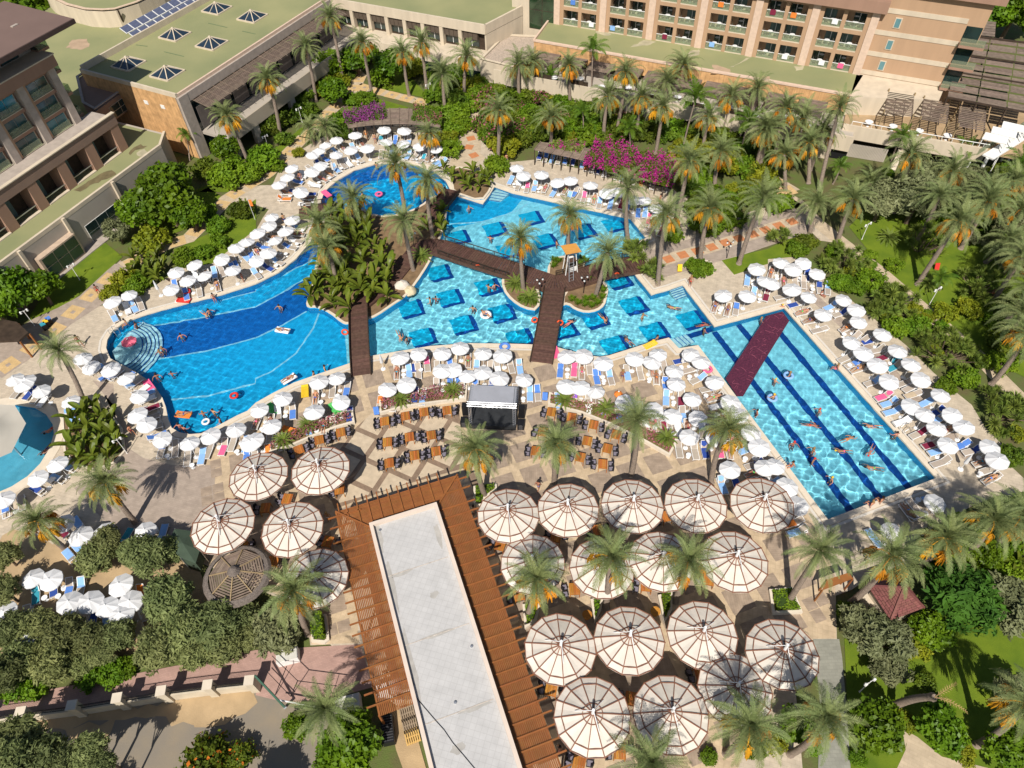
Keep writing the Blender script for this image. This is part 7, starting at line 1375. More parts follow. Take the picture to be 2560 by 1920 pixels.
def add_lounger(zone, c, ang, towel=True):
    """ang: direction of the feet"""
    global ntow
    if inside(c, main_o) or inside(c, kid_o) or any((c.xy - o.xy).length < .74 for o in LP): return
    f = Vector((math.cos(ang), math.sin(ang), 0))
    if inside(c + f * .95, offset(main, .1)) or inside(c - f * .95, offset(main, .1)): return
    i = rl.choice((0, 1, 1, 2)); o = place(LOU[i], (c.x, c.y, 0), ang + math.pi / 2); LP.append(c); o['group'] = 'white sun loungers'
    later(o, 'f' + zone, 'white sun lounger {where}, {n} {frm}')
    if towel and rl.random() < .66:
        cl = rl.choice(CAT_CH); k = (i, cl, rl.choice((False, False, True, 2))); 
        if k not in TM: TM[k] = towel_mesh(BACKS[i], cl, k[2])
        w = obj('beach_towel', TM[k], None, None, (c.x, c.y, 0), ang + math.pi / 2); tag(w, None, 'towel', 'towels on the sun loungers'); later(w, 'f' + zone, {'light': 'light blue'}.get(cl, cl) + ' towel {where}, {n} such {frm}'); ntow += 1
    elif rl.random() < .5: SUNB.append((zone, c.copy(), ang, i))
for z, L in Z_PAR.items():
    for q in L:
        p = TW(*q, 2.2); o = place(PAR, (p.x, p.y, 0), rl.uniform(0, .78)); o.rotation_euler[0] = R(rl.gauss(0, 3.5)); o.rotation_euler[1] = R(rl.gauss(0, 3.5)); s_ = rl.uniform(.92, 1.07); o.scale = (s_, s_, rl.uniform(.94, 1.05)); o['group'] = 'white pool parasols'
        later(o, 'f' + z, 'white parasol {where}, {n} {frm}')
        L_, n_ = near_pool(p); to = (n_ - p.xy); ang = math.atan2(to.y, to.x)
        if z in ('plaza', 'swrow'): ang = R(-90) + rl.uniform(-.15, .15)
        if z in ('yardp',): ang = R(-70) + rl.uniform(-.3, .3)
        if z == 'lapwest': ang = AX + math.pi + rl.uniform(-.1, .1)
        if z in ('edeck',): ang = AX + math.pi + rl.uniform(-.1, .1)
        if z in ('corner', 'nrow'): ang = R(-110) + rl.uniform(-.15, .15)
        if z == 'arcd': d = cc_round - p; ang = math.atan2(d.y, d.x) + rl.uniform(-.15, .15)
        f = Vector((math.cos(ang), math.sin(ang), 0)); s = Vector((-f.y, f.x, 0))
        for sg in (-.72, .72, 1.6 if rl.random() < .3 else None):
            if sg is not None: add_lounger(z, p + s * (sg + rl.uniform(-.08, .08)) + f * rl.uniform(.25, .75), ang + rl.uniform(-.06, .06))
        if rl.random() < .65:
            c = p + f * rl.uniform(.9, 1.3) + s * rl.uniform(-.1, .1)
            if not inside(c, main_o) and not inside(c, kid_o): o = place(ST, (c.x, c.y, 0), 0); o['group'] = 'small white side tables'; later(o, 'f' + z, 'small round white side table {where}, {n} {frm}')
for x, y in ((240,1365),(290,1385),(345,1398),(400,1402),(460,1405),(525,1415),(605,1440),(645,1462),(692,1472),(740,1488),(800,1512),(890,1535),(950,1550),(1040,1580),(1110,1600),(1210,1620),(1320,1640)): add_lounger('perg', TW(2,0,x,y), R(-105))
# folded parasols
fold = MB().tube([(0, 0, 1.1), (0, 0, 1.7), (0, 0, 2.4)], [.2, .15, .04], 8)
for q, lab in (((3,2,1725,660), 'closed white parasol standing on the far deck of the lap pool'), ((0,1,1350,815), 'half-closed white parasol on the deck of the western pool'), ((1,1,1080,1450), 'closed white parasol beside the island footbridge on the plaza'), ((2,1,1480,1440), 'closed white parasol at the lap pool corner of the plaza'), ((1,0,660,1440), 'closed white parasol on the deck of the round pool')):
    p = TW(*q, 1.5); t = thing('folded_parasol', lab, 'parasol', (p.x, p.y, 0), .3); obj('folded_canopy', fold if not isinstance(fold, MB) else mesh(fold, 'folded_canopy', cloth), None, t); obj('pole', MB().tube([(0, 0, 0), (0, 0, 2.3)], .025, 6), M['white'], t); obj('base', MB().lathe([(0, .12), (.26, .07), (.28, 0)], 12), M['white'], t)
p = TW(0,1,1105,1280,1.2); pp = parasol_proto(mat('coral_cloth', (.85, .16, .24), .8, .05, 2), .85, 'beach_umbrella'); pp.location = (p.x, p.y, -1.0); pp['label'] = 'bright pink beach umbrella held over the curved pool steps'; pp['category'] = 'umbrella'
p = TW(2,2,920,85,1.0); pp2 = parasol_proto(TOW['orange'], .45, 'beach_umbrella'); pp2.location = (p.x, p.y, -1.0); pp2['label'] = 'small orange umbrella beside a white parasol on the plaza'; pp2['category'] = 'umbrella'
# ================================================================ inflatables
def airbed(c):
    t = thing('airbed', None, 'inflatable'); t['group'] = 'inflatable airbeds'
    for k in range(6): obj('air_chamber', MB().tube([(-.33 + k * .13, -.85, .1), (-.33 + k * .13, .6, .1)], .08, 7), TOW[c], t)
    obj('pillow', MB().tube([(-.36, .72, .14), (.36, .72, .14)], .13, 8), TOW[c], t); return t
for q, c, z, rz, lab in (((2,1,1195,1320),'yellow',-.1,-60,'yellow ribbed airbed at the edge of the middle pool'), ((0,2,1290,15),'pink',.05,40,'magenta airbed lying on the western pool edge'), ((1,2,140,220),'green',.3,40,'green airbed among loungers near the western pool'), ((1,2,680,215),'green',.3,35,'pale green airbed in front of a plaza parasol'), ((1,2,425,65),'yellow',.35,10,'orange-yellow airbed on a lounger by the western pool'), ((2,2,495,95),'purple',.35,80,'purple airbed behind the angled flower planter'), ((2,1,375,1390),'pink',.1,10,'long pink airbed beside the plaza footbridge'), ((1,1,285,1615),'white',-.1,-50,'pale airbed floating near the plaza side of the western pool'), ((0,2,1585,265),'orange',-.1,80,'orange airbed floating at the near end of the western pool'), ((0,1,1590,940),'red',.1,80,'red striped airbed on the edge of the western pool'), ((1,1,610,20),'pink',.1,40,'pink airbed on the edge of the round pool'), ((1,2,290,405),'orange',.3,70,'orange airbed behind the western flower planter'), ((1,1,230,1195),'white',-.1,75,'white airbed carrying a bather in the western pool')):
    t = airbed(c); t.location = TW(*q, max(z, 0)) ; t.location.z = z; t.rotation_euler = (0, 0, R(rz)); t['label'] = lab
for q, c, z, s, lab in (((1,1,2150,1335),'blue',.05,1.6,'large blue and white swim ring on the middle pool edge'), ((1,1,1985,1055),'white',-.1,1.7,'white oval swim ring carrying a bather in the middle pool'), ((1,1,1060,12),'pink',-.1,1.4,'pink swim ring floating in the round pool'), ((0,2,2020,95),'red',-.1,1.2,'red swim ring floating in the western pool'), ((2,2,1210,315),'pink',.2,1.2,'pink swim ring lying beside plaza loungers'), ((3,1,180,1580),'light',-.1,1.4,'light blue swim ring in the lap pool near the mat'), ((3,2,40,115),'light',-.1,1.4,'light blue swim ring further down the lap pool'), ((0,1,1610,860),'red',.35,1.3,'red swim ring on loungers by the western pool'), ((2,1,1690,1530),'pink',.4,1.4,'coral pink swim ring by the lap pool steps'), ((3,1,1120,1460),'teal',.35,1.6,'teal swim ring behind the lap pool parasols'), ((0,2,1775,320),'white',-.1,1.1,'small white swim ring near the curved western edge')):
    o = obj('swim_ring', mesh(torus(.3, .11), 'swim_ring', TOW[c], True), None, None, TW(*q, max(z, 0))); o.location.z = z; o.scale = (s, s, 1.1); tag(o, lab, 'swim ring', 'swim rings')
def ball(r, n=12, m_=8): return MB().lathe([(r * math.sin(math.pi * k / m_), r - r * math.cos(math.pi * k / m_)) for k in range(m_ + 1)], n)
p = TW(0,1,1505,740); bt = thing('beach_ball', 'orange and yellow beach ball under a western parasol', 'ball', p); obj('ball_skin', ball(.4), TOW['yellow'], bt, smooth=True); obj('ball_stripe', MB().lathe([(.3, .12), (.405, .3), (.41, .4), (.405, .5), (.3, .68)], 12), TOW['orange'], bt, smooth=True)
# ================================================================ dining tables and chairs
wick = mat('black_wicker', (.018, .017, .02), .7, .2, 6)
def dine_table():
    t = thing('dining_table', None, 'table'); t['group'] = 'orange wooden dining tables'
    brd = mesh(MB().box((0, 0, 0), (.165, 1.0, .035)), 'board', M['table'])
    for k in range(5): obj('board', brd, None, t, (-.36 + k * .18, 0, .74))
    obj('table_frame', MB().box((0, .5, .69), (.86, .06, .06)).box((0, -.5, .69), (.86, .06, .06)), M['table'], t)
    lg = mesh(MB().bar((0, 0, 0), (0, 0, .68), .06, .06), 'leg', M['table'])
    for x in (-.4, .4):
        for y in (-.48, .48): obj('leg', lg, None, t, (x, y, 0))
    return t
def dine_chair():
    t = thing('dining_chair', None, 'chair'); t['group'] = 'black wicker dining chairs'
    obj('seat', MB().box((0, 0, .42), (.5, .5, .07)), wick, t); obj('cushion', MB().box((0, 0, .47), (.4, .4, .05)), mat('grey_cushion', (.2, .18, .22), .9), t)
    bk = MB(); n = 7
    for k in range(n): a = R(-80 + 160 * k / (n - 1)); b = R(-80 + 160 * (k + 1) / (n - 1)); bk.bar((.27 * math.sin(a), .02 + .27 * math.cos(a), .62), (.27 * math.sin(b), .02 + .27 * math.cos(b), .62), .05, .4) if k < n - 1 else None
    obj('backrest', bk, wick, t); lg = mesh(MB().bar((0, 0, 0), (0, 0, .4), .04, .04), 'leg', M['steel'])
    for x in (-.21, .21):
        for y in (-.21, .21): obj('leg', lg, None, t, (x, y, 0))
    return t
DT = dine_table(); DC = dine_chair(); rt_ = random.Random(9)
tabs = [((1,2,1110,320),R(8),'court'), ((1,2,1290,275),R(10),'court'), ((1,2,1450,240),R(8),'court'), ((1,2,1650,225),R(6),'court'), ((1,2,1135,500),R(5),'court'), ((1,2,1325,455),R(8),'court'), ((1,2,1515,440),R(8),'court'), ((1,2,1150,680),R(8),'court'), ((1,2,1370,615),R(8),'court'), ((1,2,1555,580),R(8),'court'), ((1,2,545,480),R(15),'court'), ((1,2,730,415),R(15),'court'), ((1,2,370,565),R(25),'court'),
 ((2,2,340,240),R(-12),'east'), ((2,2,515,285),R(-14),'east'), ((2,2,705,350),R(-16),'east'), ((2,2,650,490),R(-16),'east'), ((2,2,825,555),R(-18),'east'), ((2,2,265,410),R(-14),'east'), ((2,2,900,435),R(-20),'east'), ((2,2,590,630),R(-18),'east'), ((2,2,785,690),R(-8),'east'), ((2,2,205,575),R(-10),'east')]
ZN2.update(court=('on the dining court', 'from the western planter', 0), east=('east of the stage', 'from the stage', 0), under=('under the round canopies', 'from the yard', 0))
def set_table(p, rz, zone, n=4):
    o = place(DT, (p.x, p.y, .02), rz); later(o, zone, 'orange wooden dining table {where}, {n} {frm}')
    for s, y in ((-1, .3), (-1, -.3), (1, .3), (1, -.3))[:n]:
        c = Vector((s * (.78 + rt_.uniform(-.04, .1)), y + rt_.uniform(-.05, .05), 0)); c.rotate(Matrix.Rotation(rz, 3, 'Z')); q = place(DC, (p.x + c.x, p.y + c.y, .02), rz + (R(-90) if s > 0 else R(90)) + rt_.uniform(-.25, .25)); q['group'] = 'black wicker dining chairs'
        later(q, zone, 'black wicker dining chair {where}, {n} {frm}')
for q, rz, zone_ in tabs: set_table(TW(*q, .74), rz, zone_)
for q in ((2,3,340,975),(2,3,930,1515),(2,3,580,1620),(2,3,540,110),(2,3,1160,80),(2,3,1700,30),(2,2,1335,1140),(2,2,740,1260),(2,2,380,1320),(1,2,270,990),(1,2,80,1070),(1,2,620,1360),(1,2,720,910),(1,2,150,1530),(0,2,2100,1410),(1,2,2110,1390),(2,3,1030,1060),(2,3,60,160),(2,3,1630,840)): set_table(TW(*q, .74), rt_.uniform(-.4, .4), 'under', rt_.choice((2, 2, 3)))
for q in ((2,3,650,335),(2,3,1240,305)):
    p = TW(*q, .7); o = proto_round_table('table', .42, .74, 'round_table'); o.location = (p.x, p.y, 0); o['label'] = 'round orange table beside the hedge wedge of the ' + ('central' if q[2] < 900 else 'eastern') + ' canopies'
# ================================================================ huts, awnings and walls
hut = thing('hut', 'small cream hut with red tiled hip roof at the lower right', 'building')
e = [W(*T(3,3,*q), 2.7) for q in ((858,85),(1060,385),(1350,275),(1290,20))]; e[3] = e[0] + e[2] - e[1]; apx = W(*T(3,3,1130,90), 4.3); cc = sum(e, Vector()) / 4; apx = Vector((cc.x, cc.y, 4.4))
wl = [cc + (p - cc) * .78 for p in e]; obj('wall', MB().prism(wl, 0, 2.75), M['cream'], hut); tl = mat('red_roof_tile', (.2, .075, .065), .8, .15, 3, rand=.12, bump=.5, bscale=12)
for k in range(4):
    a, b = e[k], e[(k + 1) % 4]; n = 11
    for i in range(n):
        u, v = i / n, (i + 1) / n - .005
        q = [a.lerp(apx, u), b.lerp(apx, u), b.lerp(apx, v), a.lerp(apx, v)]; L = max(1, int((q[1] - q[0]).length / .42))
        for j in range(L):
            w0, w1 = j / L, (j + 1) / L; lift = Vector((0, 0, .05)); c_ = [q[0].lerp(q[1], w0) + lift, q[0].lerp(q[1], w1 - .03 / max(1, L) * 2) + lift, q[3].lerp(q[2], w1 - .03 / max(1, L) * 2), q[3].lerp(q[2], w0)]
            obj('roof_tile', MB().add(c_ + [p - Vector((0, 0, .06)) for p in c_[:2]], [(0, 1, 2, 3), (4, 5, 1, 0)]), tl, hut)
    obj('ridge', MB().bar(a + Vector((0, 0, .06)), apx + Vector((0, 0, .06)), .16, .1), tl, hut)
obj('under_roof', MB().add([p - Vector((0, 0, .04)) for p in e] + [apx - Vector((0, 0, .1))], [(0, 1, 4), (1, 2, 4), (2, 3, 4), (3, 0, 4)]), M['dark'], hut)
obj('counter', MB().bar(W(*T(3,3,800,150), 1), W(*T(3,3,920,270), 1), .9, .9), M['cream'], hut)
bt = thing('wooden_kiosk', 'orange timber kiosk with slanting roof beside the hut', 'kiosk'); k_ = [W(*T(3,3,*q), 2.2) for q in ((470,120),(510,30),(700,-30),(735,20))]
obj('roof', MB().add(k_ + [p - Vector((0, 0, .12)) for p in k_], [(0, 3, 2, 1), (0, 4, 7, 3), (4, 0, 1, 5), (2, 3, 7, 6)]), M['orange_wood'], bt)
for p in k_: obj('post', MB().bar(v3(p, 0), v3(p, 2.15), .12, .12), M['orange_wood'], bt)
th = thing('thatched_shelter', 'round grey thatched shelter with exposed slats near the round canopies', 'shelter'); tc_ = W(592, 1438, 2.6); thm = mat('grey_thatch', (.17, .14, .12), .95, .35, 8, bump=.8, bscale=25, stretch=(1, 1, 4)); RT = 2.6
for k in range(8):
    a0 = 2 * math.pi * k / 8; a1 = 2 * math.pi * (k + 1) / 8
    for i in range(9):
        u = .25 + i * .08; z = 3.5 - 1.0 * u; p0 = tc_.xy.to_3d() + Vector((RT * u * math.cos(a0), RT * u * math.sin(a0), z)); p1 = tc_.xy.to_3d() + Vector((RT * u * math.cos(a1), RT * u * math.sin(a1), z)); obj('slat', MB().bar(p0, p1, .13, .04), M['pergola'], th)
    obj('rafter', MB().bar(tc_.xy.to_3d() + Vector((0, 0, 3.55)), tc_.xy.to_3d() + Vector((RT * 1.05 * math.cos(a0), RT * 1.05 * math.sin(a0), 2.52)), .08, .08), mat('bamboo', (.33, .24, .13)), th)
obj('thatch_edge', MB().lathe([(RT * .9, 2.75), (RT * 1.02, 2.68), (RT * 1.1, 2.45), (RT * .95, 2.4)], 24, 0, (tc_.x, tc_.y, 0)), thm, th); obj('thatch_cap', MB().lathe([(0, 3.9), (.3, 3.75), (.55, 3.4), (.5, 3.25)], 12, 0, (tc_.x, tc_.y, 0)), thm, th); obj('post', MB().tube([(tc_.x, tc_.y, 0), (tc_.x, tc_.y, 3.5)], .13, 7), M['dark'], th)
gt = thing('green_tent', 'dark green canvas tent beside the round canopies', 'tent'); g4 = [W(*T(0,2,*q), 2.3) for q in ((1510,1250),(1660,1270),(1725,1440),(1690,1550),(1560,1500),(1440,1390))]; gcn = sum(g4, Vector()) / 6 + Vector((0, 0, .5))
obj('canvas_roof', MB().add(g4 + [gcn], [(k, (k + 1) % 6, 6) for k in range(6)]), mat('green_canvas', (.05, .075, .05), .85, .15, 1), gt); obj('side_curtain', MB().prism(offset(g4, -.05), .8, 2.28), mat('green_canvas', (.05, .075, .05)), gt)
for p in g4[::2]: obj('post', MB().bar(v3(p, 0), v3(p, 2.3), .07, .07), M['steel'], gt)
sail = thing('sail_shade', 'big cream sail shade over the splash pool', 'sail shade'); sp_ = [W(*T(0,2,*q), z) for q, z in (((128,185), 4.0), ((225,340), 3.4), ((100,590), 3.8), ((-60,660), 4.2), ((-330,560), 4.4), ((-300,200), 4.4), ((-80,170), 4.2))]; sc0 = sum(sp_, Vector()) / 7 + Vector((0, 0, .7))
mb = MB(); n = len(sp_); vs = [sc0] + [p for q in range(1, 5) for p in [sc0.lerp(v, q / 4) - Vector((0, 0, .25 * math.sin(math.pi * q / 4))) for v in sp_]]; mb.add(vs, [(0, 1 + k, 1 + (k + 1) % n) for k in range(n)] + [(1 + q * n + k, 1 + (q + 1) * n + k, 1 + (q + 1) * n + (k + 1) % n, 1 + q * n + (k + 1) % n) for q in range(3) for k in range(n)])
obj('fabric', mb, mat('cream_sailcloth', (.58, .53, .45), .85, .04, .5, trans=.15), sail, smooth=True)
obj('pole', MB().tube([v3(sc0, -.7), sc0], .1, 8), M['steel'], sail)
# street wall
wl_ = [(300,1240),(730,1185),(1110,1122),(1480,1062),(1870,1012),(2220,975)]; wp = [W(*T(0,3,*q)) for q in [(-140,1300)] + wl_]; sw = thing('street_wall', 'low cream street wall with square piers and black railings', 'wall'); crm = mat('cream_block_wall', (.58, .5, .38), .85, .1, 1.2)
for k, p in enumerate(wp):
    d = (wp[min(k + 1, len(wp) - 1)] - wp[max(k - 1, 0)]).normalized(); a = math.atan2(d.y, d.x)
    pr = obj('pier', MB().box((p.x, p.y, 1.0), (.62, .62, 2.0), a), crm, sw); obj('pier_cap', MB().box((p.x, p.y, 2.05), (.74, .74, .12), a), M['coping'], pr)
    if k < len(wp) - 1:
        q = wp[k + 1]; L = (q - p).length; n0 = p.lerp(q, .32 / L); n1 = p.lerp(q, 1 - .32 / L); pn = obj('wall_panel', MB().bar(n0 + Vector((0, 0, .55)), n1 + Vector((0, 0, .55)), .26, 1.1), crm, sw); rm = MB().bar(n0 + Vector((0, 0, 1.75)), n1 + Vector((0, 0, 1.75)), .04, .04).bar(n0 + Vector((0, 0, 1.2)), n1 + Vector((0, 0, 1.2)), .04, .04)
        for i in range(1, 26): m_ = n0.lerp(n1, i / 26); rm.bar(m_ + Vector((0, 0, 1.1)), m_ + Vector((0, 0, 1.85)), .022, .022)
        obj('railing', rm, M['black'], pn)
gate = thing('metal_gate', 'open dark metal frame gate in the pink service yard', 'gate')
for a, b, z0, z1 in (((140,690),(360,905),1.6,1.6), ((360,905),(700,950),1.6,1.6), ((95,825),(300,1040),.6,.6), ((360,905),(300,1040),1.6,.1), ((265,780),(165,1030),1.6,.1), ((630,945),(660,1020),1.6,.1)): obj('rail', MB().bar(TW(1,3,*a, z0), TW(1,3,*b, z1), .05, .05), M['black'], gate)
brr = thing('barrier', 'white and green barrier pole across the service entry', 'barrier'); obj('pole_arm', MB().tube([TW(1,3,190,1070,1.0), TW(1,3,520,1130,1.0)], .06, 6), M['white'], brr); obj('green_arm', MB().tube([TW(1,3,-10,860,2.2), TW(1,3,250,1135,1.2)], .09, 6), mat('green_paint', (.05, .12, .08), .5), brr); obj('stand', MB().bar(TW(1,3,250,1135,0), TW(1,3,250,1135,1.2), .2, .2), M['steel'], brr)
# service yard
for k in range(3):
    c = TW(1,3,1305 + k * 22, 1180 + k * 100, .3); t = thing('pallet', ['grey wooden pallet with crates nearest the bar counter', 'middle grey wooden pallet beside the bar wall', 'new yellow wooden pallet in the service yard'][k], 'pallet', (c.x, c.y, 0), R(17.5)); pm = mat('new_pallet', (.6, .38, .13), .8, .1, 3) if k == 2 else mat('old_pallet', (.3, .23, .16), .9, .15, 3)
    for q in range(7): obj('board', MB().box((-.5 + q * .165, 0, .2), (.1, 1.1, .03)), pm, t)
    for y in (-.45, 0, .45): obj('bearer', MB().box((0, y, .13), (1.1, .1, .1)), pm, t)
cab_ = thing('storage_cabinet', 'white counter with bottle crates beside the bar end', 'cabinet', TW(1,3,1200,990), R(17.5)); obj('body', MB().box((0, 0, .45), (2.6, .9, .9)), M['whitep'], cab_); obj('worktop', MB().box((0, 0, .93), (2.7, 1.0, .06)), M['whitep'], cab_)
for k in range(3): c = TW(1,3,1235 + k * 40, 1045); t = thing('crate', 'dark bottle crate below the white counter, ' + nth(k + 1) + ' from the pergola', 'crate', (c.x, c.y, 0), R(17.5)); obj('crate_body', MB().box((0, 0, .16), (.34, .45, .3)), mat('crate_grey', (.07, .09, .08), .7), t); [obj('bottle', MB().tube([(x, y, .2), (x, y, .45), (x, y, .55)], [.04, .04, .015], 6), mat('bottle_glass', (.05, .12, .09), .2), t) for x in (-.09, .09) for y in (-.13, 0, .13)]
for q, s, h, lab in (((265,680),(1.7,1.0),.9,'white chest freezer in the pink service yard'), ((790,1090),(1.9,1.0),.95,'white chest freezer beside the lower palm')):
    c = TW(1,3,*q, h); t = thing('chest_freezer', lab, 'freezer', (c.x, c.y, 0), R(12)); obj('body', MB().box((0, 0, h / 2), (*s, h)), M['whitep'], t); obj('lid', MB().box((0, 0, h + .04), (s[0] * .96, s[1] * .96, .08)), mat('freezer_lid', (.6, .58, .52), .5), t); obj('handle', MB().box((0, -s[1] * .5, h + .05), (.3, .05, .05)), M['steel'], t)
c = TW(1,3,1135,1320,.8); t = thing('generator_box', 'black ventilated service box under the shrubs', 'machine', (c.x, c.y, 0), R(10)); obj('housing', MB().box((0, 0, .45), (.9, 2.0, .9)), M['black'], t)
for k in range(10): obj('vent_fin', MB().box((0, -.85 + k * .19, .92), (.8, .06, .05)), mat('speaker_grey', (.06, .06, .065)), t)
# lamp posts
def lamp(label, q, z=0.0, white=False, hgt=2.5):
    p = TW(*q, z); t = thing('lamp_post', label, 'lamp post', (p.x, p.y, z)); mm = M['whitep'] if white else M['black']
    obj('post', MB().tube([(0, 0, 0), (0, 0, .3), (0, 0, hgt)], [.07, .04, .03], 7), mm, t)
    for k in range(2 if white else 3):
        a = k * (math.pi if white else 2.09) + .4; c = Vector((.38 * math.cos(a), .38 * math.sin(a), hgt - .15 + (.15 if k == 0 else 0))); obj('arm', MB().tube([(0, 0, hgt - .25), c * .6 + Vector((0, 0, hgt * .4)), c], .02, 5), mm, t)
        l_ = obj('lantern', MB().lathe([(.02, .02), (.09, 0), (.12, -.22), (.05, -.3)], 8, 0, c), mat('lantern_glass', (.7, .7, .68), .2), t); obj('lantern_cap', MB().lathe([(0, .12), (.11, .02), (.0, 0)], 8, 0, c), mm, l_)
for q, z, w_, lab in (((2,1,240,890),.15,0,'black lantern post on the island west of the plaza footbridge'), ((2,1,618,870),.15,0,'black lantern post on the island east of the plaza footbridge'), ((2,1,1855,570),0,0,'black lantern post beside the salmon path lawn'), ((1,1,1370,490),.15,0,'black lantern post at the shaded start of the boardwalk'), ((0,1,300,1155),0,1,'white lantern post at the lawn corner by the west path'), ((0,1,690,760),0,1,'white lantern post on the lawn before the hotel wing'), ((3,1,810,410),0,1,'white lantern post beside the east path'), ((3,1,1395,970),0,1,'white lantern post between yucca clumps'), ((1,0,400,1060),0,1,'white lantern post by the north-west garden path'), ((1,0,115,1300),0,1,'white lantern post below the stone building terrace'), ((1,0,1500,850),0,1,'white lantern post on the garden lawn behind the curved pergola'), ((3,3,790,1000),0,1,'white lantern post on the lawn beside the hut'), ((0,2,1100,600),0,1,'stone-coloured lantern post at the kerbed bed')): lamp(lab, q, z, w_)
# pool ladders
for q, lab in (((3,2,1165,410),'steel pool ladder on the far side of the lap pool'), ((3,2,145,690),'steel pool ladder on the plaza side of the lap pool'), ((0,1,1010,1225),'steel handrail on the curved pool steps')):
    p = TW(*q); t = thing('pool_ladder', lab, 'pool ladder', (p.x, p.y, 0), AX if q[0] == 3 else R(-20)); sg = -1 if q[2] > 1000 and q[0] == 3 else 1
    for y in (-.3, .3): obj('rail', MB().tube([(-sg * .7, y, 0), (-sg * .65, y, .7), (-sg * .2, y, .85), (sg * .2, y, .5), (sg * .25, y, -.7)], .03, 6), M['steel'], t)
    for k in range(3): obj('rung', MB().tube([(sg * .25, -.3, -.1 - k * .25), (sg * .25, .3, -.1 - k * .25)], .03, 5), M['steel'], t)
# odds and ends on the deck
bins = TW(0,1,385,1160,.5)
for k, c in enumerate(('teal', 'yellow', 'blue')):
    q = TW(0,1,385 + k * 22, 1165 - k * 25, .4); t = thing('recycling_bin', c + ' recycling bin beside the lawn corner', 'bin', (q.x, q.y, 0), R(40)); obj('body', MB().box((0, 0, .4), (.5, .5, .8)), M['black'], t); obj('lid', MB().box((0, 0, .86), (.54, .54, .12)), TOW[c], t)
for q, c, rz, lab in (((1,2,1040,235),'blue',5,'blue upright sign board at the planter corner west of the stage'), ((2,2,285,110),'blue',-8,'blue upright sign board at the planter corner east of the stage'), ((2,1,1450,660),'yellow',0,'yellow wet-floor sign on the grey path'), ((3,1,1460,650),'red',0,'red cloth sign on the leaning palm in the lawn')):
    p = TW(*q, .4); t = thing('sign_board', lab, 'sign', (p.x, p.y, 0), R(rz)); obj('panel', MB().box((0, 0, .5), (.55, .06, .9), rx=R(-25)), TOW[c], t); obj('foot', MB().box((0, 0, .03), (.5, .4, .06)), M['black'], t)
fp = TW(0,1,2205,240); t = thing('flag_pole', 'white pole with orange pennant by the western deck entrance', 'flag', (fp.x, fp.y, 0)); obj('pole', MB().tube([(0, 0, 0), (0, 0, 3.4)], .03, 6), M['white'], t); obj('pennant', MB().box((.22, 0, 2.7), (.42, .02, 1.0)), TOW['orange'], t)
prm = thing('pavilion', 'brown timber pavilion at the picture edge by the west path', 'pavilion'); pv = [W(*T(0,1,*q), 2.6) for q in ((40,1110),(150,1130),(250,1220),(170,1290),(-60,1300),(-120,1150))]
obj('roof', MB().prism(pv, 2.5, 2.75), M['dark'], prm); [obj('post', MB().bar(v3(p, 0), v3(p, 2.5), .16, .16), M['orange_wood'], prm) for p in pv[:4]]
# ================================================================ people
def cloth_of(base, p_, c):
    if (id(base), p_, c) not in CLO: m_ = base[p_].copy(); m_.materials.clear(); m_.materials.append(TOW[c]); CLO[(id(base), p_, c)] = m_
    return CLO[(id(base), p_, c)]
HAIR = {}
for nm, mm, ln in (('dark', hairm, .0), ('fair', hairb, .12)):
    HAIR[nm] = mesh(MB().lathe([(.118, -.05 - ln), (.12, .0), (.112, .05), (.085, .1), (.045, .128), (0, .136)], 10), 'hair', mm, True)
CAPM = {c: mesh(MB().lathe([(.118, .0), (.116, .04), (.09, .1), (.045, .132), (0, .14)], 10), 'swim_cap', TOW[c], True) for c in ('red', 'yellow', 'white')}
NOSE = mesh(MB().add([(0, -.13, 0), (.02, -.085, -.025), (-.02, -.085, -.025), (0, -.085, .04)], [(0, 1, 2), (0, 3, 1), (0, 2, 3)]), 'nose', skin); EYE = mesh(ball(.013, 6, 4), 'eye', M['black'], True)
ZN2.update(lap=('in the lap pool', 'from the purple mat', -50), midp=('in the middle pool', 'from the banana island', 0), wp=('in the western pool', 'from the curved steps', 0), np=('in the far pools', 'from the round pool', 0), kp=('in the splash pool', 'from the west path', 0), dk=('on the decks', 'from the splash pool', 0))
COLN = {'light': 'light blue'}
SPOSE = {'stand': 'person standing', 'walk': 'person walking', 'wade': 'bather standing', 'sit': 'person sitting', 'lie': 'sunbather lying', 'swim': 'swimmer stretched out'}
rp = random.Random(77)
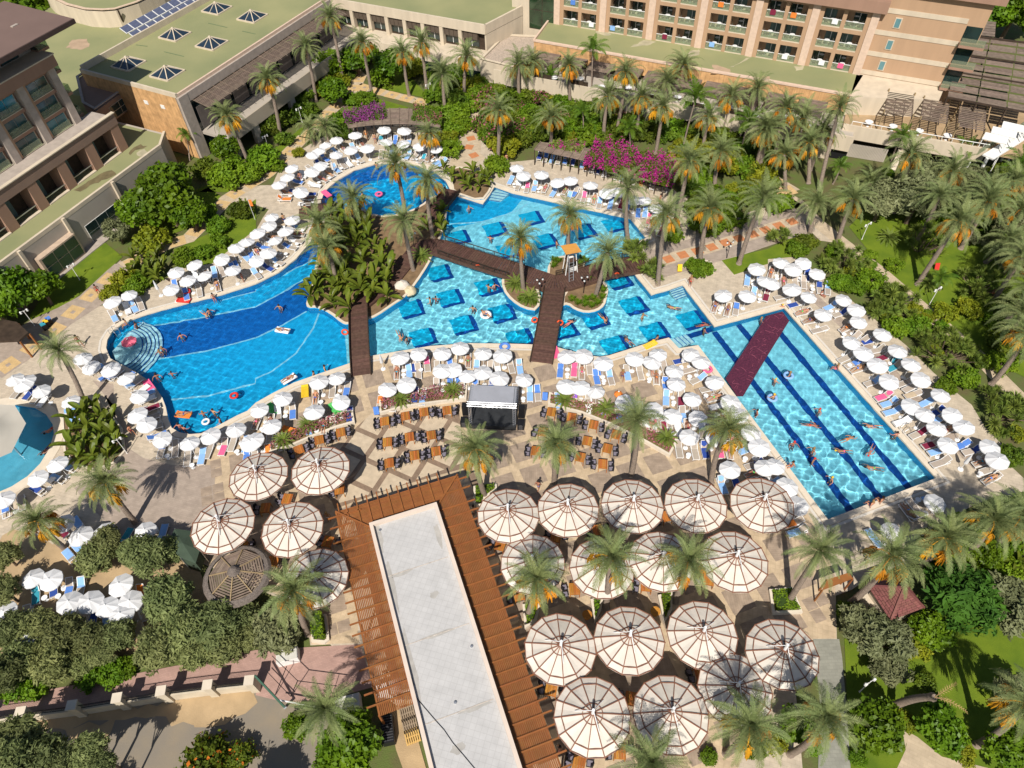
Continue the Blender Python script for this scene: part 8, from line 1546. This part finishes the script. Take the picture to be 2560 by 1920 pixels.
def person(zone, loc, rz, ps, c=None, female=None, tilt=None, cap=None):
    c = c or rp.choice(['navy', 'blue', 'red', 'teal', 'navy', 'maroon', 'orange', 'green', 'pink']); t = thing('person', None, 'person', loc, rz); s = rp.uniform(.93, 1.05); t.scale = (s, s, s); J = POSES[ps]
    bd = recv(obj('body', BODY[ps], None, t)); recv(obj('swim_trunks', cloth_of(CLOB, ps, c), None, t))
    fe = rp.random() < .4 if female is None else female
    if fe: recv(obj('swim_top', cloth_of(TOPB, ps, c), None, t))
    h = obj('head_cover', CAPM[cap] if cap else HAIR['fair' if fe and rp.random() < .6 else 'dark'], None, t, J['hd1']); h.name = 'swim_cap' if cap else 'hair'; recv(h)
    h.rotation_euler = {'lie': (R(-80), 0, 0), 'swim': (R(-60), 0, 0)}.get(ps, (R(8), 0, 0))
    if ps not in ('swim',):
        n_ = obj('nose', NOSE, None, t, J['hd0']); n_.rotation_euler = (R(-90), 0, 0) if ps == 'lie' else (0, 0, 0)
        for x in (-.035, .035): e_ = obj('eye', EYE, None, t, (J['hd0'][0] + x, J['hd0'][1] - .078, J['hd0'][2] + .03) if ps != 'lie' else (J['hd0'][0] + x, J['hd0'][1] + .03, J['hd0'][2] + .078))
    if tilt: t.rotation_euler = (*tilt, rz)
    t['group'] = 'bathers and guests'; later(t, zone, SPOSE[ps] + ' in ' + COLN.get(c, c) + (' swimsuit' if fe else ' trunks') + ' {where}, {n} {frm}')
    return t
WADE = FZ + .02
for q, ps in (((3,2,440,240),'wade'), ((3,2,370,355),'swim'), ((3,2,215,530),'wade'), ((3,2,385,585),'wade'), ((3,2,390,670),'wade'), ((3,2,650,580),'swim'), ((3,2,890,575),'swim'), ((3,2,905,365),'swim'), ((3,2,690,475),'swim'), ((3,2,1105,445),'wade'), ((3,2,910,725),'swim'), ((3,2,545,830),'wade'), ((3,2,45,120),'wade'), ((3,1,185,1585),'wade'), ((3,1,60,1640),'wade'), ((2,2,2115,250),'wade'), ((3,1,120,1000),'wade'), ((2,1,2150,1110),'wade')):
    p = TW(*q, -.1); person('lap', (p.x, p.y, WADE + .12 if ps == 'wade' else -.12), rp.uniform(0, 6.28) if ps == 'wade' else AX + R(90) + rp.uniform(-.6, .6) + (math.pi if rp.random() < .5 else 0), ps, cap=rp.choice([None, None, 'red', 'yellow']))
for q, ps in (((2,1,490,1135),'swim'), ((2,1,790,1090),'swim'), ((2,1,1130,1080),'wade'), ((2,1,1400,1000),'swim'), ((2,1,1010,1290),'swim'), ((2,1,1650,1150),'swim'), ((2,1,1660,1205),'wade'), ((1,1,2010,835),'wade'), ((1,1,2060,820),'wade'), ((1,1,1505,945),'wade'), ((1,1,1555,935),'wade'), ((1,1,1875,1015),'wade'), ((1,1,1240,1240),'swim'), ((1,1,1305,1280),'wade'), ((2,1,1255,1270),'wade')):
    p = TW(*q, -.1); person('midp', (p.x, p.y, WADE + .12 if ps == 'wade' else -.12), rp.uniform(0, 6.28), ps)
for q, ps in (((1,1,205,1005),'wade'), ((1,1,595,1530),'wade'), ((1,1,500,1575),'wade'), ((0,1,1570,1255),'wade'), ((0,1,1410,1370),'wade'), ((0,1,1385,1395),'wade'), ((0,1,1810,1045),'wade'), ((0,1,1770,1055),'swim'), ((0,1,1360,1605),'wade'), ((0,1,1490,1580),'wade'), ((0,2,1760,265),'wade'), ((0,2,1850,250),'wade'), ((0,2,1905,320),'wade'), ((0,2,1550,370),'wade'), ((0,2,1590,390),'wade'), ((0,1,1180,1160),'wade'), ((0,1,1150,1305),'wade')):
    p = TW(*q, -.1); person('wp', (p.x, p.y, WADE + .12 if ps == 'wade' else -.12), rp.uniform(0, 6.28), ps)
for q in ((1,1,2025,410), (1,1,1840,150), (2,1,385,450), (1,0,1040,1440), (1,1,920,30)): p = TW(*q, -.1); person('np', (p.x, p.y, WADE + .12), rp.uniform(0, 6.28), 'wade')
for q, ps in (((0,2,440,390),'swim'), ((0,2,400,565),'swim')): p = TW(*q, -.1); person('kp', (p.x, p.y, -.1), rp.uniform(0, 6.28), ps)
for q, z, rz in (((1,1,1985,1055),.08,40), ((0,2,1585,265),.12,100), ((1,1,285,1615),.12,-50), ((1,1,230,1195),.12,75)): p = TW(*q, 0); person('midp' if q[0] == 1 and q[2] > 900 else 'wp', (p.x, p.y, z), R(rz), 'lie')
for q, ps, rz, c in (((2,1,955,1590),'walk',170,'navy'), ((2,1,1545,770),'stand',-30,'red'), ((1,0,2165,1380),'walk',20,'blue'), ((2,2,225,880),'walk',150,'blue'), ((1,2,1880,1090),'stand',90,'red'), ((1,2,2000,1430),'walk',-60,'blue'), ((3,2,870,1500),'walk',-40,'white'), ((0,2,1130,400),'walk',60,'maroon'), ((3,1,480,850),'sit',40,'maroon'), ((3,1,610,1490),'sit',-120,'pink'), ((3,1,1960,880),'walk',140,'orange'), ((1,1,430,155),'walk',-20,'orange'), ((1,1,240,240),'walk',30,'navy'), ((0,1,840,850),'walk',40,'red'), ((0,1,680,1290),'walk',50,'green'), ((1,0,1025,1200),'stand',0,'navy'), ((1,0,950,1160),'walk',0,'orange'), ((2,1,1280,70),'stand',60,'green'), ((1,0,380,1530),'stand',10,'navy'), ((0,1,1830,880),'sit',30,'maroon'), ((0,1,2090,735),'stand',100,'red'), ((2,3,410,1500),'walk',90,'pink'), ((1,2,620,1150),'stand',0,'white')):
    p = TW(*q, .8); person('dk', (p.x, p.y, .0), R(rz), ps, c)
for q, rz, c in (((3,2,890,1045),25,'navy'), ((3,2,975,1012),25,'orange'), ((0,1,1090,1140),120,'navy'), ((3,2,205,705),100,'maroon')): p = TW(*q, .2); person('dk', (p.x, p.y, .04), R(rz) + math.pi, 'sit', c)
for k, (z, c, ang, i) in enumerate(SUNB[:46]):
    person('f' + z, (c.x, c.y, .5 + (.02 if i == 0 else .1)), ang + math.pi / 2, 'lie', tilt=(R((4, 14, 18)[i]), 0))
# sandals and small bags left about
# ================================================================ wording of the repeats: where they stand and from where they are counted
ZN = dict(
 hotel=('', 'row by row from the stair tower', 0), podium=('', 'from the stair tower', -27), solar=('', 'from the brown-roofed wing', 64), rest=('', 'from the hotel end wall', -20),
 nw=('in the north-west garden', 'from the stone building', 0), arc=('on the deck round the circular pool', 'from the path', 0), isle=('on the banana island', 'from the western pool', 0), walk=('beside the boardwalk', 'from the banana island', 0),
 slope=('below the hotel', 'from the stair tower', 0), salmon=('near the salmon path', 'from the northern pool', 0), east=('in the east garden', 'from the salmon path', Vector((.8, -.6, 0))), west=('beside the splash pool', 'from the west path', -90),
 plaza=('on the plaza', 'from the stage', 0), canopy=('among the round canopies', 'from the bar', 0), corner=('by the hut corner', 'from the canopies', 0), south=('near the lower edge', 'from the street', 0),
 north=('near the northern buildings', 'from the brown-roofed wing', 0), mid=('in the pool-level gardens', 'from the west path', 0), slopeg=('on the slope below the hotel', 'from the curved pergola', 0), southg=('in the garden round the hut', 'from the bar', 0), yard=('in the shady corner yard', 'from the picture edge', 0), street=('beside the street', 'from the picture edge', 0),
 beds=('in the plaza planters', 'from the western pool', 0), gard=('in the gardens', 'from the banana island', 0), isleb=('on the pool island', 'from the western pool', 0), bedb=('in the kerbed bed by the northern pool', 'from the round pool', 0), westb=('by the west path', 'from the path', 0), kidb=('beside the splash pool', 'from the splash pool', 0), cornb=('behind the lap pool end', 'from the hut', 0), walkg=('on the lifeguard islands', 'from the banana island', 0),
)
ZN.update(globals().get('ZN2', {}))
write_labels(ZN)
